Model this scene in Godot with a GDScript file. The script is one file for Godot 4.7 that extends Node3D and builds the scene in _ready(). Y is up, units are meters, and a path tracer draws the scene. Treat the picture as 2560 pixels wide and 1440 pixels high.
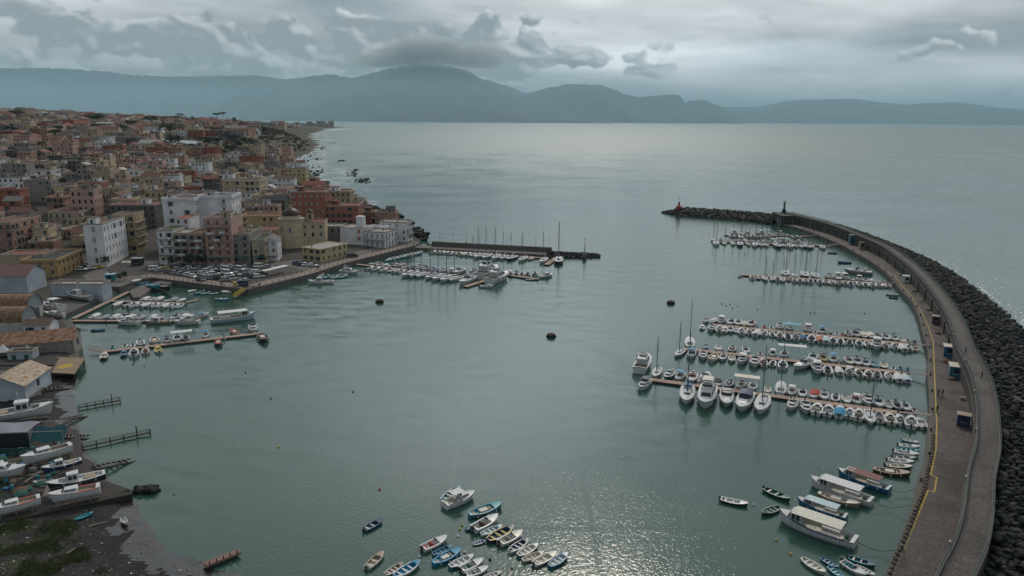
extends Node3D

# ---------------------------------------------------------------- camera frame (2560 x 1440 photograph pixels to metres)
const FOCAL := 1828.0
const EYE := Vector3(0, 62, 0)
var cam_basis: Basis
var rng := RandomNumberGenerator.new()
var used_names := {}
var mats := {}
var texs := {}
var label_seen := {}

func pixel_ray(px: float, py: float) -> Vector3:
	return cam_basis * Vector3((px - 1280.0) / FOCAL, (720.0 - py) / FOCAL, -1.0)

func at(px: float, py: float, h := 0.0) -> Vector3:
	var d := pixel_ray(px, py)
	return EYE + d * ((h - EYE.y) / d.y)

func to_pixel(p: Vector3) -> Vector2:
	var v := cam_basis.inverse() * (p - EYE)
	return Vector2(1280.0 - FOCAL * v.x / v.z, 720.0 + FOCAL * v.y / v.z)

# ---------------------------------------------------------------- mesh building
class Geo:
	var v := PackedVector3Array()
	var n := PackedVector3Array()
	var c := PackedColorArray()
	var col := Color.WHITE
	var tinted := false
	func _push(a: Vector3, b: Vector3, d: Vector3, na: Vector3, nb: Vector3, nd: Vector3) -> void:
		v.append(a); v.append(d); v.append(b)
		n.append(na); n.append(nd); n.append(nb)
		if tinted:
			c.append(col); c.append(col); c.append(col)
	func tri(a: Vector3, b: Vector3, d: Vector3) -> void:
		var k := (b - a).cross(d - a)
		if k.length_squared() < 1e-14:
			return
		k = k.normalized()
		_push(a, b, d, k, k, k)
	func quad(a: Vector3, b: Vector3, d: Vector3, e: Vector3) -> void:
		tri(a, b, d)
		tri(a, d, e)
	func tri_n(a: Vector3, b: Vector3, d: Vector3, na: Vector3, nb: Vector3, nd: Vector3) -> void:
		if (b - a).cross(d - a).length_squared() < 1e-14:
			return
		_push(a, b, d, na, nb, nd)
	func hexa(p: Array) -> void:   # 0-3 bottom ring counter-clockwise seen from above, 4-7 the top ring over it
		quad(p[3], p[2], p[1], p[0])
		quad(p[4], p[5], p[6], p[7])
		for i in 4:
			var j := (i + 1) % 4
			quad(p[i], p[j], p[j + 4], p[i + 4])
	func obox(o: Vector3, x: Vector3, y: Vector3, z: Vector3) -> void:   # centre and three half edges
		hexa([o - x - y + z, o + x - y + z, o + x - y - z, o - x - y - z, o - x + y + z, o + x + y + z, o + x + y - z, o - x + y - z])
	func box(x0: float, y0: float, z0: float, x1: float, y1: float, z1: float) -> void:
		hexa([Vector3(x0, y0, z1), Vector3(x1, y0, z1), Vector3(x1, y0, z0), Vector3(x0, y0, z0), Vector3(x0, y1, z1), Vector3(x1, y1, z1), Vector3(x1, y1, z0), Vector3(x0, y1, z0)])
	func bar(a: Vector3, b: Vector3, w: float, h: float) -> void:   # a squared beam from a to b
		var d := b - a
		var s := d.cross(Vector3.UP)
		if s.length() < 1e-4:
			s = Vector3.RIGHT
		s = s.normalized() * w * 0.5
		var u := s.cross(d).normalized() * h * 0.5
		obox((a + b) * 0.5, d * 0.5, u, s)
	func tube(a: Vector3, b: Vector3, r0: float, r1: float, seg := 6) -> void:
		var d := (b - a).normalized()
		var s := d.cross(Vector3.UP)
		if s.length() < 1e-3:
			s = Vector3.RIGHT
		s = s.normalized()
		var u := s.cross(d)
		for i in seg:
			var t0 := TAU * i / seg
			var t1 := TAU * (i + 1) / seg
			var e0 := s * cos(t0) + u * sin(t0)
			var e1 := s * cos(t1) + u * sin(t1)
			tri_n(a + e0 * r0, b + e1 * r1, a + e1 * r0, e0, e1, e1)
			tri_n(a + e0 * r0, b + e0 * r1, b + e1 * r1, e0, e0, e1)
			tri(b, b + e1 * r1, b + e0 * r1)
			tri(a, a + e0 * r0, a + e1 * r0)
	func lathe(o: Vector3, prof: Array, seg := 12) -> void:   # profile of Vector2(radius, height), from the bottom up
		for k in prof.size() - 1:
			var p: Vector2 = prof[k]
			var q: Vector2 = prof[k + 1]
			var sl := Vector2(q.y - p.y, p.x - q.x).normalized()
			for i in seg:
				var t0 := TAU * i / seg
				var t1 := TAU * (i + 1) / seg
				var d0 := Vector3(cos(t0), 0, -sin(t0))
				var d1 := Vector3(cos(t1), 0, -sin(t1))
				var n0 := d0 * sl.x + Vector3.UP * sl.y
				var n1 := d1 * sl.x + Vector3.UP * sl.y
				var a := o + d0 * p.x + Vector3.UP * p.y
				var b := o + d1 * p.x + Vector3.UP * p.y
				var e := o + d1 * q.x + Vector3.UP * q.y
				var f := o + d0 * q.x + Vector3.UP * q.y
				tri_n(a, b, e, n0, n1, n1)
				tri_n(a, e, f, n0, n1, n0)
	func grid(rows: Array, smooth := true) -> void:   # rows of equally long Vector3 lists; outward when row x column runs counter-clockwise
		var nr := rows.size()
		var nc: int = rows[0].size()
		if not smooth:
			for i in nr - 1:
				for j in nc - 1:
					quad(rows[i][j], rows[i][j + 1], rows[i + 1][j + 1], rows[i + 1][j])
			return
		var nn := []
		for i in nr:
			var l := []
			for j in nc:
				var du: Vector3 = rows[i][mini(j + 1, nc - 1)] - rows[i][maxi(j - 1, 0)]
				var dv: Vector3 = rows[mini(i + 1, nr - 1)][j] - rows[maxi(i - 1, 0)][j]
				var k := du.cross(dv)
				l.append(k.normalized() if k.length_squared() > 1e-12 else Vector3.UP)
			nn.append(l)
		for i in nr - 1:
			for j in nc - 1:
				tri_n(rows[i][j], rows[i][j + 1], rows[i + 1][j + 1], nn[i][j], nn[i][j + 1], nn[i + 1][j + 1])
				tri_n(rows[i][j], rows[i + 1][j + 1], rows[i + 1][j], nn[i][j], nn[i + 1][j + 1], nn[i + 1][j])
	func prism(poly: PackedVector2Array, y0: float, y1: float) -> void:   # polygon in x, z
		var idx := Geometry2D.triangulate_polygon(poly)
		for i in range(0, idx.size(), 3):
			var a := poly[idx[i]]
			var b := poly[idx[i + 1]]
			var d := poly[idx[i + 2]]
			if (b - a).cross(d - a) > 0:
				var t := b
				b = d
				d = t
			tri(Vector3(a.x, y1, a.y), Vector3(b.x, y1, b.y), Vector3(d.x, y1, d.y))
			tri(Vector3(a.x, y0, a.y), Vector3(d.x, y0, d.y), Vector3(b.x, y0, b.y))
		var ccw := Geometry2D.is_polygon_clockwise(poly)
		for i in poly.size():
			var a := poly[i]
			var b := poly[(i + 1) % poly.size()]
			if ccw:
				var t := a
				a = b
				b = t
			quad(Vector3(b.x, y0, b.y), Vector3(a.x, y0, a.y), Vector3(a.x, y1, a.y), Vector3(b.x, y1, b.y))
	func add_to(m: ArrayMesh, mat: Material) -> void:
		if v.is_empty():
			return
		var arr := []
		arr.resize(Mesh.ARRAY_MAX)
		arr[Mesh.ARRAY_VERTEX] = v
		arr[Mesh.ARRAY_NORMAL] = n
		if tinted:
			arr[Mesh.ARRAY_COLOR] = c
		m.add_surface_from_arrays(Mesh.PRIMITIVE_TRIANGLES, arr)
		m.surface_set_material(m.get_surface_count() - 1, mat)
	func mesh(mat: Material) -> ArrayMesh:
		var m := ArrayMesh.new()
		add_to(m, mat)
		return m

func geo(tinted := false) -> Geo:
	var g := Geo.new()
	g.tinted = tinted
	return g

# ---------------------------------------------------------------- objects
func numbered(called: String) -> String:
	if not used_names.has(called):
		used_names[called] = 0
		return called
	used_names[called] += 1
	return "%s_%03d" % [called, used_names[called]]

func tag(o: Node3D, label: String, category: String, group := "", kind := "") -> Node3D:
	o.set_meta("label", label)
	o.set_meta("category", category)
	if group != "":
		o.set_meta("group", group)
	if kind != "":
		o.set_meta("kind", kind)
	return o

func thing(called: String, label: String, category: String, where := Vector3.ZERO, turn := 0.0, group := "") -> Node3D:
	var o := Node3D.new()
	o.name = numbered(called)
	add_child(o)
	o.position = where
	o.rotation.y = turn
	tag(o, label, category, group)
	return o

func part(parent: Node, called: String, m: Mesh, where := Transform3D(), kind := "") -> MeshInstance3D:
	var o := MeshInstance3D.new()
	o.name = called
	o.mesh = m
	o.transform = where
	if kind != "":
		o.set_meta("kind", kind)
	parent.add_child(o, true)
	return o

func gpart(parent: Node, called: String, g: Geo, mat: Material, kind := "") -> MeshInstance3D:
	return part(parent, called, g.mesh(mat), Transform3D(), kind)

func structure(called: String, g: Geo, mat: Material, label := "") -> MeshInstance3D:
	var o := MeshInstance3D.new()
	o.name = numbered(called)
	o.mesh = g.mesh(mat)
	o.set_meta("kind", "structure")
	if label != "":
		o.set_meta("label", label)
	add_child(o)
	return o

func single(called: String, g: Geo, mat: Material, label: String, category: String, where := Vector3.ZERO, turn := 0.0, group := "", kind := "") -> MeshInstance3D:
	var o := MeshInstance3D.new()
	o.name = numbered(called)
	o.mesh = g.mesh(mat)
	add_child(o)
	o.position = where
	o.rotation.y = turn
	tag(o, label, category, group, kind)
	return o

func copy(src: Node3D, where: Vector3, turn: float, label := "", group := "") -> Node3D:
	var o: Node3D = src.duplicate()
	o.name = numbered(String(src.name).rstrip("0123456789").trim_suffix("_"))
	add_child(o)
	o.position = where
	o.rotation.y = turn
	if label != "":
		o.set_meta("label", label)
	if group != "":
		o.set_meta("group", group)
	return o

# ---------------------------------------------------------------- materials
func noise_tex(key: String, freq: float, octaves: int, lo: float, hi: float, size := 512, kind := FastNoiseLite.TYPE_SIMPLEX_SMOOTH, sd := 1, mid := 0.5) -> Texture2D:
	if texs.has(key):
		return texs[key]
	var f := FastNoiseLite.new()
	f.noise_type = kind
	f.seed = sd
	f.frequency = freq
	f.fractal_octaves = octaves
	var t := NoiseTexture2D.new()
	t.width = size
	t.height = size
	t.seamless = true
	t.noise = f
	var g := Gradient.new()
	g.set_color(0, Color(lo, lo, lo))
	g.set_color(1, Color(hi, hi, hi))
	g.add_point(mid, Color((lo + hi) / 2, (lo + hi) / 2, (lo + hi) / 2))
	t.color_ramp = g
	texs[key] = t
	return t

func bump_tex(key: String, freq: float, octaves: int, strength: float, size := 512) -> Texture2D:
	if texs.has(key):
		return texs[key]
	var f := FastNoiseLite.new()
	f.seed = 5
	f.frequency = freq
	f.fractal_octaves = octaves
	var t := NoiseTexture2D.new()
	t.width = size
	t.height = size
	t.seamless = true
	t.as_normal_map = true
	t.bump_strength = strength
	t.noise = f
	texs[key] = t
	return t

func mat(key: String, col: Color, rough := 0.85, tex: Texture2D = null, scale := 0.1, spec := 0.4, metal := 0.0) -> StandardMaterial3D:
	if mats.has(key):
		return mats[key]
	var m := StandardMaterial3D.new()
	m.resource_name = key
	m.albedo_color = col.linear_to_srgb()
	m.roughness = rough
	m.metallic = metal
	m.metallic_specular = spec
	m.cull_mode = BaseMaterial3D.CULL_DISABLED
	if tex:
		m.albedo_texture = tex
		m.uv1_triplanar = true
		m.uv1_world_triplanar = true
		m.uv1_scale = Vector3.ONE * scale
	mats[key] = m
	return m

func tint_mat(key: String, rough := 0.85, tex: Texture2D = null, scale := 0.1, spec := 0.4) -> StandardMaterial3D:
	var had := mats.has(key)
	var m := mat(key, Color.WHITE, rough, tex, scale, spec)
	if not had:
		m.vertex_color_use_as_albedo = true
	return m

func lin(r: float, g: float, b: float) -> Color:
	return Color(r, g, b)

func curve(points: Array, step: float) -> PackedVector2Array:   # Catmull-Rom through x, z pairs
	var out := PackedVector2Array()
	var q := []
	for p in points:
		q.append(Vector2(p[0], p[1]))
	for i in q.size() - 1:
		var a: Vector2 = q[maxi(i - 1, 0)]
		var b: Vector2 = q[i]
		var d: Vector2 = q[i + 1]
		var e: Vector2 = q[mini(i + 2, q.size() - 1)]
		var k := maxi(1, int(ceil(b.distance_to(d) / step)))
		for s in k:
			out.append(b.cubic_interpolate(d, a, e, float(s) / k))
	out.append(q[-1])
	return out

func offset_curve(c: PackedVector2Array, d: float) -> PackedVector2Array:   # positive: to the right of the way the curve runs (seen from above)
	var out := PackedVector2Array()
	for i in c.size():
		var t := (c[mini(i + 1, c.size() - 1)] - c[maxi(i - 1, 0)]).normalized()
		out.append(c[i] + Vector2(-t.y, t.x) * d)
	return out

func v3(p: Vector2, y: float) -> Vector3:
	return Vector3(p.x, y, p.y)

func resample(c: PackedVector2Array, count: int) -> PackedVector2Array:
	var total := 0.0
	for i in c.size() - 1:
		total += c[i].distance_to(c[i + 1])
	var out := PackedVector2Array()
	var i := 0
	var gone := 0.0
	for k in count:
		var want := total * k / (count - 1)
		while i < c.size() - 2 and gone + c[i].distance_to(c[i + 1]) < want:
			gone += c[i].distance_to(c[i + 1])
			i += 1
		out.append(c[i].lerp(c[i + 1], clampf((want - gone) / maxf(c[i].distance_to(c[i + 1]), 1e-6), 0, 1)))
	return out

# ---------------------------------------------------------------- entry
func _ready() -> void:
	rng.seed = 20
	cam_basis = Basis(Vector3.RIGHT, deg_to_rad(-13.03)) * Basis(Vector3.BACK, deg_to_rad(0.33))
	make_camera_and_light()
	make_sea()
	make_mountains()
	make_land()
	make_mole()
	make_town()
	make_quays()
	make_boatyard()
	make_boats()
	make_details()
	for k in protos:
		protos[k][0].free()

func make_camera_and_light() -> void:
	var cam := Camera3D.new()
	cam.name = "camera"
	cam.transform = Transform3D(cam_basis, EYE)
	cam.fov = rad_to_deg(2.0 * atan(720.0 / FOCAL))
	cam.near = 1.0
	cam.far = 90000.0
	add_child(cam)
	cam.current = true
	var env := Environment.new()
	env.background_mode = Environment.BG_SKY
	var sky := Sky.new()
	var sm := PanoramaSkyMaterial.new()
	sm.panorama = ImageTexture.create_from_image(sky_image())
	sky.sky_material = sm
	env.sky = sky
	env.background_energy_multiplier = 1.5
	env.tonemap_mode = Environment.TONE_MAPPER_LINEAR
	env.tonemap_exposure = 1.2
	env.sdfgi_enabled = true
	env.ssao_enabled = true
	env.ssil_enabled = true
	env.volumetric_fog_enabled = true
	env.volumetric_fog_density = 0.0
	env.fog_enabled = true
	env.fog_density = 0.00002
	env.fog_light_color = Color(0.74, 0.91, 0.98)
	var we := WorldEnvironment.new()
	we.name = "environment"
	we.environment = env
	add_child(we)
	var sun := DirectionalLight3D.new()
	sun.name = "sun"
	sun.light_energy = 0.44
	sun.light_angular_distance = 10.0
	sun.light_color = Color(1.0, 0.95, 0.88)
	sun.shadow_enabled = true
	add_child(sun)
	sun.look_at_from_position(sun_dir() * 100.0, Vector3.ZERO)

func sun_dir() -> Vector3:
	var el := deg_to_rad(43.0)
	var az := deg_to_rad(8.0)
	return Vector3(sin(az) * cos(el), sin(el), -cos(az) * cos(el))

# ---------------------------------------------------------------- sky: an overcast of streaked stratus, cumulus banked along the far ridges
var n_streak := FastNoiseLite.new()
var n_puff := FastNoiseLite.new()
var n_fine := FastNoiseLite.new()

func bump(x: float, c: float, w: float) -> float:
	var t := (x - c) / w
	return exp(-t * t)

func sky_color(az: float, el: float) -> Vector3:
	var d := Vector3(sin(az) * cos(el), sin(el), -cos(az) * cos(el))
	var a := rad_to_deg(az)
	var e := rad_to_deg(el)
	var up := maxf(d.y, 0.0) + 0.11
	var q := Vector2(d.x, d.z) / up
	var s := n_streak.get_noise_2d(q.x * 26.0 + q.y * 9.0, q.y * 34.0)
	var s2 := n_fine.get_noise_2d(a * 2.2, e * 13.0)
	var s3 := n_streak.get_noise_2d(a * 2.6 + 400.0, e * 17.0 + a * 0.9)
	var light := 0.372 + 0.30 * s + 0.03 * s2 + 0.27 * s3 * smoothstep(30.0, 10.0, e)
	# a paler rift above the far coast and thin gaps under the deck
	light += 0.42 * bump(a, 14.0, 11.0) * bump(e, 4.6 + 0.5 * s2, 1.2)
	light += 0.16 * bump(a, 3.0, 7.0) * bump(e, 3.4, 1.3)
	light += 0.05 * bump(e, 7.3 + 0.8 * s2, 0.7) * smoothstep(5.0, -10.0, a)
	var teal := clampf(0.5 - 1.9 * (s + 0.5 * s3), 0.0, 1.0)
	# cumulus banked against the ridges
	var warp := Vector2(n_fine.get_noise_2d(a * 3.0, e * 5.0 + 90.0), n_fine.get_noise_2d(a * 3.0 + 70.0, e * 5.0)) * 1.3
	var p := n_puff.get_noise_2d(a * 4.6 + warp.x * 3.0, e * 7.0 + warp.y * 3.0)
	var p_up := n_puff.get_noise_2d(a * 4.6 + warp.x * 3.0 + 0.9, e * 7.0 + warp.y * 3.0 + 2.4)
	var bank := 0.78 * smoothstep(7.8, 5.4, e) * smoothstep(3.0, -6.0, a)
	bank += 0.62 * bump(a, -1.5, 4.2) * smoothstep(8.4, 6.0, e)
	bank += 0.85 * bump(a, 4.0, 3.6) * bump(e, 4.6, 1.25)
	bank += 0.50 * bump(a, 9.0, 3.0) * bump(e, 3.4, 0.45) + 0.50 * bump(a, 13.0, 2.4) * bump(e, 3.5, 0.5)
	bank += 0.22 * bump(a, 27.0, 8.0) * bump(e, 4.0, 0.7) + 0.30 * bump(a, 30.0, 9.0) * bump(e, 1.7, 0.5)
	var k := p * 1.05 + bank - 0.44
	var body := smoothstep(0.0, 0.14, k)
	var rim := clampf((p - p_up) * 2.2, -0.4, 0.7)
	var cloud := 0.335 + 0.38 * rim - 0.05 * smoothstep(0.05, 0.7, k) + 0.03 * s2
	light = lerpf(light, cloud, body * 0.9)
	teal = lerpf(teal, 0.75 - rim, body)
	teal = lerpf(teal, 0.0, 0.8 * bump(e, 2.0, 3.0) * smoothstep(-4.0, 12.0, a))
	light = (light + 0.27 * bump(e, 1.6, 2.6) * smoothstep(-6.0, 14.0, a)) * (0.97 - 0.12 * d.y)
	# glow round the hidden sun; unseen bright sky added for the sheen on water
	var sd := sun_dir()
	var near := acos(clampf(d.dot(sd), -1, 1))
	light *= 1.0 + 0.5 * exp(-pow(near / 0.24, 2.0)) + 1.9 * bump(e, 23.5, 8.2) * bump(a, 0.0, 15.0) + 0.40 * bump(e, 15.0, 7.0) * bump(a, 16.0, 30.0)
	light *= 1.0 + 0.16 * cos(az - 0.45) * cos(el)  # one side of the whole sky brightened, added to light right-hand walls
	light *= lerpf(0.62, 1.0, smoothstep(7.0, 17.0, e))   # seen low sky dimmed on its own; the sky above the view stays bright
	light = clampf(light, 0.12, 3.0)
	var c := Vector3(0.975, 1.01, 1.04).lerp(Vector3(0.86, 0.995, 1.075), clampf(teal, 0.0, 1.0))
	return c * light

func sky_image() -> Image:
	n_streak.noise_type = FastNoiseLite.TYPE_SIMPLEX_SMOOTH
	n_streak.seed = 11
	n_streak.frequency = 0.012
	n_streak.fractal_octaves = 5
	n_streak.fractal_gain = 0.55
	n_puff.noise_type = FastNoiseLite.TYPE_SIMPLEX_SMOOTH
	n_puff.seed = 4
	n_puff.frequency = 0.045
	n_puff.fractal_octaves = 6
	n_puff.fractal_gain = 0.46
	n_fine.seed = 9
	n_fine.frequency = 0.045
	n_fine.fractal_octaves = 4
	var w := 4096
	var h := 2048
	var im := sky_patch(640, 320, 0, 0, 640, 160)
	im.resize(w, h, Image.INTERPOLATE_CUBIC)
	# the same sky again, finer, where distant clouds stand low
	var x0 := int(w * 0.30)
	var x1 := int(w * 0.70)
	var y0 := int(h * (0.5 - 13.0 / 180.0))
	var y1 := h / 2
	im.blit_rect(sky_patch(w, h, x0, y0, x1, y1), Rect2i(0, 0, x1 - x0, y1 - y0), Vector2i(x0, y0))
	# a panorama begins straight ahead (-z): turn it by half
	var turned := Image.create(w, h, false, Image.FORMAT_RGBF)
	turned.blit_rect(im, Rect2i(w / 2, 0, w / 2, h), Vector2i(0, 0))
	turned.blit_rect(im, Rect2i(0, 0, w / 2, h), Vector2i(w / 2, 0))
	return turned

func sky_patch(w: int, h: int, x0: int, y0: int, x1: int, y1: int) -> Image:
	var whole := x0 == 0
	var im := Image.create(w if whole else x1 - x0, h if whole else y1 - y0, false, Image.FORMAT_RGBF)
	if whole:
		im.fill(Color(0.32, 0.37, 0.39))
	for y in range(y0, y1):
		var el := PI * (0.5 - (y + 0.5) / h)
		for x in range(x0, x1):
			var az := TAU * ((x + 0.5) / w - 0.5)
			var c := sky_color(az, el)
			im.set_pixel(x - x0, y - y0, Color(c.x, c.y, c.z))
	return im
# ---------------------------------------------------------------- sea
func make_sea() -> void:
	var xs := PackedFloat32Array()
	var zs := PackedFloat32Array()
	for x in axis_lines(-330.0, 260.0, 2.2, 42000.0):
		xs.append(x)
	for z in axis_lines(-520.0, -58.0, 2.2, 60000.0):
		zs.append(z)
	var swell := FastNoiseLite.new()
	swell.seed = 3
	swell.frequency = 0.05
	swell.fractal_octaves = 3
	var calm := FastNoiseLite.new()
	calm.seed = 8
	calm.frequency = 0.006
	calm.fractal_octaves = 3
	var nx := xs.size()
	var nz := zs.size()
	var v := PackedVector3Array()
	var n := PackedVector3Array()
	for j in nz:
		for i in nx:
			var x := xs[i]
			var z := zs[j]
			v.append(Vector3(x, 0, z))
			var far := maxf(absf(z), absf(x))
			var amp := 0.0
			if far < 1500.0:
				amp = 0.062 * clampf(0.5 + 1.3 * calm.get_noise_2d(x * 1.6, z), 0.08, 1.2) * clampf(1.3 - far / 480.0, 0.0, 1.0)
			if amp > 0.0:
				var gx := swell.get_noise_2d(x * 1.0 + 3.0, z * 2.3) - swell.get_noise_2d(x * 1.0, z * 2.3)
				var gz := swell.get_noise_2d(x * 1.0, z * 2.3 + 3.0) - swell.get_noise_2d(x * 1.0, z * 2.3)
				n.append(Vector3(-gx * amp * 2.0, 1.0, -gz * amp * 2.0).normalized())
			else:
				n.append(Vector3.UP)
	# the sheltered basin is smooth; towards the open sea small waves roughen it step by step
	var lists := []
	for k in 10:
		lists.append(PackedInt32Array())
	for j in nz - 1:
		for i in nx - 1:
			var a := j * nx + i
			var wild := clampf((-zs[j] - 430.0 + 60.0 * calm.get_noise_2d(xs[i], zs[j])) / 1400.0, 0.0, 1.0)
			wild = maxf(wild, 0.3 * clampf((xs[i] - 165.0) / 260.0, 0.0, 1.0))
			var l: PackedInt32Array = lists[clampi(int(sqrt(wild) * 10.0 + 3.4 * calm.get_noise_2d(xs[i] * 1.2 + 900.0, zs[j] * 3.2) + 0.4), 0, 9)]
			l.append(a); l.append(a + 1); l.append(a + nx + 1)
			l.append(a); l.append(a + nx + 1); l.append(a + nx)
	var m := ArrayMesh.new()
	for k in 10:
		if lists[k].is_empty():
			continue
		var arr := []
		arr.resize(Mesh.ARRAY_MAX)
		arr[Mesh.ARRAY_VERTEX] = v
		arr[Mesh.ARRAY_NORMAL] = n
		arr[Mesh.ARRAY_INDEX] = lists[k]
		m.add_surface_from_arrays(Mesh.PRIMITIVE_TRIANGLES, arr)
		var w := StandardMaterial3D.new()
		w.resource_name = "sea_water"
		w.albedo_color = Color(0.022, 0.058, 0.045).linear_to_srgb()
		w.roughness = 0.045 + 0.034 * k
		w.metallic_specular = 0.43
		w.normal_enabled = true
		w.normal_texture = ripple_tex()
		w.normal_scale = 0.14
		w.uv1_triplanar = true
		w.uv1_world_triplanar = true
		w.uv1_scale = Vector3.ONE / 23.0
		m.surface_set_material(m.get_surface_count() - 1, w)
	var o := MeshInstance3D.new()
	o.name = "sea_water"
	o.mesh = m
	o.set_meta("kind", "structure")
	o.set_meta("label", "calm grey green sea water filling the harbour and bay")
	add_child(o)

func ripple_tex() -> Texture2D:
	if texs.has("ripple"):
		return texs["ripple"]
	var f := FastNoiseLite.new()
	f.seed = 21
	f.frequency = 0.022
	f.fractal_octaves = 5
	f.fractal_gain = 0.62
	f.domain_warp_enabled = true
	f.domain_warp_amplitude = 22.0
	f.domain_warp_frequency = 0.012
	var t := NoiseTexture2D.new()
	t.width = 1024
	t.height = 1024
	t.seamless = true
	t.as_normal_map = true
	t.bump_strength = 7.0
	t.noise = f
	texs["ripple"] = t
	return t

func axis_lines(lo: float, hi: float, step: float, reach: float) -> Array:
	var a := []
	var x := lo
	while x <= hi:
		a.append(x)
		x += step
	var d := step
	x = a[-1]
	while x < reach:
		d *= 1.12
		x += d
		a.append(x)
	d = step
	x = lo
	while x > -reach:
		d *= 1.12
		x -= d
		a.push_front(x)
	return a

# ---------------------------------------------------------------- mountains across the bay
func make_mountains() -> void:
	var rock := tint_mat("far_slopes", 0.95, noise_tex("far_slopes", 0.02, 5, 0.25, 1.0, 512), 0.0006)
	ridge("far_mountain_range", [[-420, 150], [-200, 165], [0, 172], [120, 171], [260, 179], [330, 189], [450, 192], [560, 191], [640, 190], [720, 199], [790, 190], [830, 187], [880, 196], [930, 184], [980, 170], [1030, 162], [1065, 160], [1110, 166], [1160, 174], [1210, 199], [1260, 214], [1330, 239], [1400, 254], [1450, 266], [1500, 288], [1530, 301]], 19500.0, 6200.0, 1, rock, "broad blue grey mountain range with its summit under the clouds")
	cloud_cap()
	var mist := FogVolume.new()   # the hazy air over the bay, thicker than over the town
	mist.name = "bay_haze"
	mist.shape = RenderingServer.FOG_VOLUME_SHAPE_BOX
	mist.size = Vector3(70000, 760, 26000)
	var mm := FogMaterial.new()
	mm.density = 0.000064
	mm.albedo = Color(0.78, 0.94, 1.0)
	mist.material = mm
	add_child(mist)
	mist.position = Vector3(0, 379, -16500)
	tag(mist, "pale blue haze lying over the bay", "haze", "", "stuff")
	ridge("foothill", [[560, 285], [620, 262], [660, 240], [694, 223], [735, 236], [790, 250], [850, 266], [920, 285]], 23000.0, 2600.0, 2, rock, "low dark foothill before the mountain range")
	ridge("headland", [[1260, 290], [1320, 233], [1380, 219], [1420, 211], [1500, 213], [1540, 226], [1560, 236], [1600, 243], [1650, 239], [1682, 236], [1699, 239], [1712, 256], [1730, 252], [1757, 250], [1800, 266], [1838, 289], [1860, 303.5]], 16800.0, 2700.0, 3, rock, "blue grey headland with a stepped rocky end")
	ridge("far_peninsula", [[1700, 290], [1815, 268], [1900, 267], [1960, 255], [2000, 250], [2060, 249], [2130, 247], [2200, 256], [2260, 262], [2320, 258], [2400, 256], [2450, 263], [2500, 270], [2560, 273], [2700, 277], [3000, 290]], 20500.0, 2600.0, 4, rock, "long pale peninsula of low hills across the bay")

func cloud_cap() -> void:   # cloud resting on the main summit
	var fm := FogMaterial.new()
	fm.density = 0.0010
	fm.albedo = Color(1.0, 1.0, 1.0)
	for q in [[975, 158, 1500, 420], [1020, 150, 1300, 560], [1075, 144, 1500, 640], [1130, 150, 1300, 560], [1180, 160, 1300, 420], [1050, 132, 1900, 560], [1215, 150, 1100, 620], [930, 165, 1300, 300]]:
		var d := pixel_ray(q[0], q[1] - 13.0)
		var p := EYE + d * (17300.0 / Vector2(d.x, d.z).length())
		var o := FogVolume.new()
		o.name = numbered("cloud")
		o.shape = RenderingServer.FOG_VOLUME_SHAPE_ELLIPSOID
		o.size = Vector3(q[2], q[3], 1300)
		o.material = fm
		add_child(o)
		o.position = p
		tag(o, "grey cloud resting on the summit of the main mountain", "cloud", "clouds on the main summit", "stuff")

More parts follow.
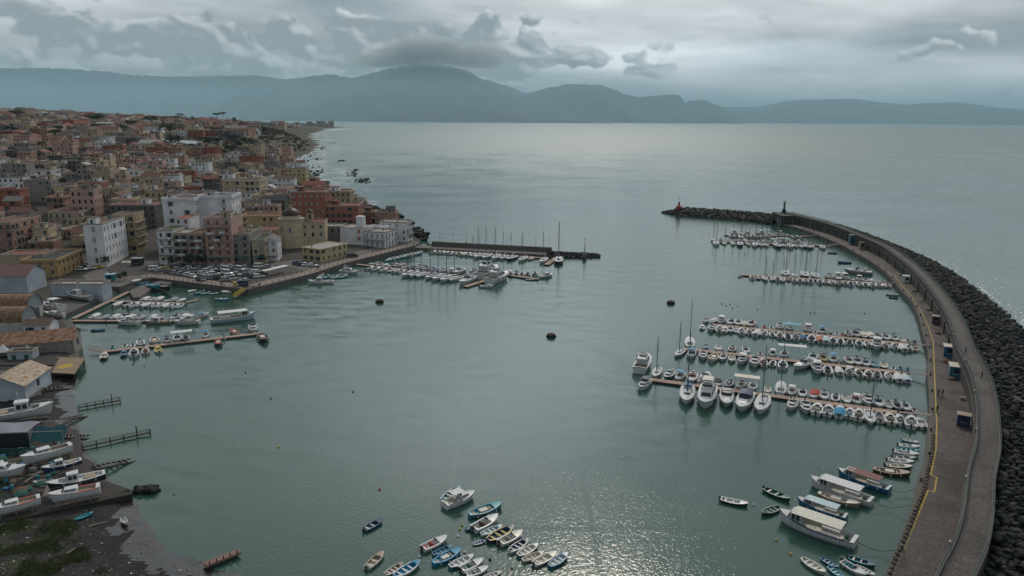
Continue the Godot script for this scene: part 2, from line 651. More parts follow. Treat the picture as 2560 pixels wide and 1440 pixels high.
func ridge(called: String, line: Array, dist: float, deep: float, sd: int, m: Material, label: String) -> void:
	var f := FastNoiseLite.new()
	f.seed = sd * 17
	f.frequency = 1.0
	f.fractal_octaves = 5
	f.fractal_type = FastNoiseLite.FRACTAL_RIDGED
	var g := geo(true)
	var rows := []
	var x0: float = line[0][0]
	var x1: float = line[-1][0]
	var cols := int((x1 - x0) / 4.0)
	for k in 25:
		var l := []
		var t := k / 20.0            # 0 the foot before the crest, 1 the crest, beyond it the far side
		for i in cols + 1:
			var px := x0 + (x1 - x0) * i / cols
			var j := 0
			while j < line.size() - 2 and line[j + 1][0] < px:
				j += 1
			var s := smoothstep(0.0, 1.0, clampf((px - line[j][0]) / (line[j + 1][0] - line[j][0]), 0, 1)) * 0.5 + 0.5 * clampf((px - line[j][0]) / (line[j + 1][0] - line[j][0]), 0, 1)
			var py: float = lerpf(line[j][1], line[j + 1][1], s)
			var d := pixel_ray(px, py)
			var flat := Vector2(d.x, d.z)
			var away := dist
			if sd == 1:
				away = lerpf(30000.0, 18000.0, smoothstep(100.0, 1050.0, px))
			var crest := maxf(EYE.y + d.y / flat.length() * away, 0.0)
			var dir := flat.normalized()
			var r := away - deep * (1.0 - t)
			var p := dir * r
			var gully := f.get_noise_2d(p.x / 3400.0, p.y / 6000.0)
			var hgt := 0.0
			if t <= 1.0:
				hgt = crest * (0.72 * pow(t, 1.25) + 0.28 * t * t)
				hgt += crest * gully * 0.30 * sin(PI * t) * (1.0 if t < 1.0 else 0.0)
				hgt += crest * 0.03 * f.get_noise_2d(px * 0.11, 3.0) * smoothstep(0.9, 1.0, t)
			else:
				hgt = crest * (1.0 - (t - 1.0) * 4.0)
			if k == 0:
				hgt = -40.0
			l.append(Vector3(p.x, hgt, p.y))
		rows.append(l)
	g.col = Color(0.035, 0.05, 0.045)
	var rev := []
	for r in rows:
		rev.append(r)
	g.grid(rev)
	structure(called, g, m, label)
	# pale specks of far villages along the feet of the slopes
	if sd == 4:
		return
	var vg := geo()
	var n := 0
	for i in 900:
		var c := rng.randi_range(2, cols - 2)
		var k := rng.randi_range(1, 9)
		if rng.randf() < k / 10.0:
			continue
		var p: Vector3 = rows[k][c].lerp(rows[k + 1][c], rng.randf())
		if p.y < 15.0 or f.get_noise_2d(p.x / 1600.0, p.z / 1600.0) < 0.35:
			continue
		var s := rng.randf_range(9, 26)
		vg.obox(p + Vector3(0, 6, 0), Vector3(s, 0, 0), Vector3(0, rng.randf_range(7, 13), 0), Vector3(0, 0, s * 0.6))
		n += 1
	if n:
		single("hill_village", vg, mat("far_village", lin(0.42, 0.40, 0.37), 0.9), "pale specks of houses at the foot of the " + called.replace("_", " "), "village", Vector3.ZERO, 0.0, "", "stuff")
# ---------------------------------------------------------------- land
var coast := PackedVector2Array()
const COAST_PX := [[900, 1700], [760, 1560], [660, 1460], [600, 1430], [520, 1412], [452, 1384], [398, 1345], [364, 1300], [352, 1266], [338, 1243], [330, 1226], [292, 1206], [262, 1190], [258, 1160], [226, 1140], [213, 1100], [200, 1060], [196, 1020], [188, 985], [196, 955], [190, 925], [200, 890], [190, 850], [186, 812], [150, 792], [160, 766], [245, 748], [290, 733], [335, 722], [352, 704], [398, 690], [620, 716], [763, 684], [850, 655], [1030, 612], [1052, 602], [1046, 586], [1000, 560], [962, 546], [912, 528], [870, 500], [822, 474], [802, 452], [772, 432], [742, 420], [726, 404], [742, 394], [772, 382], [782, 366], [764, 352], [738, 346], [752, 336], [768, 330], [764, 323], [800, 321], [850, 320]]

func make_coast() -> void:
	for p in COAST_PX:
		var q := at(p[0], p[1], 0.0)
		coast.append(Vector2(q.x, q.z))
	coast.append(Vector2(-1400, -5000))
	coast.append(Vector2(-2300, -5600))
	coast.append(Vector2(-5200, -6000))
	coast.append(Vector2(-5200, -20))

func shore_distance(p: Vector2) -> float:   # positive on land
	var best := 1e12
	for i in coast.size() - 1:
		var c := Geometry2D.get_closest_point_to_segment(p, coast[i], coast[i + 1])
		best = minf(best, c.distance_squared_to(p))
	return sqrt(best) if Geometry2D.is_point_in_polygon(p, coast) else -sqrt(best)

func ground_height(p: Vector2) -> float:
	var s := maxf(0.0, (p.x + 48.0) * -0.972 + (p.y + 378.0) * 0.234)
	var k := smoothstep(-296.0, -470.0, p.y)
	var b := 1.9 + k * (0.045 * s + 8.0 * (1.0 - exp(-s / 190.0)))
	b += 11.0 * smoothstep(-560.0, -900.0, p.y)
	return b * (1.0 - 0.62 * smoothstep(-2500.0, -4600.0, p.y))

func land_height(p: Vector2, d: float) -> float:
	if d < 0.0:
		return maxf(-2.5, d * 0.35)
	var b := ground_height(p)
	var slope := 0.06 if p.y > -172.0 else 0.5
	if p.y < -430.0:
		slope = 0.42
	return minf(b, 0.02 + d * slope)

func make_land() -> void:
	make_coast()
	var xs := PackedFloat32Array()
	var zs := PackedFloat32Array()
	for x in axis_lines(-330.0, -20.0, 2.5, 5200.0):
		if x < 40.0:
			xs.append(x)
	for z in axis_lines(-420.0, -60.0, 2.5, 6200.0):
		if z < -20.0:
			zs.append(z)
	var f := FastNoiseLite.new()
	f.seed = 31
	f.frequency = 0.03
	f.fractal_octaves = 4
	var nx := xs.size()
	var hs := PackedFloat32Array()
	var ds := PackedFloat32Array()
	for z in zs:
		for x in xs:
			var p := Vector2(x, z)
			var d := shore_distance(p)
			ds.append(d)
			var h := land_height(p, d)
			if d > -3.0 and z > -172.0:
				h += 0.16 * f.get_noise_2d(x * 3.0, z * 3.0)
			elif d > 1.0 and z < -500.0:
				h += 2.0 * f.get_noise_2d(x, z) * minf(1.0, d / 12.0)
			hs.append(h)
	var g := geo(true)
	var wet := geo(true)
	var soil := Color(0.115, 0.10, 0.085)
	for j in zs.size() - 1:
		for i in nx - 1:
			var a := j * nx + i
			if maxf(maxf(ds[a], ds[a + 1]), maxf(ds[a + nx], ds[a + nx + 1])) < -6.0:
				continue
			var x := xs[i]
			var z := zs[j]
			var k := f.get_noise_2d(x * 1.4 + 50.0, z * 1.4)
			if z > -172.0:
				# dark volcanic sand with weed and grass patches above the tide line
				g.col = Color(0.020, 0.021, 0.022).lerp(Color(0.040, 0.038, 0.036), clampf(0.5 + k, 0, 1))
				if ds[a] > 22.0 + 16.0 * k and x < -72.0 and z > -128.0:
					g.col = Color(0.030, 0.042, 0.018).lerp(Color(0.055, 0.075, 0.025), clampf(0.5 + 1.5 * f.get_noise_2d(x * 4.0, z * 4.0), 0, 1))
			elif z < -620.0:
				g.col = Color(0.10, 0.072, 0.045).lerp(Color(0.045, 0.055, 0.028), clampf(0.5 + 2.2 * k, 0, 1))
			else:
				g.col = soil.lerp(Color(0.075, 0.07, 0.066), clampf(0.5 + k, 0, 1))
			if z > -172.0 and zs[j + 1] < -63.0 and x > -135.0 and x < -24.0 and z > -170.0:
				continue
			if z > -172.0 and (hs[a] + hs[a + nx + 1]) * 0.5 < 0.30:
				wet.col = Color(0.052, 0.044, 0.046).lerp(Color(0.075, 0.062, 0.062), clampf(0.5 + k, 0, 1))
				wet.quad(Vector3(xs[i], hs[a + nx], zs[j + 1]), Vector3(xs[i + 1], hs[a + nx + 1], zs[j + 1]), Vector3(xs[i + 1], hs[a + 1], z), Vector3(x, hs[a], z))
				continue
			g.quad(Vector3(xs[i], hs[a + nx], zs[j + 1]), Vector3(xs[i + 1], hs[a + nx + 1], zs[j + 1]), Vector3(xs[i + 1], hs[a + 1], z), Vector3(x, hs[a], z))
	# axis lists run upwards, so the second row lies nearer the camera
	var m := tint_mat("ground", 0.95, noise_tex("soil", 0.03, 5, 0.45, 1.0, 512), 0.08)
	var step := 0.8
	var bx := int(114.0 / step)
	var bz := int(112.0 / step)
	var bh := PackedFloat32Array()
	for j in bz + 1:
		for i in bx + 1:
			var p := Vector2(-137.5 + i * step, -172.0 + j * step)
			var d := shore_distance(p)
			bh.append(land_height(p, d) + (0.16 * f.get_noise_2d(p.x * 3.0, p.y * 3.0) + 0.05 * f.get_noise_2d(p.x * 14.0, p.y * 14.0) if d > -3.0 else 0.0))
	for j in bz:
		for i in bx:
			var a := j * (bx + 1) + i
			var q := [bh[a], bh[a + 1], bh[a + bx + 2], bh[a + bx + 1]]
			if maxf(maxf(q[0], q[1]), maxf(q[2], q[3])) < -0.6:
				continue
			var x := -137.5 + i * step
			var z := -172.0 + j * step
			var k := f.get_noise_2d(x * 1.4 + 50.0, z * 1.4)
			var k2 := f.get_noise_2d(x * 9.0, z * 9.0)
			var tgt := g
			var hm: float = (q[0] + q[2]) * 0.5
			if hm < 0.26 + 0.12 * k2:
				tgt = wet
				wet.col = Color(0.020, 0.019, 0.020).lerp(Color(0.036, 0.031, 0.033), clampf(0.5 + k, 0, 1))
			else:
				g.col = Color(0.022, 0.023, 0.024).lerp(Color(0.046, 0.043, 0.040), clampf(0.5 + k + 0.8 * k2, 0, 1))
				if hm > 0.85 + 0.5 * k and z > -128.0:
					g.col = g.col.lerp(Color(0.050, 0.064, 0.026), clampf(0.4 + 1.2 * k2 + k, 0, 1))
			tgt.quad(Vector3(x, q[3], z + step), Vector3(x + step, q[2], z + step), Vector3(x + step, q[1], z), Vector3(x, q[0], z))
	structure("wet_sand", wet, tint_mat("wet_sand", 0.22, noise_tex("soil", 0.03, 5, 0.45, 1.0, 512), 0.08, 0.5), "wet purplish sand along the tide line of the beach")
	structure("terrain", g, m, "ground under the town and the dark beach")

# ---------------------------------------------------------------- rocks
func rock_mesh(sd: int, m: Material, flat := 0.75) -> ArrayMesh:
	var r := RandomNumberGenerator.new()
	r.seed = sd
	var planes := []
	for i in 9:
		planes.append([Vector3(r.randf_range(-1, 1), r.randf_range(-1, 1), r.randf_range(-1, 1)).normalized(), r.randf_range(0.62, 0.9)])
	var g := geo()
	var rings := 4
	var seg := 7
	var rows := []
	for i in rings + 1:
		var l := []
		var th := PI * i / rings
		for j in seg + 1:
			var ph := TAU * (j % seg) / seg + 0.35 * i
			var d := Vector3(sin(th) * cos(ph), -cos(th), -sin(th) * sin(ph))
			var t := 1.0
			for p in planes:
				var c: float = d.dot(p[0])
				if c > 0.05:
					t = minf(t, p[1] / c)
			l.append(Vector3(d.x * t, d.y * t * flat, d.z * t))
		rows.append(l)
	g.grid(rows, false)
	return g.mesh(m)

func scatter(parent: Node, called: String, m: Mesh, list: Array, tints: Array, kind := "stuff") -> void:
	var mm := MultiMesh.new()
	mm.transform_format = MultiMesh.TRANSFORM_3D
	mm.use_colors = not tints.is_empty()
	mm.mesh = m
	mm.instance_count = list.size()
	for i in list.size():
		mm.set_instance_transform(i, list[i])
		if mm.use_colors:
			mm.set_instance_color(i, tints[i])
	var o := MultiMeshInstance3D.new()
	o.name = called
	o.multimesh = mm
	if kind != "":
		o.set_meta("kind", kind)
	parent.add_child(o, true)

func rock_tint() -> Color:
	var k := rng.randf_range(0.55, 1.6)
	var c := Color(0.022, 0.025, 0.027) * k
	if rng.randf() < 0.07:
		c = Color(0.12, 0.105, 0.085) * rng.randf_range(0.7, 1.2)
	return Color(c.r, c.g, c.b)

func rock_field(t: Node3D, spots: Array, single_count: int) -> void:   # spots: [position, size]
	var m := tint_mat("basalt", 0.8, noise_tex("basalt", 0.05, 4, 0.6, 1.0, 256), 0.4, 0.3)
	var tones := []
	for i in 6:
		var q := m.duplicate()
		q.resource_name = "basalt_tone"
		q.albedo_color = rock_tint().linear_to_srgb()
		tones.append(q)
	var shapes := []
	for i in 5:
		shapes.append(rock_mesh(100 + i, m))
	spots.sort_custom(func(a, b): return a[0].distance_squared_to(EYE) / (a[1] * a[1]) < b[0].distance_squared_to(EYE) / (b[1] * b[1]))
	var lists := [[], [], [], [], []]
	var tints := [[], [], [], [], []]
	for i in spots.size():
		var p: Vector3 = spots[i][0]
		var s: float = spots[i][1]
		var b := Basis(Vector3.UP, rng.randf() * TAU) * Basis(Vector3.RIGHT, rng.randf_range(-0.5, 0.5))
		b = b.scaled_local(Vector3(s * rng.randf_range(0.8, 1.25), s * rng.randf_range(0.75, 1.0), s * rng.randf_range(0.75, 1.1)))
		var k := rng.randi() % 5
		var tr := Transform3D(b, p - t.position)
		if i < single_count:
			var o := part(t, "rock", shapes[k], tr)
			o.material_override = tones[rng.randi() % 6]
		else:
			lists[k].append(tr)
			tints[k].append(rock_tint())
	for k in 5:
		if lists[k].size():
			scatter(t, "rock_mass", shapes[k], lists[k], tints[k])

# ---------------------------------------------------------------- the curved mole with its quay, wall, walkway and rock armour
const WALL_LINE := [[38, -62], [50, -76.5], [53, -81], [60, -89], [66, -97], [74, -109], [82, -120], [89, -131], [95, -141], [103, -156], [112, -176], [119, -190], [128, -209], [138, -233], [147, -257], [156, -284], [163, -309], [168, -330], [171, -357], [173.5, -395], [171, -424], [167, -447]]
const EDGE_LINE := [[33, -66], [46, -80.5], [51, -88], [56, -95], [64, -106], [69, -114], [76, -124], [82, -134], [93, -153], [103, -172], [112, -188], [120, -205], [129, -224], [137, -243], [143, -262], [151.5, -288], [157, -310], [161, -335], [164.3, -359], [166, -393], [165, -418], [162, -437]]
var wall_c := PackedVector2Array()
var edge_c := PackedVector2Array()

func ribbon(g: Geo, a: PackedVector2Array, ya: float, b: PackedVector2Array, yb: float) -> void:   # a is on the left of the way it runs, b on the right; faces up
	for i in a.size() - 1:
		g.quad(v3(a[i], ya), v3(b[i], yb), v3(b[i + 1], yb), v3(a[i + 1], ya))

func stained_ribbon(g: Geo, a: PackedVector2Array, b: PackedVector2Array, y: float, across: int, dry: Color, wet: Color) -> void:   # paving with irregular damp stains
	var f := FastNoiseLite.new()
	f.seed = 61
	f.frequency = 0.07
	f.fractal_octaves = 4
	for i in a.size() - 1:
		for h in 2:
			for k in across:
				var q := []
				for c in [[0.0, 0], [1.0, 0], [1.0, 1], [0.0, 1]]:
					var e: float = (h + c[1]) / 2.0
					q.append(a[i].lerp(a[i + 1], e).lerp(b[i].lerp(b[i + 1], e), (k + c[0]) / across))
				var m: Vector2 = (q[0] + q[2]) * 0.5
				g.col = dry.lerp(wet, smoothstep(-0.05, 0.38, f.get_noise_2d(m.x, m.y)))
				g.quad(v3(q[0], y), v3(q[1], y), v3(q[2], y), v3(q[3], y))

func paving_tex() -> Texture2D:
	if texs.has("paving"):
		return texs["paving"]
	var r := RandomNumberGenerator.new()
	r.seed = 77
	var im := Image.create(512, 512, false, Image.FORMAT_RGBA8)
	im.fill(Color(0.42, 0.42, 0.42))
	var y := 0
	while y < 512:
		var x := -r.randi_range(0, 20)
		while x < 512:
			var w := r.randi_range(18, 34)
			var k := r.randf_range(0.62, 1.0)
			im.fill_rect(Rect2i(x + 1, y + 1, w - 2, 14), Color(k, k * r.randf_range(0.94, 1.0), k * r.randf_range(0.92, 1.0)))
			x += w
		y += 16
	texs["paving"] = ImageTexture.create_from_image(im)
	return texs["paving"]

func make_mole() -> void:
	wall_c = resample(curve(WALL_LINE, 2.0), 260)
	edge_c = resample(curve(EDGE_LINE, 2.0), 260)
	var stone := tint_mat("quay_paving", 0.75, paving_tex(), 0.16)
	var kerb := mat("quay_edge_stone", lin(0.13, 0.115, 0.105), 0.85, noise_tex("kerb", 0.04, 4, 0.6, 1.0, 256), 0.25)
	# quay deck
	var g := geo(true)
	var lip := offset_curve(edge_c, 1.0)
	stained_ribbon(g, lip, wall_c, 1.5, 10, Color(0.105, 0.086, 0.080), Color(0.052, 0.045, 0.043))
	structure("quay_pavement", g, stone, "dark paved quay along the inside of the curved mole")
	g = geo()
	ribbon(g, edge_c, 1.56, lip, 1.56)
	for i in edge_c.size() - 1:
		g.quad(v3(edge_c[i + 1], -2.0), v3(edge_c[i], -2.0), v3(edge_c[i], 1.56), v3(edge_c[i + 1], 1.56))
		g.quad(v3(lip[i], 1.4), v3(lip[i + 1], 1.4), v3(lip[i + 1], 1.56), v3(lip[i], 1.56))
	structure("kerb", g, kerb, "stone edge of the mole quay above the water")
	# yellow line with its notch round the steps
	var yp := mat("yellow_paint", lin(0.52, 0.36, 0.05), 0.7, noise_tex("worn_paint", 0.06, 4, 0.55, 1.0, 256), 0.3)
	var line := []
	for p in [[2214, 1478], [2232, 1440], [2320, 1226], [2336, 1229], [2342, 1193], [2327, 1187], [2340, 1122], [2342, 1061], [2339, 1000], [2333, 853], [2320, 814], [2304, 780], [2276, 737], [2249, 707], [2237, 691], [2185, 657]]:
		line.append(at(p[0], p[1], 1.5))
	g = geo()
	var pl := PackedVector2Array()
	for k in line.size() - 1:
		var a: Vector3 = line[k]
		var b: Vector3 = line[k + 1]
		var s := (b - a).cross(Vector3.UP).normalized() * 0.13
		var e := (b - a).normalized() * 0.1
		g.quad(a - s - e + Vector3(0, 0.008 + 0.002 * (k % 2), 0), a + s - e + Vector3(0, 0.008 + 0.002 * (k % 2), 0), b + s + e + Vector3(0, 0.008 + 0.002 * (k % 2), 0), b - s + e + Vector3(0, 0.008 + 0.002 * (k % 2), 0))
	var yl := structure("painted_line", g, yp, "yellow safety line painted along the mole quay")
	yl.set_meta("category", "marking")
	# wall and walkway
	var con := mat("harbour_wall_stone", lin(0.10, 0.098, 0.088), 0.9, noise_tex("wall_stone", 0.035, 5, 0.45, 1.0, 512), 0.12)
	var t := thing("harbour_wall", "high dark stone wall with a paved walkway on top along the mole", "harbour wall", v3(wall_c[90], 1.5))
	var o := v3(wall_c[90], 1.5)
	var out1 := offset_curve(wall_c, 0.45)
	var out2 := offset_curve(wall_c, 3.55)
	var out3 := offset_curve(wall_c, 4.0)
	g = geo()
	for i in wall_c.size() - 1:
		g.quad(v3(wall_c[i], 0.5) - o, v3(wall_c[i + 1], 0.5) - o, v3(wall_c[i + 1], 6.75) - o, v3(wall_c[i], 6.75) - o)
		g.quad(v3(out1[i + 1], 6.4) - o, v3(out1[i], 6.4) - o, v3(out1[i], 6.75) - o, v3(out1[i + 1], 6.75) - o)
		g.quad(v3(out2[i], 6.4) - o, v3(out2[i + 1], 6.4) - o, v3(out2[i + 1], 6.75) - o, v3(out2[i], 6.75) - o)
		g.quad(v3(out3[i + 1], 0.0) - o, v3(out3[i], 0.0) - o, v3(out3[i], 6.75) - o, v3(out3[i + 1], 6.75) - o)
	gpart(t, "wall", g, con)
	g = geo()
	for i in wall_c.size() - 1:
		g.quad(v3(wall_c[i], 6.755) - o, v3(out1[i], 6.755) - o, v3(out1[i + 1], 6.755) - o, v3(wall_c[i + 1], 6.755) - o)
		g.quad(v3(out2[i], 6.755) - o, v3(out3[i], 6.755) - o, v3(out3[i + 1], 6.755) - o, v3(out2[i + 1], 6.755) - o)
	gpart(t, "coping", g, mat("coping", lin(0.135, 0.13, 0.12), 0.85, noise_tex("kerb", 0.04, 4, 0.6, 1.0, 256), 0.25))
	g = geo(true)
	stained_ribbon(g, out1, out2, 6.5, 4, Color(0.098, 0.088, 0.084), Color(0.062, 0.056, 0.054))
	for i in g.v.size():
		g.v[i] -= o
	gpart(t, "walkway", g, tint_mat("quay_paving"))
	# a pipe along the wall face, recessed doors and a projecting string course
	g = geo()
	var pin := offset_curve(wall_c, -0.08)
	for i in range(0, wall_c.size() - 1, 2):
		var j := mini(i + 2, wall_c.size() - 1)
		g.bar(v3(pin[i], 4.6) - o, v3(pin[j], 4.6) - o, 0.16, 0.12)
	gpart(t, "string_course", g, mat("coping", Color.WHITE))
	var doorm := mat("wall_door", lin(0.035, 0.06, 0.065), 0.6)
	for k in [148, 152, 163, 166, 200, 206, 214, 219, 226, 233, 239, 245]:
		var dir := (wall_c[k + 1] - wall_c[k]).normalized()
		g = geo()
		g.obox(v3(pin[k], 2.7) - o, v3(dir, 0) * 1.05, Vector3(0, 1.2, 0), v3(Vector2(-dir.y, dir.x), 0) * 0.06)
		gpart(t, "door", g, doorm)
	for k in range(96, 250, 9):
		var dir := (wall_c[k + 1] - wall_c[k]).normalized()
		g = geo()
		g.obox(v3(pin[k], 3.3) - o, v3(dir, 0) * 0.35, Vector3(0, 1.85, 0), v3(Vector2(-dir.y, dir.x), 0) * 0.22)
		gpart(t, "buttress", g, con)
	# end platform
	g = geo()
	g.prism(PackedVector2Array([Vector2(161, -436), Vector2(174, -436), Vector2(173, -452), Vector2(162, -455)]), -1.0, 6.4)
	for i in g.v.size():
		g.v[i] -= o
	gpart(t, "end_platform", g, con)
	# railings
	for side in 2:
		var rc := resample(offset_curve(wall_c, 0.24 if side == 0 else 3.78), 430)
		var rt := thing("railing", "green metal railing on the %s edge of the mole walkway" % ("harbour" if side == 0 else "seaward"), "railing", v3(rc[120], 6.76))
		var ro := v3(rc[120], 6.76)
		var rm := mat("railing_paint", lin(0.045, 0.075, 0.07), 0.6)
		var pg := geo()
		pg.tube(Vector3(0, 0, 0), Vector3(0, 1.02, 0), 0.045, 0.04, 5)
		var post := pg.mesh(rm)
		var joined := geo()
		for i in rc.size():
			if i < 130 and i > 4:
				part(rt, "post", post, Transform3D(Basis(), v3(rc[i], 6.755) - ro))
			else:
				joined.tube(v3(rc[i], 6.755) - ro, v3(rc[i], 7.75) - ro, 0.045, 0.04, 3)
		gpart(rt, "far_posts", joined, rm, "stuff")
		for y in [7.15, 7.45, 7.76]:
			var hg := geo()
			for i in range(0, rc.size() - 1, 2):
				hg.bar(v3(rc[i], y) - ro, v3(rc[mini(i + 2, rc.size() - 1)], y) - ro, 0.05, 0.05)
			gpart(rt, "rail", hg, rm)
	# rock armour on the sea side and round the head
	var bw := thing("rock_breakwater", "broad bank of dark boulders on the seaward side of the mole", "breakwater", v3(out3[60], 0))
	var bo := bw.position
	var core := geo()
	var rows := []
	for st in [[4.0, 4.2], [9.0, 3.9], [14.0, 2.9], [20.0, 0.6], [25.5, -1.8], [28.0, -3.0]]:
		var l := []
		var oc := offset_curve(wall_c, st[0])
		for i in range(0, oc.size(), 3):
			l.append(v3(oc[i], st[1]) - bo)
		rows.append(l)
	core.grid(rows)
	gpart(bw, "rubble_core", core, mat("rubble", lin(0.045, 0.046, 0.045), 0.95))
	var spots := []
	for i in range(0, 258):
		var p := wall_c[i]
		var dir := (wall_c[i + 1] - wall_c[i])
		var nn := Vector2(-dir.y, dir.x).normalized()
		for k in 32:
			var w := 4.5 + k * 0.70 + rng.randf_range(-0.4, 0.4)
			var q := p + dir * rng.randf_range(0, 1) + nn * w
			var y := 4.9 - 0.3 * clampf((w - 4.0) / 5.0, 0, 1) - 1.0 * clampf((w - 9.0) / 5.0, 0, 1) - 2.4 * clampf((w - 14.0) / 6.0, 0, 1) - 2.4 * clampf((w - 20.0) / 5.5, 0, 1)
			spots.append([v3(q, y + rng.randf_range(-0.3, 0.4)), rng.randf_range(0.5, 0.9) if rng.randf() < 0.8 else rng.randf_range(0.9, 1.35)])
	rock_field(bw, spots, 300)
	var head := thing("rock_mole_head", "low dark rock mound carrying the red light at the mole's end", "breakwater", Vector3(140, 0, -484))
	var hc := resample(curve([[167, -450], [160, -464], [148, -474], [132, -484], [116, -493], [103, -499]], 2.0), 60)
	core = geo()
	rows = []
	for st in [[-15.0, -2.0], [-12.0, 0.2], [-6.0, 3.0], [-1.5, 4.2], [2.0, 4.2], [7.0, 3.0], [13.0, 0.2], [16.0, -2.0]]:
		var l := []
		for i in hc.size():
			var dir := (hc[mini(i + 1, 59)] - hc[maxi(i - 1, 0)]).normalized()
			var taper := clampf((60.0 - i) / 12.0, 0.12, 1.0)
			l.append(v3(hc[i] + Vector2(-dir.y, dir.x) * st[0] * taper, st[1] * (taper if st[1] > 0 else 1.0)) - head.position)
		rows.append(l)
	core.grid(rows)
	gpart(head, "rubble_core", core, mat("rubble", Color.WHITE))
	spots = []
	for i in 59:
		var dir := (hc[i + 1] - hc[i])
		var nn := Vector2(-dir.y, dir.x).normalized()
		var taper := clampf((60.0 - i) / 12.0, 0.12, 1.0)
		for k in 24:
			var w := rng.randf_range(-13.5, 13.5)
			if absf(w) < 1.6 and rng.randf() < 0.7:
				continue
			var y := (4.4 - 4.4 * pow(absf(w) / 13.0, 1.3)) * taper
			spots.append([v3(hc[i] + dir * rng.randf() + nn * w * taper, y), rng.randf_range(0.6, 1.3)])
	rock_field(head, spots, 0)
# ---------------------------------------------------------------- houses
const WALLS := [["cream", 0.55, 0.45, 0.32], ["pink", 0.50, 0.325, 0.285], ["ochre", 0.42, 0.29, 0.15], ["white", 0.62, 0.62, 0.64], ["red", 0.32, 0.13, 0.095], ["beige", 0.43, 0.345, 0.27], ["grey", 0.26, 0.245, 0.23], ["soot-stained", 0.13, 0.128, 0.12], ["salmon", 0.40, 0.25, 0.195], ["yellow", 0.50, 0.40, 0.24], ["brown", 0.24, 0.13, 0.10], ["pale blue", 0.36, 0.40, 0.45], ["teal", 0.08, 0.22, 0.26]]
const ROOFS := [["terracotta", 0.185, 0.085, 0.07], ["red", 0.27, 0.088, 0.072], ["grey", 0.21, 0.20, 0.20], ["brown", 0.16, 0.115, 0.095], ["pale", 0.46, 0.44, 0.41], ["black", 0.055, 0.06, 0.065], ["orange", 0.42, 0.135, 0.075], ["green", 0.045, 0.10, 0.05]]
const COUNT := ["no", "one", "two", "three", "four", "five", "six", "seven", "eight"]
var win_meshes := []
var balcony_mesh: Mesh
var rail_mesh: Mesh
var solid_rail_mesh: Mesh

func house_color(list: Array, i: int) -> Color:
	return Color(list[i][1], list[i][2], list[i][3])

func wall_mat(i: int) -> StandardMaterial3D:
	if i == 3 or i == 11:   # newer, smoother render
		return mat("plaster_" + WALLS[i][0], house_color(WALLS, i), 0.9, noise_tex("clean_plaster", 0.01, 4, 0.84, 1.0, 256), 0.05)
	return mat("plaster_" + WALLS[i][0], house_color(WALLS, i), 0.92, stain_tex(), 0.085)

func roof_mat(i: int) -> StandardMaterial3D:
	return mat("roof_" + ROOFS[i][0], house_color(ROOFS, i), 0.9, noise_tex("roof_wear", 0.03, 5, 0.5, 1.0, 512), 0.14)

func stain_tex() -> Texture2D:   # weathered plaster: blotches, runs and bare patches
	if texs.has("stain"):
		return texs["stain"]
	var a := FastNoiseLite.new()
	a.seed = 3
	a.frequency = 0.012
	a.fractal_octaves = 5
	var b := FastNoiseLite.new()
	b.seed = 14
	b.frequency = 0.03
	b.fractal_octaves = 4
	var ia := a.get_seamless_image(512, 512)
	var ib := b.get_seamless_image(512, 512)
	var im := Image.create(512, 512, false, Image.FORMAT_RGBA8)
	for y in 512:
		for x in 512:
			var k := 0.86 + 0.22 * (ia.get_pixel(x, y).r - 0.5)
			var run := ib.get_pixel((x * 3) % 512, int(y * 0.5)).r      # streaks run down the wall
			k -= 0.16 * smoothstep(0.55, 0.85, run)
			k -= 0.10 * smoothstep(0.60, 0.74, ia.get_pixel(y, x).r)
			k = clampf(k + 0.04, 0.2, 1.0)
			im.set_pixel(x, y, Color(k, k * 0.995, k * 0.985))
	texs["stain"] = ImageTexture.create_from_image(im)
	return texs["stain"]

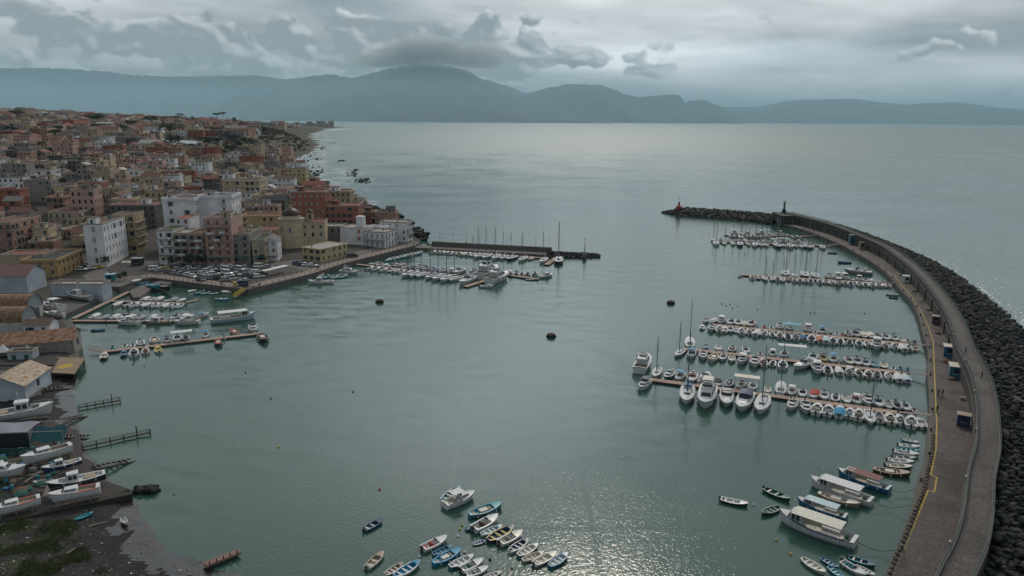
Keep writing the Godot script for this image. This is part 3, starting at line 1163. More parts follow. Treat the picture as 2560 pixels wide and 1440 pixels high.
func make_windows() -> void:
	var glass := mat("window_glass", lin(0.018, 0.024, 0.028), 0.12, null, 1.0, 0.5)
	var styles := [["white", lin(0.55, 0.55, 0.54), 0], ["brown", lin(0.10, 0.065, 0.045), 0], ["green", lin(0.04, 0.085, 0.07), 1], ["brown", lin(0.13, 0.085, 0.06), 1], ["grey", lin(0.24, 0.25, 0.26), 1], ["open", lin(0.05, 0.075, 0.075), 2]]
	for s in styles:
		var fm := mat("joinery_%s_%d" % [s[0], s[2]], s[1], 0.7)
		var g := geo()
		var p := geo()
		g.box(-0.5, -0.5, -0.03, -0.43, 0.5, 0.04)
		g.box(0.43, -0.5, -0.03, 0.5, 0.5, 0.04)
		g.box(-0.43, 0.44, -0.03, 0.43, 0.5, 0.04)
		g.box(-0.43, -0.5, -0.03, 0.43, -0.45, 0.04)
		if s[2] == 0:
			g.box(-0.025, -0.45, -0.02, 0.025, 0.44, 0.03)
			p.quad(Vector3(-0.43, -0.45, 0), Vector3(0.43, -0.45, 0), Vector3(0.43, 0.44, 0), Vector3(-0.43, 0.44, 0))
		elif s[2] == 1:
			for k in 2:
				g.box(-0.41 + 0.42 * k, -0.43, 0.0, -0.01 + 0.42 * k, 0.42, 0.035)
			p.quad(Vector3(-0.43, -0.45, -0.02), Vector3(0.43, -0.45, -0.02), Vector3(0.43, 0.44, -0.02), Vector3(-0.43, 0.44, -0.02))
		else:
			p.quad(Vector3(-0.43, -0.45, -0.02), Vector3(0.43, -0.45, -0.02), Vector3(0.43, 0.44, -0.02), Vector3(-0.43, 0.44, -0.02))
			for k in [-1, 1]:   # shutters folded back on the wall
				g.box(k * 0.78 - 0.24, -0.5, 0.2, k * 0.78 + 0.24, 0.5, 0.24)
		var m := ArrayMesh.new()
		g.add_to(m, fm)
		p.add_to(m, glass)
		win_meshes.append(m)
	var slab := mat("balcony_slab", lin(0.34, 0.31, 0.28), 0.9, stain_tex(), 0.1)
	var iron := mat("balcony_iron", lin(0.05, 0.06, 0.065), 0.6)
	var b := geo()
	b.box(-0.5, -0.14, 0.0, 0.5, 0.0, 1.0)
	balcony_mesh = b.mesh(slab)
	b = geo()
	for k in 15:
		var x := -0.49 + 0.98 * k / 14.0
		b.box(x - 0.004, 0.0, 0.95, x + 0.004, 0.95, 0.975)
	b.box(-0.5, 0.95, 0.94, 0.5, 1.0, 0.99)
	b.box(-0.5, 0.95, 0.0, -0.487, 1.0, 0.94)
	b.box(0.487, 0.95, 0.0, 0.5, 1.0, 0.94)
	b.box(-0.5, 0.0, 0.45, -0.49, 0.95, 0.48)
	b.box(0.49, 0.0, 0.45, 0.5, 0.95, 0.48)
	rail_mesh = b.mesh(iron)
	b = geo()
	b.box(-0.5, 0.0, 0.9, 0.5, 0.95, 1.0)
	b.box(-0.5, 0.0, 0.0, -0.48, 0.95, 0.9)
	b.box(0.48, 0.0, 0.0, 0.5, 0.95, 0.9)
	solid_rail_mesh = b.mesh(slab)

# a wall plane with real openings; returns the openings as [centre, width, height]
func facade(g: Geo, o: Vector3, u: Vector3, w: float, h: float, cols: Array, rows: Array, skip: Dictionary, base := -2.0, deep := 0.2) -> Array:
	var nrm := u.cross(Vector3.UP)
	var found := []
	var y := base
	var up := Vector3.UP
	for r in rows.size():
		var v0: float = rows[r][0]
		var v1: float = rows[r][1]
		if v0 > y:
			g.quad(o + up * y, o + u * w + up * y, o + u * w + up * v0, o + up * v0)
		var x := 0.0
		for k in cols.size():
			if skip.has(Vector2i(k, r)):
				continue
			var u0: float = cols[k][0]
			var u1: float = cols[k][1]
			g.quad(o + u * x + up * v0, o + u * u0 + up * v0, o + u * u0 + up * v1, o + u * x + up * v1)
			var a := o + u * u0 + up * v0
			var b := o + u * u1 + up * v0
			var c := o + u * u1 + up * v1
			var d := o + u * u0 + up * v1
			var i := nrm * -deep
			g.quad(a, a + i, d + i, d)
			g.quad(b + i, b, c, c + i)
			g.quad(a, b, b + i, a + i)
			g.quad(d + i, c + i, c, d)
			found.append([(a + c) * 0.5 + i, u1 - u0, v1 - v0, k, r])
			x = u1
		g.quad(o + u * x + up * v0, o + u * w + up * v0, o + u * w + up * v1, o + u * x + up * v1)
		y = v1
	g.quad(o + up * y, o + u * w + up * y, o + u * w + up * h, o + up * h)
	return found

func spaced(n: int, w: float, ww: float) -> Array:
	var l := []
	var gap := w / n
	for i in n:
		l.append([gap * (i + 0.5) - ww * 0.5, gap * (i + 0.5) + ww * 0.5])
	return l

# d: x, z (front corner on the left as seen from the street), turn, w, d, g, h, wall, roof, floors, flags, near
func house(d: Dictionary, root: Node3D = null, lump: Geo = null) -> Node3D:
	var near: bool = d.get("near", true)
	var w: float = d.w
	var dep: float = d.d
	var h: float = d.h
	var fl: String = d.get("flags", "")
	var floors: int = d.floors
	var fh := h / floors
	var t := root
	var g := geo()
	var faces := [[Vector3.ZERO, Vector3.RIGHT, w], [Vector3(w, 0, 0), Vector3.FORWARD, dep], [Vector3(w, 0, -dep), Vector3.LEFT, w], [Vector3(0, 0, -dep), Vector3.BACK, dep]]
	var tr := Transform3D(Basis(Vector3.UP, d.turn), Vector3(d.x, d.g, d.z))
	var eye := tr.affine_inverse() * EYE
	var joined := ArrayMesh.new()
	var jg := geo()
	var slot := 0
	for f in 4:
		var o: Vector3 = faces[f][0]
		var u: Vector3 = faces[f][1]
		var fw: float = faces[f][2]
		var nrm := u.cross(Vector3.UP)
		var seen := nrm.dot(eye - o) > 1.0
		var cols := []
		var rows := []
		var skip := {}
		if f == 0 and fl.contains("N") or f == 1 and fl.contains("n"):
			seen = false
		if seen:
			var n := clampi(int(round(fw / rng.randf_range(2.7, 3.6))), 1, 9 if d.z > -850.0 else 6)
			if d.has("cols") and f == 0:
				n = d.cols
			if d.has("side") and f == 1:
				n = d.side
			var ww := minf(1.15, fw / n * 0.5)
			cols = spaced(n, fw, ww)
			for r in floors:
				var v0 := fh * r + (0.1 if r == 0 and fl.contains("S") else fh * 0.28)
				rows.append([v0, fh * r + fh * 0.80])
			for k in n:
				for r in floors:
					if rng.randf() < d.get("blank", 0.12):
						skip[Vector2i(k, r)] = true
		var openings := []
		if t == null and d.z < -850.0:   # too far to see the depth of an opening: panes set just proud of a plain wall
			facade(g, o, u, fw, h, [], [], {})
			for r in rows.size():
				for k in cols.size():
					if not skip.has(Vector2i(k, r)):
						openings.append([o + u * (cols[k][0] + cols[k][1]) * 0.5 + Vector3(0, (rows[r][0] + rows[r][1]) * 0.5, 0) + nrm * 0.06, cols[k][1] - cols[k][0], rows[r][1] - rows[r][0]])
		else:
			openings = facade(g, o, u, fw, h, cols, rows, skip)
		if t == null:
			for q in openings:
				var c: Vector3 = q[0]
				jg.quad(c - u * q[1] * 0.5 - Vector3(0, q[2] * 0.5, 0), c + u * q[1] * 0.5 - Vector3(0, q[2] * 0.5, 0), c + u * q[1] * 0.5 + Vector3(0, q[2] * 0.5, 0), c - u * q[1] * 0.5 + Vector3(0, q[2] * 0.5, 0))
			continue
		var style := rng.randi() % win_meshes.size()
		var yaw := atan2(nrm.x, nrm.z)
		for q in openings:
			var c: Vector3 = q[0]
			var b := Basis(Vector3.UP, yaw).scaled_local(Vector3(q[1], q[2], 1.0))
			if near:
				part(t, "window", win_meshes[style if rng.randf() < 0.75 else rng.randi() % win_meshes.size()], Transform3D(b, c))
			else:
				jg.quad(c - u * q[1] * 0.5 - Vector3(0, q[2] * 0.5, 0), c + u * q[1] * 0.5 - Vector3(0, q[2] * 0.5, 0), c + u * q[1] * 0.5 + Vector3(0, q[2] * 0.5, 0), c - u * q[1] * 0.5 + Vector3(0, q[2] * 0.5, 0))
			if near and q[4] > 0 and (f == 0 and fl.contains("b") or f == 1 and fl.contains("s")) and rng.randf() < 0.7:
				var bl := Vector3(minf(q[1] + 1.0, fw / cols.size() - 0.1), 1.0, 0.95)
				var bt := Transform3D(Basis(Vector3.UP, yaw).scaled_local(bl), Vector3(c.x, fh * q[4] + 0.35, c.z) + nrm * 0.2)
				var sl := part(t, "balcony", balcony_mesh, bt)
				part(sl, "railing", rail_mesh if not fl.contains("m") else solid_rail_mesh)
		if near and seen and (f == 0 and fl.contains("B") or f == 1 and fl.contains("k")):
			for r in range(1, floors):
				var bt := Transform3D(Basis(Vector3.UP, yaw).scaled_local(Vector3(fw - 0.5, 1.0, 1.25)), o + u * fw * 0.5 + Vector3(0, fh * r + 0.1, 0))
				var sl := part(t, "balcony", balcony_mesh, bt)
				part(sl, "railing", rail_mesh if not fl.contains("m") else solid_rail_mesh)
	var rg := geo()
	var rc := house_color(ROOFS, d.roof)
	var pg := geo()
	if fl.contains("G"):
		var e := 0.35
		var top := h + minf(w, dep) * 0.24
		if w >= dep:
			var m := -dep * 0.5
			rg.quad(Vector3(-e, h - 0.1, e), Vector3(w + e, h - 0.1, e), Vector3(w + e, top, m), Vector3(-e, top, m))
			rg.quad(Vector3(w + e, h - 0.1, -dep - e), Vector3(-e, h - 0.1, -dep - e), Vector3(-e, top, m), Vector3(w + e, top, m))
			g.tri(Vector3(w, h, 0), Vector3(w, h, -dep), Vector3(w, top - 0.1, m))
			g.tri(Vector3(0, h, -dep), Vector3(0, h, 0), Vector3(0, top - 0.1, m))
		else:
			var m := w * 0.5
			rg.quad(Vector3(w + e, h - 0.1, e), Vector3(w + e, h - 0.1, -dep - e), Vector3(m, top, -dep - e), Vector3(m, top, e))
			rg.quad(Vector3(-e, h - 0.1, -dep - e), Vector3(-e, h - 0.1, e), Vector3(m, top, e), Vector3(m, top, -dep - e))
			g.tri(Vector3(0, h, 0), Vector3(w, h, 0), Vector3(m, top - 0.1, 0))
			g.tri(Vector3(w, h, -dep), Vector3(0, h, -dep), Vector3(m, top - 0.1, -dep))
	else:
		rg.quad(Vector3(0.02, h - 0.03, -0.02), Vector3(w - 0.02, h - 0.03, -0.02), Vector3(w - 0.02, h - 0.03, -dep + 0.02), Vector3(0.02, h - 0.03, -dep + 0.02))
		var ph: float = d.get("parapet", 0.55)
		var e := 0.06 if not fl.contains("C") else 0.32
		var k := 0.24
		var y0 := h - (0.0 if not fl.contains("C") else 0.3)
		pg.box(-e, y0, -k, w + e, h + ph, e)
		pg.box(-e, y0, -dep - e, w + e, h + ph, -dep + k)
		pg.box(-e, y0, -dep + k, k, h + ph, -k)
		pg.box(w - k, y0, -dep + k, w + e, h + ph, -k)
	if t == null:   # far off: everything goes into one mass
		var wc := house_color(WALLS, d.wall)
		for q in [[g, wc], [pg, wc.lerp(Color(0.4, 0.37, 0.33), 0.4)], [rg, rc], [jg, Color(0.03, 0.04, 0.045)]]:
			lump.col = q[1]
			var src: Geo = q[0]
			for i in range(0, src.v.size(), 3):
				lump.v.append(tr * src.v[i]); lump.v.append(tr * src.v[i + 1]); lump.v.append(tr * src.v[i + 2])
				for j in 3:
					lump.n.append(tr.basis * src.n[i + j])
					lump.c.append(lump.col)
		return null
	t.transform = tr
	gpart(t, "wall", g, wall_mat(d.wall))
	gpart(t, "roof", rg, roof_mat(d.roof))
	if pg.v.size():
		gpart(t, "parapet", pg, mat("parapet", lin(0.36, 0.32, 0.28), 0.92, stain_tex(), 0.1) if not fl.contains("C") else wall_mat(d.wall))
	if jg.v.size():
		gpart(t, "far_windows", jg, mat("window_glass", Color.WHITE), "stuff")
	if not fl.contains("G"):
		roof_clutter(t, w, dep, h, d)
	if fl.contains("A"):
		var ag := geo()
		var aw := w * 0.8
		ag.hexa([Vector3(w * 0.1, fh * 0.78, 1.6), Vector3(w * 0.1 + aw, fh * 0.78, 1.6), Vector3(w * 0.1 + aw, fh * 0.95, 0.03), Vector3(w * 0.1, fh * 0.95, 0.03), Vector3(w * 0.1, fh * 0.81, 1.6), Vector3(w * 0.1 + aw, fh * 0.81, 1.6), Vector3(w * 0.1 + aw, fh * 0.98, 0.03), Vector3(w * 0.1, fh * 0.98, 0.03)])
		var ac: Array = [lin(0.05, 0.12, 0.10), lin(0.40, 0.34, 0.27), lin(0.06, 0.13, 0.16)]
		var ai := rng.randi() % 3
		gpart(t, "awning", ag, mat("awning_%d" % ai, ac[ai], 0.9))
	if fl.contains("L"):
		for r in range(1, floors):
			if rng.randf() < 0.6:
				laundry(t, Vector3(rng.randf_range(0.5, w * 0.5), fh * r + 1.0, 1.35), Vector3.RIGHT, rng.randf_range(1.5, 3.5))
	return t

func laundry(t: Node3D, o: Vector3, u: Vector3, length: float) -> void:
	var cols := [lin(0.62, 0.63, 0.66), lin(0.36, 0.46, 0.58), lin(0.55, 0.52, 0.48)]
	var x := 0.0
	while x < length:
		var w := rng.randf_range(0.35, 0.8)
		var hgt := rng.randf_range(0.5, 1.1)
		var g := geo()
		var nn := u.cross(Vector3.UP) * 0.015
		g.obox(o + u * (x + w * 0.5) - Vector3(0, hgt * 0.5, 0), u * w * 0.47, Vector3(0, hgt * 0.5, 0), nn)
		var i := rng.randi() % 3
		gpart(t, "laundry", g, mat("laundry_%d" % i, cols[i], 0.95))
		x += w

func roof_clutter(t: Node3D, w: float, dep: float, h: float, d: Dictionary) -> void:
	var fl: String = d.get("flags", "")
	if fl.contains("P") and w > 6.0 and dep > 6.0:
		var pw := rng.randf_range(2.6, minf(5.5, w * 0.5))
		var pd := rng.randf_range(2.6, minf(5.0, dep * 0.5))
		var px := rng.randf_range(0.6, w - pw - 0.6)
		var pz := -rng.randf_range(0.9, dep - pd - 0.6)
		var ph := rng.randf_range(2.1, 2.9)
		var g := geo()
		g.box(px, h, pz - pd, px + pw, h + ph, pz)
		var hut := gpart(t, "roof_hut", g, wall_mat([d.wall, 0, 3, 6][rng.randi() % 4]))
		g = geo()
		g.box(px - 0.2, h + ph, pz - pd - 0.2, px + pw + 0.2, h + ph + 0.16, pz + 0.2)
		gpart(hut, "hut_roof", g, roof_mat([0, 2, 3, 1][rng.randi() % 4]))
		g = geo()
		g.box(px + pw * 0.3, h + 0.05, pz, px + pw * 0.3 + 0.85, h + 2.0, pz + 0.03)
		gpart(hut, "door", g, mat("hut_door", lin(0.06, 0.07, 0.07), 0.7))
	if fl.contains("T"):
		var g := geo()
		var c := Vector3(rng.randf_range(1.2, w - 1.2), h, -rng.randf_range(1.2, dep - 1.2))
		g.lathe(c, [Vector2(0.0, 0.3), Vector2(0.6, 0.3), Vector2(0.62, 1.3), Vector2(0.45, 1.5), Vector2(0.0, 1.55)], 9)
		for k in 4:
			g.tube(c + Vector3(0.4 * (1 if k % 2 else -1), 0, 0.4 * (1 if k < 2 else -1)), c + Vector3(0.4 * (1 if k % 2 else -1), 0.32, 0.4 * (1 if k < 2 else -1)), 0.05, 0.05, 4)
		gpart(t, "water_tank", g, mat("water_tank_%d" % (rng.randi() % 2), [lin(0.08, 0.14, 0.19), lin(0.42, 0.43, 0.44)][rng.randi() % 2], 0.6))
	if rng.randf() < 0.5:
		var g := geo()
		var c := Vector3(rng.randf_range(0.8, w - 0.8), h + 1.1, -rng.randf_range(0.8, dep - 0.8))
		g.tube(c - Vector3(0, 1.1, 0), c, 0.05, 0.05, 4)
		for i in 8:
			var a0 := TAU * i / 8
			var a1 := TAU * (i + 1) / 8
			g.tri(c + Vector3(0, 0, -0.12), c + Vector3(cos(a0), sin(a0), 0.15) * 0.5, c + Vector3(cos(a1), sin(a1), 0.15) * 0.5)
		gpart(t, "dish_aerial", g, mat("dish_white", lin(0.5, 0.5, 0.5), 0.6))
	for k in rng.randi_range(0, 3):
		var g := geo()
		var c := Vector3(rng.randf_range(0.8, w - 0.8), h, -rng.randf_range(0.8, dep - 0.8))
		if rng.randf() < 0.5:
			g.box(c.x - 0.3, h, c.z - 0.25, c.x + 0.3, h + rng.randf_range(0.9, 1.6), c.z + 0.25)
			gpart(t, "chimney", g, mat("parapet", Color.WHITE))
		else:
			var top := rng.randf_range(2.0, 3.2)
			g.tube(c, c + Vector3(0, top, 0), 0.035, 0.03, 4)
			for j in 4:
				g.bar(c + Vector3(-0.5 + 0.05 * j, top - 0.16 * j, 0), c + Vector3(0.5 - 0.05 * j, top - 0.16 * j, 0.1), 0.03, 0.03)
			gpart(t, "aerial", g, mat("balcony_iron", Color.WHITE))
	if rng.randf() < d.get("shed", 0.35) and w > 7.0 and dep > 7.0:   # lean-to covers and terrace canopies
		var g := geo()
		var aw := rng.randf_range(2.5, w * 0.45)
		var ad := rng.randf_range(2.0, 3.5)
		var ax := rng.randf_range(0.5, w - aw - 0.5)
		var az := -rng.randf_range(0.6, dep - ad - 0.6)
		g.hexa([Vector3(ax, h + 2.0, az), Vector3(ax + aw, h + 2.0, az), Vector3(ax + aw, h + 2.3, az - ad), Vector3(ax, h + 2.3, az - ad), Vector3(ax, h + 2.08, az), Vector3(ax + aw, h + 2.08, az), Vector3(ax + aw, h + 2.38, az - ad), Vector3(ax, h + 2.38, az - ad)])
		for q in [Vector3(ax + 0.1, h, az - 0.1), Vector3(ax + aw - 0.1, h, az - 0.1), Vector3(ax + 0.1, h, az - ad + 0.1), Vector3(ax + aw - 0.1, h, az - ad + 0.1)]:
			g.tube(q, q + Vector3(0, 2.1, 0), 0.05, 0.05, 4)
		gpart(t, "terrace_cover", g, roof_mat([4, 1, 2, 3, 0][rng.randi() % 5]))

func describe(d: Dictionary) -> String:
	var fl: String = d.get("flags", "")
	var s := "%s %s-storey house with %s %s roof" % [WALLS[d.wall][0], COUNT[d.floors], "pitched" if fl.contains("G") else "flat", ROOFS[d.roof][0]]
	if fl.contains("B"):
		s += ", long balconies"
	elif fl.contains("b"):
		s += ", small balconies"
	if fl.contains("P"):
		s += ", roof hut"
	elif fl.contains("T"):
		s += ", water tank"
	return s

# a house given by photograph pixels: roof corners (front left, front right, back right) and the foot of the front right corner or the roof height
func house_at(lf: Array, rf: Array, rb: Array, foot, g: float, top, called: String, label: String, wall: int, roof: int, floors: int, flags: String, more := {}) -> Node3D:
	var hh := 0.0
	if foot == null:
		hh = top
	else:
		var q := at(foot[0], foot[1], g)
		var lo := g
		var hi := 60.0
		for i in 40:
			var m := (lo + hi) * 0.5
			if to_pixel(Vector3(q.x, m, q.z)).y > rf[1]:
				lo = m
			else:
				hi = m
		hh = lo
	var a := at(lf[0], lf[1], hh)
	var b := at(rf[0], rf[1], hh)
	var c := at(rb[0], rb[1], hh)
	var u := b - a
	var turn := atan2(-u.z, u.x)
	if more.has("turn"):
		turn = deg_to_rad(more.turn)
	var dir := Vector3(cos(turn), 0, -sin(turn))
	var into := Vector3(-dir.z, 0, dir.x) * -1.0
	into = dir.cross(Vector3.UP) * -1.0
	var w := maxf(u.length(), 3.0)
	var dep := clampf((c - b).dot(into), 5.0, more.get("deepest", 26.0))
	var o := b - dir * w
	var d := {"x": o.x, "z": o.z, "turn": turn, "w": w, "d": dep, "g": g, "h": hh - g, "wall": wall, "roof": roof, "floors": floors, "flags": flags, "near": true}
	d.merge(more, true)
	d.turn = turn
	var t := thing(called, label, "building")
	house(d, t)
	taken.append([Transform3D(Basis(Vector3.UP, turn), Vector3(d.x, 0, d.z)), d.w, d.d])
	return t

var taken := []

func is_free(tr: Transform3D, w: float, dep: float, gap := 0.6) -> bool:
	for q in taken:
		var inv: Transform3D = q[0].affine_inverse()
		if inv.origin.length() < 0.0:
			continue
		if (q[0].origin - tr.origin).length() > q[1] + q[2] + w + dep:
			continue
		for i in 5:
			for j in 5:
				var p: Vector3 = inv * (tr * Vector3(w * i / 4.0, 0, -dep * j / 4.0))
				if p.x > -gap and p.x < q[1] + gap and p.z < gap and p.z > -q[2] - gap:
					return false
		for i in 3:
			for j in 3:
				var p: Vector3 = tr.affine_inverse() * (q[0] * Vector3(q[1] * i / 2.0, 0, -q[2] * j / 2.0))
				if p.x > -gap and p.x < w + gap and p.z < gap and p.z > -dep - gap:
					return false
	return true
# ---------------------------------------------------------------- town
func za(x: float, y: float) -> Array:
	return [x / 4.0, 240.0 + y / 4.0]
func zb(x: float, y: float) -> Array:
	return [400.0 + x / 4.0, 280.0 + y / 4.0]
func zc(x: float, y: float) -> Array:
	return [x / 5.333, 520.0 + y / 5.333]
func zd(x: float, y: float) -> Array:
	return [380.0 + x / 5.333, 480.0 + y / 5.333]
func ze(x: float, y: float) -> Array:
	return [740.0 + x / 3.2, 500.0 + y / 3.2]

func make_town() -> void:
	make_windows()
	# the houses that stand out, from the waterfront back
	var t := house_at(zc(1115, 225), zc(1365, 225), zc(1530, 95), zc(1400, 770), 2.5, null, "corner_house", "narrow white four-storey corner house with long row of side windows", 3, 3, 4, "PT", {"cols": 1, "side": 7, "turn": 8, "blank": 0.0, "deepest": 24.0})
	t = house_at(zc(1530, 95), zc(1600, 75), zc(1650, 30), null, 3.0, 19.5, "balcony_house", "slim yellow house with green balconies behind the white corner house", 9, 0, 5, "Bk", {"turn": 8, "w": 9.0, "x": -176.0, "z": -320.0})
	t = house_at(zd(685, 365), zd(1045, 365), zd(1140, 300), zd(1085, 960), 2.5, null, "pink_apartment_house", "tall pink apartment house with five long balconies behind the car park", 1, 0, 6, "BAnPL", {"cols": 3, "blank": 0.0, "turn": 4})
	for r in 3:
		laundry(t, Vector3(2.0 + r * 2.2, 7.6 + r * 3.1, 1.4), Vector3.RIGHT, 1.6)
	t = house_at(zd(60, 525), zd(270, 525), zd(330, 450), zd(285, 945), 2.5, null, "row_house", "white four-storey row house with a green awning by the car park", 3, 7, 4, "BAL", {"cols": 2, "blank": 0.0, "turn": 3, "d": 14.0}); 
	t = house_at(zd(275, 560), zd(465, 560), zd(560, 500), zd(470, 945), 2.5, null, "row_house", "pale four-storey row house with a whitish roof terrace by the car park", 5, 4, 4, "BmL", {"cols": 2, "blank": 0.0, "turn": 3})
	t = house_at(zd(470, 565), zd(680, 565), zd(740, 505), zd(682, 945), 2.5, null, "row_house", "pinkish four-storey row house beside the tall pink apartment house", 1, 0, 4, "BmL", {"cols": 2, "blank": 0.0, "turn": 3})
	t = house_at(zd(120, 405), zd(320, 405), zd(530, 325), null, 3.0, 19.0, "set_back_house", "white house with a bright orange roof behind the row houses", 3, 6, 5, "n", {"turn": 3, "z": -316.0, "parapet": 0.2, "deepest": 12.0})
	t = house_at(zd(150, 105), zd(560, 110), zd(640, 60), null, 6.0, 25.0, "white_apartment_block", "large pale grey apartment block with few front windows", 3, 1, 5, "CPT", {"cols": 2, "blank": 0.35, "turn": 2, "parapet": 1.1})
	t = house_at(zd(600, 85), zd(1060, 75), zd(1170, 30), null, 6.0, 25.5, "white_apartment_block", "large white apartment block with stacked balconies beside the grey block", 3, 3, 5, "CbsPT", {"cols": 2, "side": 3, "blank": 0.15, "turn": 6, "parapet": 1.1})
	t = house_at(zd(1190, 325), zd(1800, 325), zd(1830, 290), null, 4.0, 14.0, "long_hall", "long low yellow hall with a red flat roof beside the domed church", 9, 1, 3, "C", {"turn": 3, "blank": 0.3})
	t = house_at(zd(1290, 480), zd(1700, 490), zd(1720, 430), null, 3.0, 10.0, "annex_hall", "low yellow annex with a red terrace roof before the long hall", 9, 1, 2, "T", {"turn": 3, "blank": 0.3, "z": -340.0})
	t = house_at(zd(1100, 560), zd(1290, 575), zd(1460, 450), zd(1300, 945), 2.5, null, "old_narrow_house", "narrow weathered house with a long mottled flank by the car park", 6, 3, 4, "bnA", {"turn": 5, "cols": 2, "deepest": 22.0})
	t = house_at(zd(1330, 655), zd(1500, 655), zd(1670, 530), zd(1480, 940), 2.5, null, "green_roofed_house", "low house with a green roof terrace and cream awning", 5, 7, 3, "bA", {"turn": 5, "cols": 2, "deepest": 18.0})
	t = house_at(zd(1490, 640), zd(1665, 650), zd(1730, 600), zd(1680, 905), 2.5, null, "small_house", "small white three-storey house with a pale grey roof near the church", 3, 2, 3, "GA", {"turn": 8, "cols": 2})
	make_church()
	t = house_at(ze(65, 375), ze(195, 395), ze(400, 345), ze(200, 500), 2.0, null, "harbour_office", "two-storey yellow house with overhanging beige roof on the quayside", 9, 4, 2, "C", {"turn": -28, "cols": 3, "side": 5, "blank": 0.05, "deepest": 17.0, "parapet": 0.15, "shed": 0.0})
	make_club()
	t = house_at(zb(1405, 865), zb(1700, 870), zb(1840, 845), null, 6.0, 25.0, "red_palace", "tall dark red palace with white window frames behind the church", 4, 1, 5, "PT", {"turn": 3, "w": 17.0, "x": -112.0, "z": -371.0, "d": 16.0})
	t = house_at(zb(1530, 965), zb(1945, 965), zb(2000, 920), null, 5.0, 18.0, "red_house", "long brick red house with a stepped terrace beside the white club", 4, 1, 4, "P", {"turn": 3, "z": -372.0, "deepest": 15.0})
	t = house_at(zb(1560, 800), zb(1900, 800), zb(2000, 775), null, 6.0, 22.0, "brown_house", "broad brown house with wide eaves standing above the sea", 5, 0, 5, "sCP", {"turn": 3})
	t = house_at(zb(1690, 1110), zb(1890, 1110), zb(1920, 1068), null, 3.0, 10.0, "low_hall", "low grey hall with a flat white metal roof before the red house", 6, 4, 2, "", {"turn": 3, "blank": 0.5, "shed": 0.0, "deepest": 12.0, "z": -354.0})
	t = house_at(zc(290, 705), zc(755, 700), zc(935, 565), zc(780, 915), 2.2, null, "customs_house", "two-storey ochre house with grey corner stones beside the boatyard", 2, 5, 2, "C", {"turn": 8, "cols": 3, "side": 6, "blank": 0.1, "shed": 0.3})
	t = house_at(zc(-300, 905), zc(345, 905), zc(560, 815), zc(350, 1150), 1.5, null, "boat_shed", "grey boat shed with a mauve metal roof", 11, 1, 1, "GNn", {"turn": 4})
	t.find_child("roof*", true, false).mesh.surface_set_material(0, mat("mauve_metal", lin(0.20, 0.10, 0.11), 0.6, corrugated(), 0.35))
	t = house_at(zc(-300, 715), zc(290, 715), zc(440, 640), null, 2.2, 9.0, "low_house", "low house with red terrace roofs behind the ochre house", 5, 1, 2, "", {"turn": 6, "z": -279.0, "blank": 0.4})
	t = house_at(zc(690, 1022), zc(1350, 1030), zc(1450, 1005), zc(1370, 1195), 1.5, null, "warehouse", "long low whitish warehouse wall beside the boat basin", 11, 4, 1, "Nn", {"turn": 0, "d": 6.0, "shed": 0.0})
	t = house_at(zc(-200, 205), zc(140, 205), zc(640, 85), null, 3.0, 17.0, "old_tenement", "old salmon tenement with terracotta roof and hanging laundry", 8, 0, 4, "bsL", {"turn": 5, "deepest": 24.0})
	t = house_at(zc(60, 325), zc(240, 325), zc(330, 270), null, 2.5, 11.0, "front_annex", "plain cream annex before the old salmon tenement", 0, 3, 3, "", {"turn": 5, "cols": 1, "blank": 0.3, "z": -303.0, "d": 8.0})
	t = house_at(zc(650, 60), zc(1045, 60), zc(1300, -40), zc(1045, 330), 4.0, null, "old_palazzo", "weathered pinkish palazzo with an arched gateway and tall windows", 5, 0, 3, "bs", {"turn": 8, "deepest": 24.0})
	t = house_at(za(1090, 1095), za(1545, 1095), za(1640, 1062), za(1570, 1360), 4.0, null, "dark_palazzo", "soot-blackened palazzo with a red terrace roof behind the white corner house", 7, 1, 4, "bP", {"turn": 3})
	t = house_at(za(-100, 840), za(435, 840), za(600, 790), za(450, 1065), 9.0, null, "pink_tenement", "long pink tenement with balconies and a terracotta roof on the hillside", 1, 0, 4, "bsP", {"turn": 8, "deepest": 26.0})
	t = house_at(za(695, 945), za(930, 945), za(985, 930), null, 8.0, 24.0, "pink_house", "square pink house with a terracotta roof above the old palazzo", 1, 0, 4, "P", {"turn": 5, "d": 10.0})
	t = house_at(za(310, 745), za(505, 745), za(590, 720), null, 9.0, 27.0, "white_stepped_house", "white house with stepped roof terraces on the hillside", 3, 2, 5, "PT", {"turn": 8, "deepest": 14.0})
	t = house_at(za(520, 465), za(740, 465), za(760, 452), null, 18.0, 36.0, "cream_block", "plain cream block with scattered dark windows on the hillside", 0, 0, 5, "", {"turn": 8, "deepest": 16.0, "cols": 5, "blank": 0.45})
	t = house_at(za(920, 490), za(1210, 490), za(1275, 470), null, 18.0, 33.0, "ochre_block", "wide ochre apartment block with rows of balconies on the hillside", 2, 0, 4, "BmP", {"turn": 8, "deepest": 18.0})
	t = house_at(za(1390, 440), za(1500, 440), za(1610, 415), null, 18.0, 37.0, "orange_house", "tall orange house beside the white greenhouse strip", 2, 4, 5, "bsP", {"turn": 8, "deepest": 18.0})
	t = house_at(za(290, 610), za(520, 610), za(545, 590), null, 12.0, 28.0, "brick_gable_house", "house with a large bare brick red wall on the hillside", 4, 3, 4, "Nn", {"turn": 8, "deepest": 14.0})
	t = house_at(za(1615, 755), za(1720, 755), za(1770, 735), null, 10.0, 23.0, "dark_red_house", "narrow dark red house with white framed windows", 4, 3, 4, "b", {"turn": 6, "cols": 2, "deepest": 14.0})
	t = house_at(za(1720, 815), za(1850, 815), za(1945, 790), null, 10.0, 20.0, "beige_house", "beige house with a planted roof terrace beside the dark red house", 0, 0, 3, "b", {"turn": 6, "deepest": 14.0})
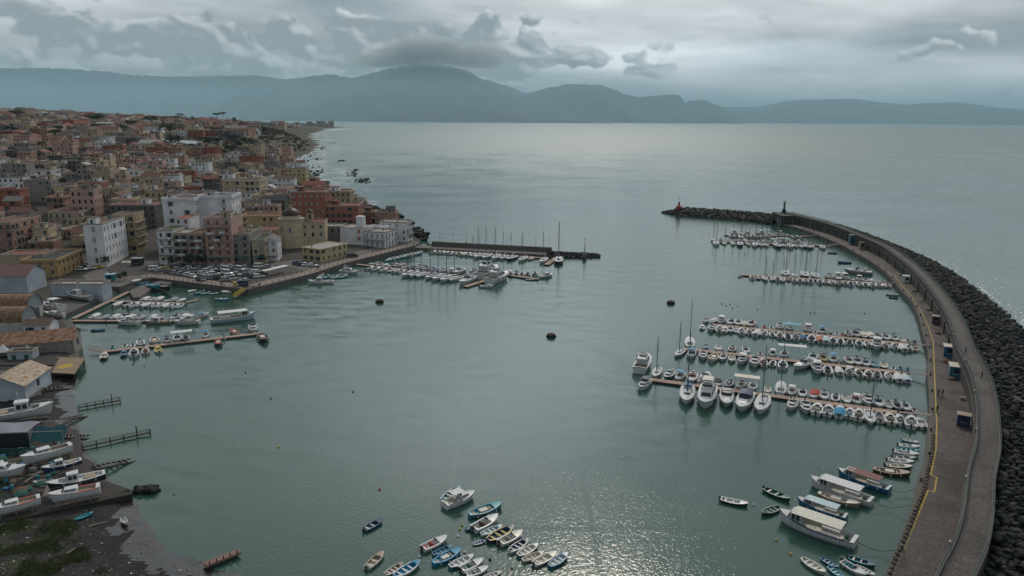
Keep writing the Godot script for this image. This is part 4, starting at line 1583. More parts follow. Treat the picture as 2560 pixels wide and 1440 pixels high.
	t = house_at(zb(540, 690), zb(870, 690), zb(915, 655), null, 9.0, 20.0, "cream_hall", "long cream hall with a black flat roof amid the old town", 0, 5, 3, "C", {"turn": 2, "deepest": 18.0, "blank": 0.5, "w": 30.0})
	t = house_at(zb(1110, 790), zb(1250, 785), zb(1425, 715), zb(1265, 905), 5.0, null, "yellow_school", "long pale yellow building with two rows of side windows", 9, 3, 3, "n", {"turn": 6, "deepest": 40.0, "side": 9, "blank": 0.0})
	fill_town()
	far_landmarks()

func corrugated() -> Texture2D:
	if texs.has("corrugated"):
		return texs["corrugated"]
	var f := FastNoiseLite.new()
	f.seed = 6
	f.frequency = 0.015
	f.fractal_octaves = 5
	var n := f.get_seamless_image(256, 256)
	var im := Image.create(256, 256, false, Image.FORMAT_RGBA8)
	for y in 256:
		for x in 256:
			var k := 0.9 if (x / 8) % 2 == 0 else 0.72
			var r := smoothstep(0.5, 0.72, n.get_pixel(x, y).r)
			im.set_pixel(x, y, Color(k, k, k).lerp(Color(k * 0.75, k * 0.52, k * 0.38), r * 0.8))
	texs["corrugated"] = ImageTexture.create_from_image(im)
	return texs["corrugated"]

func make_church() -> void:
	var wm := wall_mat(0)
	var t := house_at(zd(1975, 430), zd(2300, 415), zd(2390, 365), zd(2330, 720), 3.0, null, "church_hall", "cream church hall with small windows joined to the domed church", 0, 1, 3, "", {"turn": 8, "cols": 3, "side": 3, "blank": 0.3, "shed": 0.0})
	var c := at(zd(1850, 740)[0], zd(1850, 740)[1], 3.0) + Vector3(-0.5, 0, -5.0)
	t = thing("domed_church", "cream church with a dark maroon dome, lantern and bell gable", "church", c, deg_to_rad(8))
	var oct := PackedVector2Array()
	for i in 8:
		oct.append(Vector2(cos(TAU * (i + 0.5) / 8) * 6.0, sin(TAU * (i + 0.5) / 8) * 6.0))
	var g := geo()
	g.prism(oct, -2.0, 12.6)
	gpart(t, "wall", g, wm)
	var oc := PackedVector2Array()
	for p in oct:
		oc.append(p * 1.07)
	g = geo()
	g.prism(oc, 12.6, 13.1)
	gpart(t, "cornice", g, mat("parapet", Color.WHITE))
	g = geo()
	g.lathe(Vector3(0, 13.1, 0), [Vector2(4.3, 0), Vector2(4.3, 1.2), Vector2(4.1, 1.4)], 20)
	gpart(t, "drum", g, wm)
	g = geo()
	var prof := []
	for i in 9:
		var a := PI * 0.5 * i / 8.0
		prof.append(Vector2(4.15 * cos(a) + 0.05, 1.3 + 3.5 * sin(a)))
	g.lathe(Vector3(0, 13.1, 0), prof, 20)
	gpart(t, "dome", g, mat("dome_tile", lin(0.10, 0.045, 0.045), 0.55, noise_tex("roof_wear", 0.03, 5, 0.5, 1.0, 512), 0.3))
	g = geo()
	for i in 6:
		var a := TAU * i / 6
		g.tube(Vector3(cos(a) * 0.7, 17.8, sin(a) * 0.7), Vector3(cos(a) * 0.7, 19.8, sin(a) * 0.7), 0.16, 0.16, 5)
	g.lathe(Vector3(0, 17.7, 0), [Vector2(1.0, 0), Vector2(1.0, 0.25), Vector2(0.3, 0.3)], 10)
	var lan := gpart(t, "lantern", g, wm)
	g = geo()
	g.lathe(Vector3(0, 19.8, 0), [Vector2(1.0, 0), Vector2(0.7, 0.6), Vector2(0.2, 1.2), Vector2(0.05, 2.0), Vector2(0.0, 2.4)], 10)
	gpart(lan, "lantern_cap", g, mat("dome_tile", Color.WHITE))
	for k in [-1, 0]:
		g = geo()
		var a: float = k * PI / 4
		var dir := Vector3(sin(a), 0, cos(a))
		g.obox(dir * 5.56 + Vector3(0, 8.2, 0), Vector3(dir.z, 0, -dir.x) * 0.6, Vector3(0, 1.1, 0), dir * 0.05)
		gpart(t, "window", g, mat("church_window", lin(0.10, 0.14, 0.17), 0.3))
	# bell gable
	g = geo()
	g.box(6.3, 4.0, -5.5, 9.6, 15.0, -4.3)
	var bell := gpart(t, "bell_gable", g, wm)
	g = geo()
	g.box(6.1, 15.0, -5.7, 9.8, 15.4, -4.1)
	g.lathe(Vector3(7.95, 15.4, -4.9), [Vector2(1.5, 0), Vector2(0.9, 0.9), Vector2(0.15, 1.6), Vector2(0.0, 2.0)], 4)
	gpart(bell, "gable_top", g, mat("dome_tile", Color.WHITE))
	g = geo()
	g.box(7.3, 12.0, -4.3, 8.6, 14.3, -4.24)
	gpart(bell, "bell_opening", g, mat("hut_door", lin(0.06, 0.07, 0.07)))
	taken.append([Transform3D(Basis(), c + Vector3(-7, 0, 7)), 18.0, 15.0])

func make_club() -> void:   # the white restaurant building at the root of the inner jetty
	var t := house_at(ze(450, 190), ze(585, 215), ze(640, 150), null, 2.0, 10.5, "white_club_house", "white cubic building with two red framed windows at the jetty root", 3, 4, 3, "N", {"turn": -12, "w": 12.0, "x": -83.0, "z": -349.0, "d": 12.0, "shed": 0.0, "parapet": 0.3, "side": 3})
	var red := mat("red_window_panel", lin(0.34, 0.10, 0.09), 0.6)
	for k in 2:
		var g := geo()
		g.box(9.0, 2.6 + k * 3.6, 0.01, 10.4, 4.4 + k * 3.6, 0.06)
		gpart(t, "window", g, red)
	var g2 := geo()
	g2.box(6.0, 8.5, -9.0, 9.5, 13.5, -5.5)
	gpart(t, "stair_tower", g2, wall_mat(3))
	var o := Vector3(-70.5, 2.0, -345.5)
	var turn := deg_to_rad(-20)
	t = thing("terrace_restaurant", "white restaurant with two glazed terraces and a rooftop pergola", "building")
	house({"x": o.x, "z": o.z, "turn": turn, "w": 11.0, "d": 12.0, "g": 2.0, "h": 7.0, "wall": 3, "roof": 4, "floors": 2, "flags": "BsS", "near": true, "cols": 4, "side": 4, "blank": 0.0, "shed": 0.0}, t)
	g2 = geo()
	for i in 4:
		for j in 3:
			g2.tube(Vector3(0.6 + i * 3.2, 7.0, -0.8 - j * 3.4), Vector3(0.6 + i * 3.2, 9.6, -0.8 - j * 3.4), 0.08, 0.08, 4)
	for i in 9:
		g2.bar(Vector3(0.4 + i * 1.3, 9.66, -0.3), Vector3(0.4 + i * 1.3, 9.66, -8.0), 0.14, 0.16)
	for j in 3:
		g2.bar(Vector3(0.2, 9.52, -0.8 - j * 3.4), Vector3(10.6, 9.52, -0.8 - j * 3.4), 0.12, 0.14)
	gpart(t, "pergola", g2, mat("white_paint", lin(0.62, 0.63, 0.64), 0.6))
	taken.append([Transform3D(Basis(Vector3.UP, turn), Vector3(o.x, 0, o.z)), 11.0, 12.0])
	t = thing("sea_wing", "white wing with a glazed upper floor behind the terrace restaurant", "building")
	house({"x": -66.0, "z": -361.0, "turn": deg_to_rad(-8), "w": 14.0, "d": 10.0, "g": 2.0, "h": 9.5, "wall": 3, "roof": 4, "floors": 3, "flags": "k", "near": true, "blank": 0.1, "shed": 0.0}, t)
	taken.append([Transform3D(Basis(Vector3.UP, deg_to_rad(-8)), Vector3(-66, 0, -361)), 14.0, 10.0])

func fill_town() -> void:
	var lump := geo(true)
	var listed := []
	var vary := FastNoiseLite.new()
	vary.seed = 12
	vary.frequency = 0.004
	var z := -312.0
	while z > -4300.0:
		var grow := clampf(1.0 + (-z - 450.0) / 800.0, 1.0, 3.0)
		var rowd := rng.randf_range(8.5, 13.0) * grow
		var x := z * 0.745 - 70.0
		while x < -55.0:
			var w := rng.randf_range(6.5, 15.0) * grow
			var dep := rowd * rng.randf_range(0.85, 1.05)
			var p := Vector2(x, z + rng.randf_range(-2.5, 2.5))
			var turn := deg_to_rad(6.0 + 22.0 * vary.get_noise_2d(x, z) + rng.randf_range(-2, 2))
			var tr := Transform3D(Basis(Vector3.UP, turn), v3(p, 0))
			var mid := tr * Vector3(w * 0.5, 0, -dep * 0.5)
			x += w + (rng.randf_range(0.3, 1.5) if rng.randf() < 0.8 else rng.randf_range(3.0, 6.0)) * grow
			if shore_distance(Vector2(mid.x, mid.z)) < 11.0 + 0.01 * -z:
				continue
			if open_land(Vector2(mid.x, mid.z)) or not is_free(tr, w, dep):
				continue
			var gh := ground_height(Vector2(mid.x, mid.z))
			var floors: int = [1, 2, 2, 2, 3, 3, 3, 4][rng.randi() % 8]
			if z < -700.0:
				floors = [1, 2, 2, 3, 3, 4, 4, 5][rng.randi() % 8]
			if mid.x > -150.0 and z > -560.0:
				floors = mini(floors, 3)
			if z > -345.0:
				floors = mini(floors, 3)
			var wall: int = [0, 1, 5, 1, 5, 8, 6, 7, 10, 0, 3, 0, 6, 4, 5, 1, 3, 7, 9, 6][rng.randi() % 20]
			var roof: int = [0, 0, 0, 1, 2, 3, 3, 3, 4, 0, 2, 5][rng.randi() % 12]
			var fl := ""
			fl += ["", "b", "B", "b", "", "Bm"][rng.randi() % 6]
			fl += ["", "s", "k", ""][rng.randi() % 4]
			fl += ["", "P", "P", "T", "PT"][rng.randi() % 5]
			if rng.randf() < 0.12:
				fl = fl.replace("P", "").replace("T", "") + "G"
			if rng.randf() < 0.2:
				fl += "C"
			if rng.randf() < 0.2:
				fl += "n"
			if rng.randf() < 0.3:
				fl += "L"
			listed.append({"x": p.x, "z": p.y, "turn": turn, "w": w, "d": dep, "g": gh - 0.3, "h": floors * rng.randf_range(2.9, 3.4), "wall": wall, "roof": roof, "floors": floors, "flags": fl, "blank": rng.randf_range(0.12, 0.5), "parapet": rng.randf_range(0.25, 0.9)})
			taken.append([tr, w, dep])
		z -= rowd + (rng.randf_range(1.0, 3.0) if rng.randf() < 0.65 else rng.randf_range(5.0, 8.0)) * grow
		if taken.size() > 90:   # only the last rows can still collide
			taken = taken.slice(taken.size() - 90) if z < -560.0 else taken
	listed.sort_custom(func(a, b): return Vector2(a.x, a.z).length() / sqrt(a.w * a.h) < Vector2(b.x, b.z).length() / sqrt(b.w * b.h))
	var n := 0
	for d in listed:
		var in_view := to_pixel(Vector3(d.x, d.g + d.h, d.z)).x > -60.0
		if n < 258 and in_view:
			d.near = Vector2(d.x, d.z).length() < 520.0
			var t := thing("town_house", describe(d), "house", Vector3.ZERO, 0.0, "houses crowded over the hillside town")
			house(d, t)
			n += 1
		else:
			d.near = false
			house(d, null, lump)
	var m := tint_mat("far_plaster", 0.92, stain_tex(), 0.06)
	single("distant_houses", lump, m, "mass of small distant houses spreading to the far point", "houses", Vector3.ZERO, 0.0, "", "stuff")
	print("houses listed ", listed.size(), " single ", n, " lump tris ", lump.v.size() / 3)

func open_land(p: Vector2) -> bool:   # streets, the bare hillside along the railway, gardens
	var q := to_pixel(v3(p, ground_height(p)))
	if q.x > 296 and q.x < 420 and q.y > 585:
		return true
	if p.y > -300.0:
		return true
	if q.x > 150 and q.x < 215 and q.y > 600:
		return true
	if p.y < -880.0 and p.y > -2300.0 and q.x > 640.0:
		return true
	if p.y < -800.0 and p.y > -1150.0 and q.x > 400.0 and q.x < 640.0:
		return true
	return p.y < -2300.0 and q.x > 690.0 and q.x < 800.0 and rng.randf() < 0.5

func far_landmarks() -> void:
	var white := mat("white_sheet", lin(0.62, 0.64, 0.66), 0.6)
	# plastic greenhouse strip
	var a := on_ground(402, 357) + Vector3(0, 0.5, 0)
	var b := on_ground(506, 362) + Vector3(0, 0.5, 0)
	var g := geo()
	var d := (b - a)
	var s := d.cross(Vector3.UP).normalized()
	for k in 14:
		var p := a + d * (k / 14.0)
		var q := a + d * ((k + 0.94) / 14.0)
		g.hexa([p + s * 6, q + s * 6, q - s * 6, p - s * 6, p + s * 2 + Vector3(0, 4, 0), q + s * 2 + Vector3(0, 4, 0), q - s * 2 + Vector3(0, 4, 0), p - s * 2 + Vector3(0, 4, 0)])
	single("greenhouse", g, white, "long white plastic greenhouse on the slope above the town", "greenhouse")
	for q in [[430, 317, 22, 12.0, 9.0, "wide white factory hall among dark trees"], [545, 330, 10, 9.0, 14.0, "cream water tower block on the bare slope"], [563, 342, 9, 7.0, 6.0, "low white shed beside the cream block"], [594, 342, 9, 7.0, 6.0, "low white shed at the edge of the bare slope"]]:
		var p := on_ground(q[0], q[1])
		var gg := geo()
		gg.box(-q[3] * 1.6, -6, -q[3], q[3] * 1.6, q[4], q[3])
		gg.box(-q[3] * 1.7, q[4], -q[3] * 1.05, q[3] * 1.7, q[4] + 1.0, q[3] * 1.05)
		single("slope_building", gg, mat("pale_slope_wall", lin(0.50, 0.46, 0.38), 0.9, stain_tex(), 0.05), q[5], "building", p, 0.15)
	# slab hotels with gridded fronts, and the towers on the far point
	for q in [[640, 675, 314, 2300, 45.0, 17.0, "long grey slab with a grid of dark balconies"], [575, 630, 309, 2500, 38.0, 16.0, "grey seaside slab block beside the long one"]]:
		var p := on_ground((q[0] + q[1]) * 0.5, q[2] + 5)
		var gg := geo()
		gg.box(-q[4], -8, -9, q[4], q[5], 9)
		var t := thing("slab_block", q[6], "building", p, 0.05)
		gpart(t, "wall", gg, mat("slab_wall", lin(0.34, 0.33, 0.32), 0.9))
		gg = geo()
		for i in 4:
			for j in 16:
				gg.box(-q[4] + q[4] * 2 * (j + 0.15) / 16, 1.5 + i * 3.4, 9.0, -q[4] + q[4] * 2 * (j + 0.85) / 16, 3.7 + i * 3.4, 9.1)
		gpart(t, "far_windows", gg, mat("window_glass", Color.WHITE), "stuff")
	for k in 11:
		var px := 735.0 + k * 9.4 + rng.randf_range(-2, 2)
		var p := at(px, 319.0, 3.0)
		var hgt := 20.0 + 8.0 * sin(k * 1.9) + k * 1.6
		var gg := geo()
		gg.box(-16, -5, -14, 16, hgt, 14)
		gg.box(-17, hgt, -15, 17, hgt + 2, 15)
		var t := thing("point_tower", "tall %s apartment tower on the far point" % ["cream", "brown", "grey"][k % 3], "building", p, 0.2, "apartment towers on the far point")
		gpart(t, "wall", gg, mat("tower_wall_%d" % (k % 3), [lin(0.42, 0.34, 0.25), lin(0.30, 0.22, 0.17), lin(0.34, 0.33, 0.32)][k % 3], 0.9))
		gg = geo()
		for i in int(hgt / 5.0):
			for j in 4:
				gg.box(-14 + j * 7.2, 2 + i * 5.0, 14.0, -10 + j * 7.2, 4.6 + i * 5.0, 14.15)
		gpart(t, "far_windows", gg, mat("window_glass", Color.WHITE), "stuff")
	# railway curve along the shore
	var rl := []
	for q in [[664, 372], [660, 378], [664, 388], [674, 396], [690, 402], [702, 410], [706, 418], [704, 426]]:
		var p := at(q[0], q[1], 7.0)
		rl.append([p.x, p.z])
	var c := curve(rl, 12.0)
	g = geo()
	ribbon(g, offset_curve(c, -7.0), 10.0, offset_curve(c, 7.0), 10.0)
	ribbon(g, offset_curve(c, 7.0), 10.0, offset_curve(c, 16.0), 3.0)
	ribbon(g, offset_curve(c, -12.0), 6.0, offset_curve(c, -7.0), 10.0)
	structure("railway_bed", g, mat("ballast", lin(0.20, 0.14, 0.10), 0.95, noise_tex("soil", 0.03, 5, 0.45, 1.0, 512), 0.05), "brown railway bed curving along the shore")
	g = geo()
	for o in [-4.0, -2.2, 2.2, 4.0]:
		ribbon(g, offset_curve(c, o - 0.3), 10.3, offset_curve(c, o + 0.3), 10.3)
	single("railway_track", g, mat("rail_steel", lin(0.26, 0.23, 0.21), 0.5), "pairs of rails on the curved shore railway", "railway")
# ---------------------------------------------------------------- boats
var protos := {}
const HULLS := {"white": [0.58, 0.59, 0.60], "cream": [0.58, 0.55, 0.48], "grey": [0.30, 0.31, 0.32], "dark": [0.035, 0.04, 0.045], "navy": [0.03, 0.06, 0.12], "blue": [0.03, 0.14, 0.27], "bright blue": [0.03, 0.24, 0.42], "turquoise": [0.05, 0.30, 0.36], "teal": [0.04, 0.19, 0.24], "green": [0.03, 0.10, 0.08], "red": [0.38, 0.06, 0.05], "orange": [0.42, 0.17, 0.09], "tan": [0.32, 0.26, 0.19], "brown": [0.13, 0.075, 0.045], "yellow": [0.50, 0.38, 0.10], "pale blue": [0.40, 0.52, 0.58], "maroon": [0.15, 0.045, 0.04]}

func paint(c: String, rough := 0.35) -> StandardMaterial3D:
	var k: Array = HULLS[c]
	return mat("boat_%s_%d" % [c, int(rough * 100)], Color(k[0], k[1], k[2]), rough, noise_tex("paint_wear", 0.02, 4, 0.78, 1.0, 256), 0.45)

class Hull:
	var rows := []        # stations of the outer skin, port keel to sheer
	var sheer_l := []     # sheer line, port (-z) and starboard (+z)
	var sheer_r := []
	var length := 5.0
	var n := 12
	func make(L: float, B: float, free: float, bow: float, trans: float, rake: float) -> void:
		length = L
		var draft := free * 0.55
		for i in n + 1:
			var t := float(i) / n
			var b: float
			if t < 0.42:
				b = lerpf(trans, 1.0, sin(t / 0.42 * PI * 0.5))
			else:
				b = pow(maxf(0.0, 1.0 - pow((t - 0.42) / 0.58, 2.3)), 0.72)
			b = maxf(b, 0.015) * B * 0.5
			var s := free * (1.0 + bow * pow(maxf(0.0, (t - 0.35) / 0.65), 2.0) + 0.10 * pow(maxf(0.0, (0.35 - t) / 0.35), 2.0))
			var half := []
			for q in [[-draft, 0.0], [-draft * 0.55, 0.5], [0.02, 0.80], [s * 0.5, 0.94], [s, 1.0]]:
				var up: float = (q[0] + draft) / (s + draft)
				var x := -L * 0.5 + L * t - rake * (1.0 - up) * smoothstep(0.55, 1.0, t)
				half.append(Vector3(x, q[0], b * q[1]))
			var l := []
			for k in 5:
				var p: Vector3 = half[4 - k]
				l.append(Vector3(p.x, p.y, -p.z))
			for k in range(1, 5):
				l.append(half[k])
			rows.append(l)
			sheer_l.append(l[0])
			sheer_r.append(l[8])
	func sheer_at(t: float) -> Array:
		var f := clampf(t, 0, 1) * n
		var i := mini(int(f), n - 1)
		return [sheer_l[i].lerp(sheer_l[i + 1], f - i), sheer_r[i].lerp(sheer_r[i + 1], f - i)]

func hull_part(t: Node3D, h: Hull, col: String, called := "hull") -> void:
	var g := geo()
	g.grid(h.rows)
	var r: Array = h.rows[0]
	for k in 7:
		g.tri(r[0], r[k + 2], r[k + 1])
	gpart(t, called, g, paint(col))

# gunwale ring, cockpit sides and floor from t0 to t1, decks before and behind
func cockpit(t: Node3D, h: Hull, t0: float, t1: float, inset: float, floor_y: float, rail: String, inside: String, deck: String) -> void:
	var g := geo()
	var c := geo()
	var m := 14
	var pl := []
	var pr := []
	for i in m + 1:
		var tt := lerpf(t0, t1, float(i) / m)
		var s := h.sheer_at(tt)
		var a: Vector3 = s[0]
		var b: Vector3 = s[1]
		var k := minf(inset, absf(b.z) * 0.5)
		pl.append([a, a + Vector3(0, 0.02, k)])
		pr.append([b, b + Vector3(0, 0.02, -k)])
	for i in m:
		g.quad(pl[i][0], pl[i][1], pl[i + 1][1], pl[i + 1][0])
		g.quad(pr[i][1], pr[i][0], pr[i + 1][0], pr[i + 1][1])
		var fy := floor_y
		var f0 := func(p: Vector3, y: float) -> Vector3: return Vector3(p.x, y, p.z * 0.86)
		c.quad(pl[i][1], f0.call(pl[i][1], fy), f0.call(pl[i + 1][1], fy), pl[i + 1][1])
		c.quad(f0.call(pr[i][1], fy), pr[i][1], pr[i + 1][1], f0.call(pr[i + 1][1], fy))
		c.quad(f0.call(pl[i][1], fy), f0.call(pr[i][1], fy), f0.call(pr[i + 1][1], fy), f0.call(pl[i + 1][1], fy))
	for e in [[pl[0][1], pr[0][1]], [pl[m][1], pr[m][1]]]:
		var a: Vector3 = e[0]
		var b: Vector3 = e[1]
		c.quad(a, Vector3(a.x, floor_y, a.z * 0.86), Vector3(b.x, floor_y, b.z * 0.86), b)
	# rub rail standing proud of the skin
	for i in h.n:
		for sd in 2:
			var line: Array = h.sheer_l if sd == 0 else h.sheer_r
			g.bar(line[i] + Vector3(0, -0.03, 0), line[i + 1] + Vector3(0, -0.03, 0), 0.09, 0.08)
	gpart(t, "gunwale", g, paint(rail))
	gpart(t, "cockpit", c, paint(inside, 0.6))
	for seg in [[0.0, t0, "stern_deck"], [t1, 1.0, "foredeck"]]:
		if seg[1] - seg[0] < 0.02:
			continue
		var rows := []
		var d := geo()
		for i in 7:
			var tt := lerpf(seg[0], seg[1], i / 6.0)
			var s := h.sheer_at(tt)
			var l := []
			for k in 5:
				var w := k / 4.0
				var p: Vector3 = s[0].lerp(s[1], w)
				l.append(p + Vector3(0, 0.02 + 0.09 * absf(s[1].z) * sin(PI * w), 0))
			rows.append(l)
		d.grid(rows)
		gpart(t, seg[2], d, paint(deck))

func outboard(t: Node3D, x: float, y: float, z := 0.0, s := 1.0, col := "dark") -> void:
	var g := geo()
	g.hexa([Vector3(x - 0.45 * s, y, z + 0.16 * s), Vector3(x, y, z + 0.16 * s), Vector3(x, y, z - 0.16 * s), Vector3(x - 0.45 * s, y, z - 0.16 * s), Vector3(x - 0.40 * s, y + 0.42 * s, z + 0.12 * s), Vector3(x - 0.06 * s, y + 0.36 * s, z + 0.12 * s), Vector3(x - 0.06 * s, y + 0.36 * s, z - 0.12 * s), Vector3(x - 0.40 * s, y + 0.42 * s, z - 0.12 * s)])
	g.box(x - 0.30 * s, y - 0.75 * s, z - 0.06 * s, x - 0.12 * s, y, z + 0.06 * s)
	gpart(t, "outboard_motor", g, paint(col))

func bench(t: Node3D, h: Hull, tt: float, y: float, col: String, deep := 0.26) -> void:
	var s := h.sheer_at(tt)
	var g := geo()
	var z: float = s[1].z * 0.92
	g.box(s[0].x - deep * 0.5, y - 0.05, -z, s[0].x + deep * 0.5, y, z)
	gpart(t, "bench", g, paint(col, 0.6))

func slab_on_posts(t: Node3D, called: String, x0: float, x1: float, w: float, y0: float, y: float, col: String, crown := 0.06, posts := 2) -> void:
	var g := geo()
	var rows := []
	for i in 5:
		var l := []
		for k in 5:
			var v := k / 4.0
			l.append(Vector3(lerpf(x0, x1, i / 4.0), y + crown * sin(PI * v), lerpf(-w, w, v) * 0.5))
		rows.append(l)
	g.grid(rows)
	g.box(x0, y - 0.07, -w * 0.5, x1, y - 0.005, w * 0.5)
	var r := gpart(t, called, g, paint(col, 0.55))
	var p := geo()
	for i in posts + 1:
		for s in [-1, 1]:
			var x := lerpf(x0 + 0.1, x1 - 0.1, float(i) / posts)
			p.tube(Vector3(x, y0, s * (w * 0.5 - 0.08)), Vector3(x, y - 0.06, s * (w * 0.5 - 0.08)), 0.03, 0.03, 4)
	gpart(r, "posts", p, mat("boat_steel", lin(0.34, 0.35, 0.36), 0.35, null, 1.0, 0.5, 0.6))

func windscreen(t: Node3D, x: float, y: float, w: float, hgt: float, lean := 0.35) -> void:
	var g := geo()
	var a := [Vector3(x - lean * 1.2, y, -w), Vector3(x, y, -w * 0.55), Vector3(x, y, w * 0.55), Vector3(x - lean * 1.2, y, w)]
	for i in 3:
		var p: Vector3 = a[i]
		var q: Vector3 = a[i + 1]
		g.quad(p, q, q + Vector3(-lean, hgt, 0), p + Vector3(-lean, hgt, 0))
	gpart(t, "windscreen", g, mat("boat_glass", lin(0.025, 0.035, 0.042), 0.08, null, 1.0, 0.5))

func cabin(t: Node3D, called: String, x0: float, x1: float, w: float, y0: float, y1: float, col: String, slope := 0.5, glass := true) -> Node3D:
	var g := geo()
	var k := 0.84
	var xf := x1 - slope
	g.hexa([Vector3(x0, y0, w), Vector3(x1, y0, w * 0.8), Vector3(x1, y0, -w * 0.8), Vector3(x0, y0, -w), Vector3(x0 + 0.05, y1, w * k), Vector3(xf, y1, w * 0.68), Vector3(xf, y1, -w * 0.68), Vector3(x0 + 0.05, y1, -w * k)])
	g.hexa([Vector3(x0 - 0.12, y1, w * k + 0.1), Vector3(xf + 0.12, y1, w * 0.68 + 0.1), Vector3(xf + 0.12, y1, -w * 0.68 - 0.1), Vector3(x0 - 0.12, y1, -w * k - 0.1), Vector3(x0, y1 + 0.09, w * k), Vector3(xf, y1 + 0.09, w * 0.64), Vector3(xf, y1 + 0.09, -w * 0.64), Vector3(x0, y1 + 0.09, -w * k)])
	var c := gpart(t, called, g, paint(col))
	if glass:
		var gm := mat("boat_glass", lin(0.025, 0.035, 0.042))
		for s in [-1.0, 1.0]:
			for i in 2:
				var f0 := 0.12 + 0.42 * i
				var f1 := f0 + 0.34
				var w0 := geo()
				var pts := []
				for q in [[f0, 0.42], [f1, 0.42], [f1, 0.84], [f0, 0.84]]:
					var lo := Vector3(lerpf(x0, x1, q[0]), y0, s * lerpf(w, w * 0.8, q[0]))
					var hi := Vector3(lerpf(x0 + 0.05, xf, q[0]), y1, s * lerpf(w * k, w * 0.68, q[0]))
					pts.append(lo.lerp(hi, q[1]) + Vector3(0, 0, s * 0.015))
				w0.quad(pts[0], pts[1], pts[2], pts[3])
				gpart(c, "window", w0, gm)
		var fg := geo()
		var e := 0.02
		fg.quad(Vector3(lerpf(x1, xf, 0.35) + e, lerpf(y0, y1, 0.35), -w * 0.7), Vector3(lerpf(x1, xf, 0.35) + e, lerpf(y0, y1, 0.35), w * 0.7), Vector3(lerpf(x1, xf, 0.88) + e, lerpf(y0, y1, 0.88), w * 0.62), Vector3(lerpf(x1, xf, 0.88) + e, lerpf(y0, y1, 0.88), -w * 0.62))
		gpart(c, "windscreen", fg, gm)
	return c

func pulpit(t: Node3D, h: Hull, t0: float, hgt: float) -> void:
	var g := geo()
	var last_l := Vector3.ZERO
	var last_r := Vector3.ZERO
	var m := 5
	for i in m + 1:
		var s := h.sheer_at(lerpf(t0, 0.985, float(i) / m))
		var a: Vector3 = s[0] + Vector3(0, hgt, 0.05)
		var b: Vector3 = s[1] + Vector3(0, hgt, -0.05)
		g.tube(s[0], a, 0.015, 0.015, 3)
		g.tube(s[1], b, 0.015, 0.015, 3)
		if i:
			g.tube(last_l, a, 0.018, 0.018, 3)
			g.tube(last_r, b, 0.018, 0.018, 3)
		last_l = a
		last_r = b
	g.tube(last_l, last_r, 0.018, 0.018, 3)
	gpart(t, "guard_rail", g, mat("boat_steel", lin(0.34, 0.35, 0.36)))

func fenders(t: Node3D, h: Hull, count: int, col := "white") -> void:
	for i in count:
		var s := h.sheer_at(lerpf(0.18, 0.72, float(i) / maxi(count - 1, 1)))
		for k in 2:
			var p: Vector3 = s[k] + Vector3(0, -0.45, (0.12 if k else -0.12))
			var g := geo()
			g.lathe(p, [Vector2(0, -0.28), Vector2(0.11, -0.2), Vector2(0.11, 0.2), Vector2(0, 0.28)], 6)
			gpart(t, "fender", g, paint(col, 0.5))

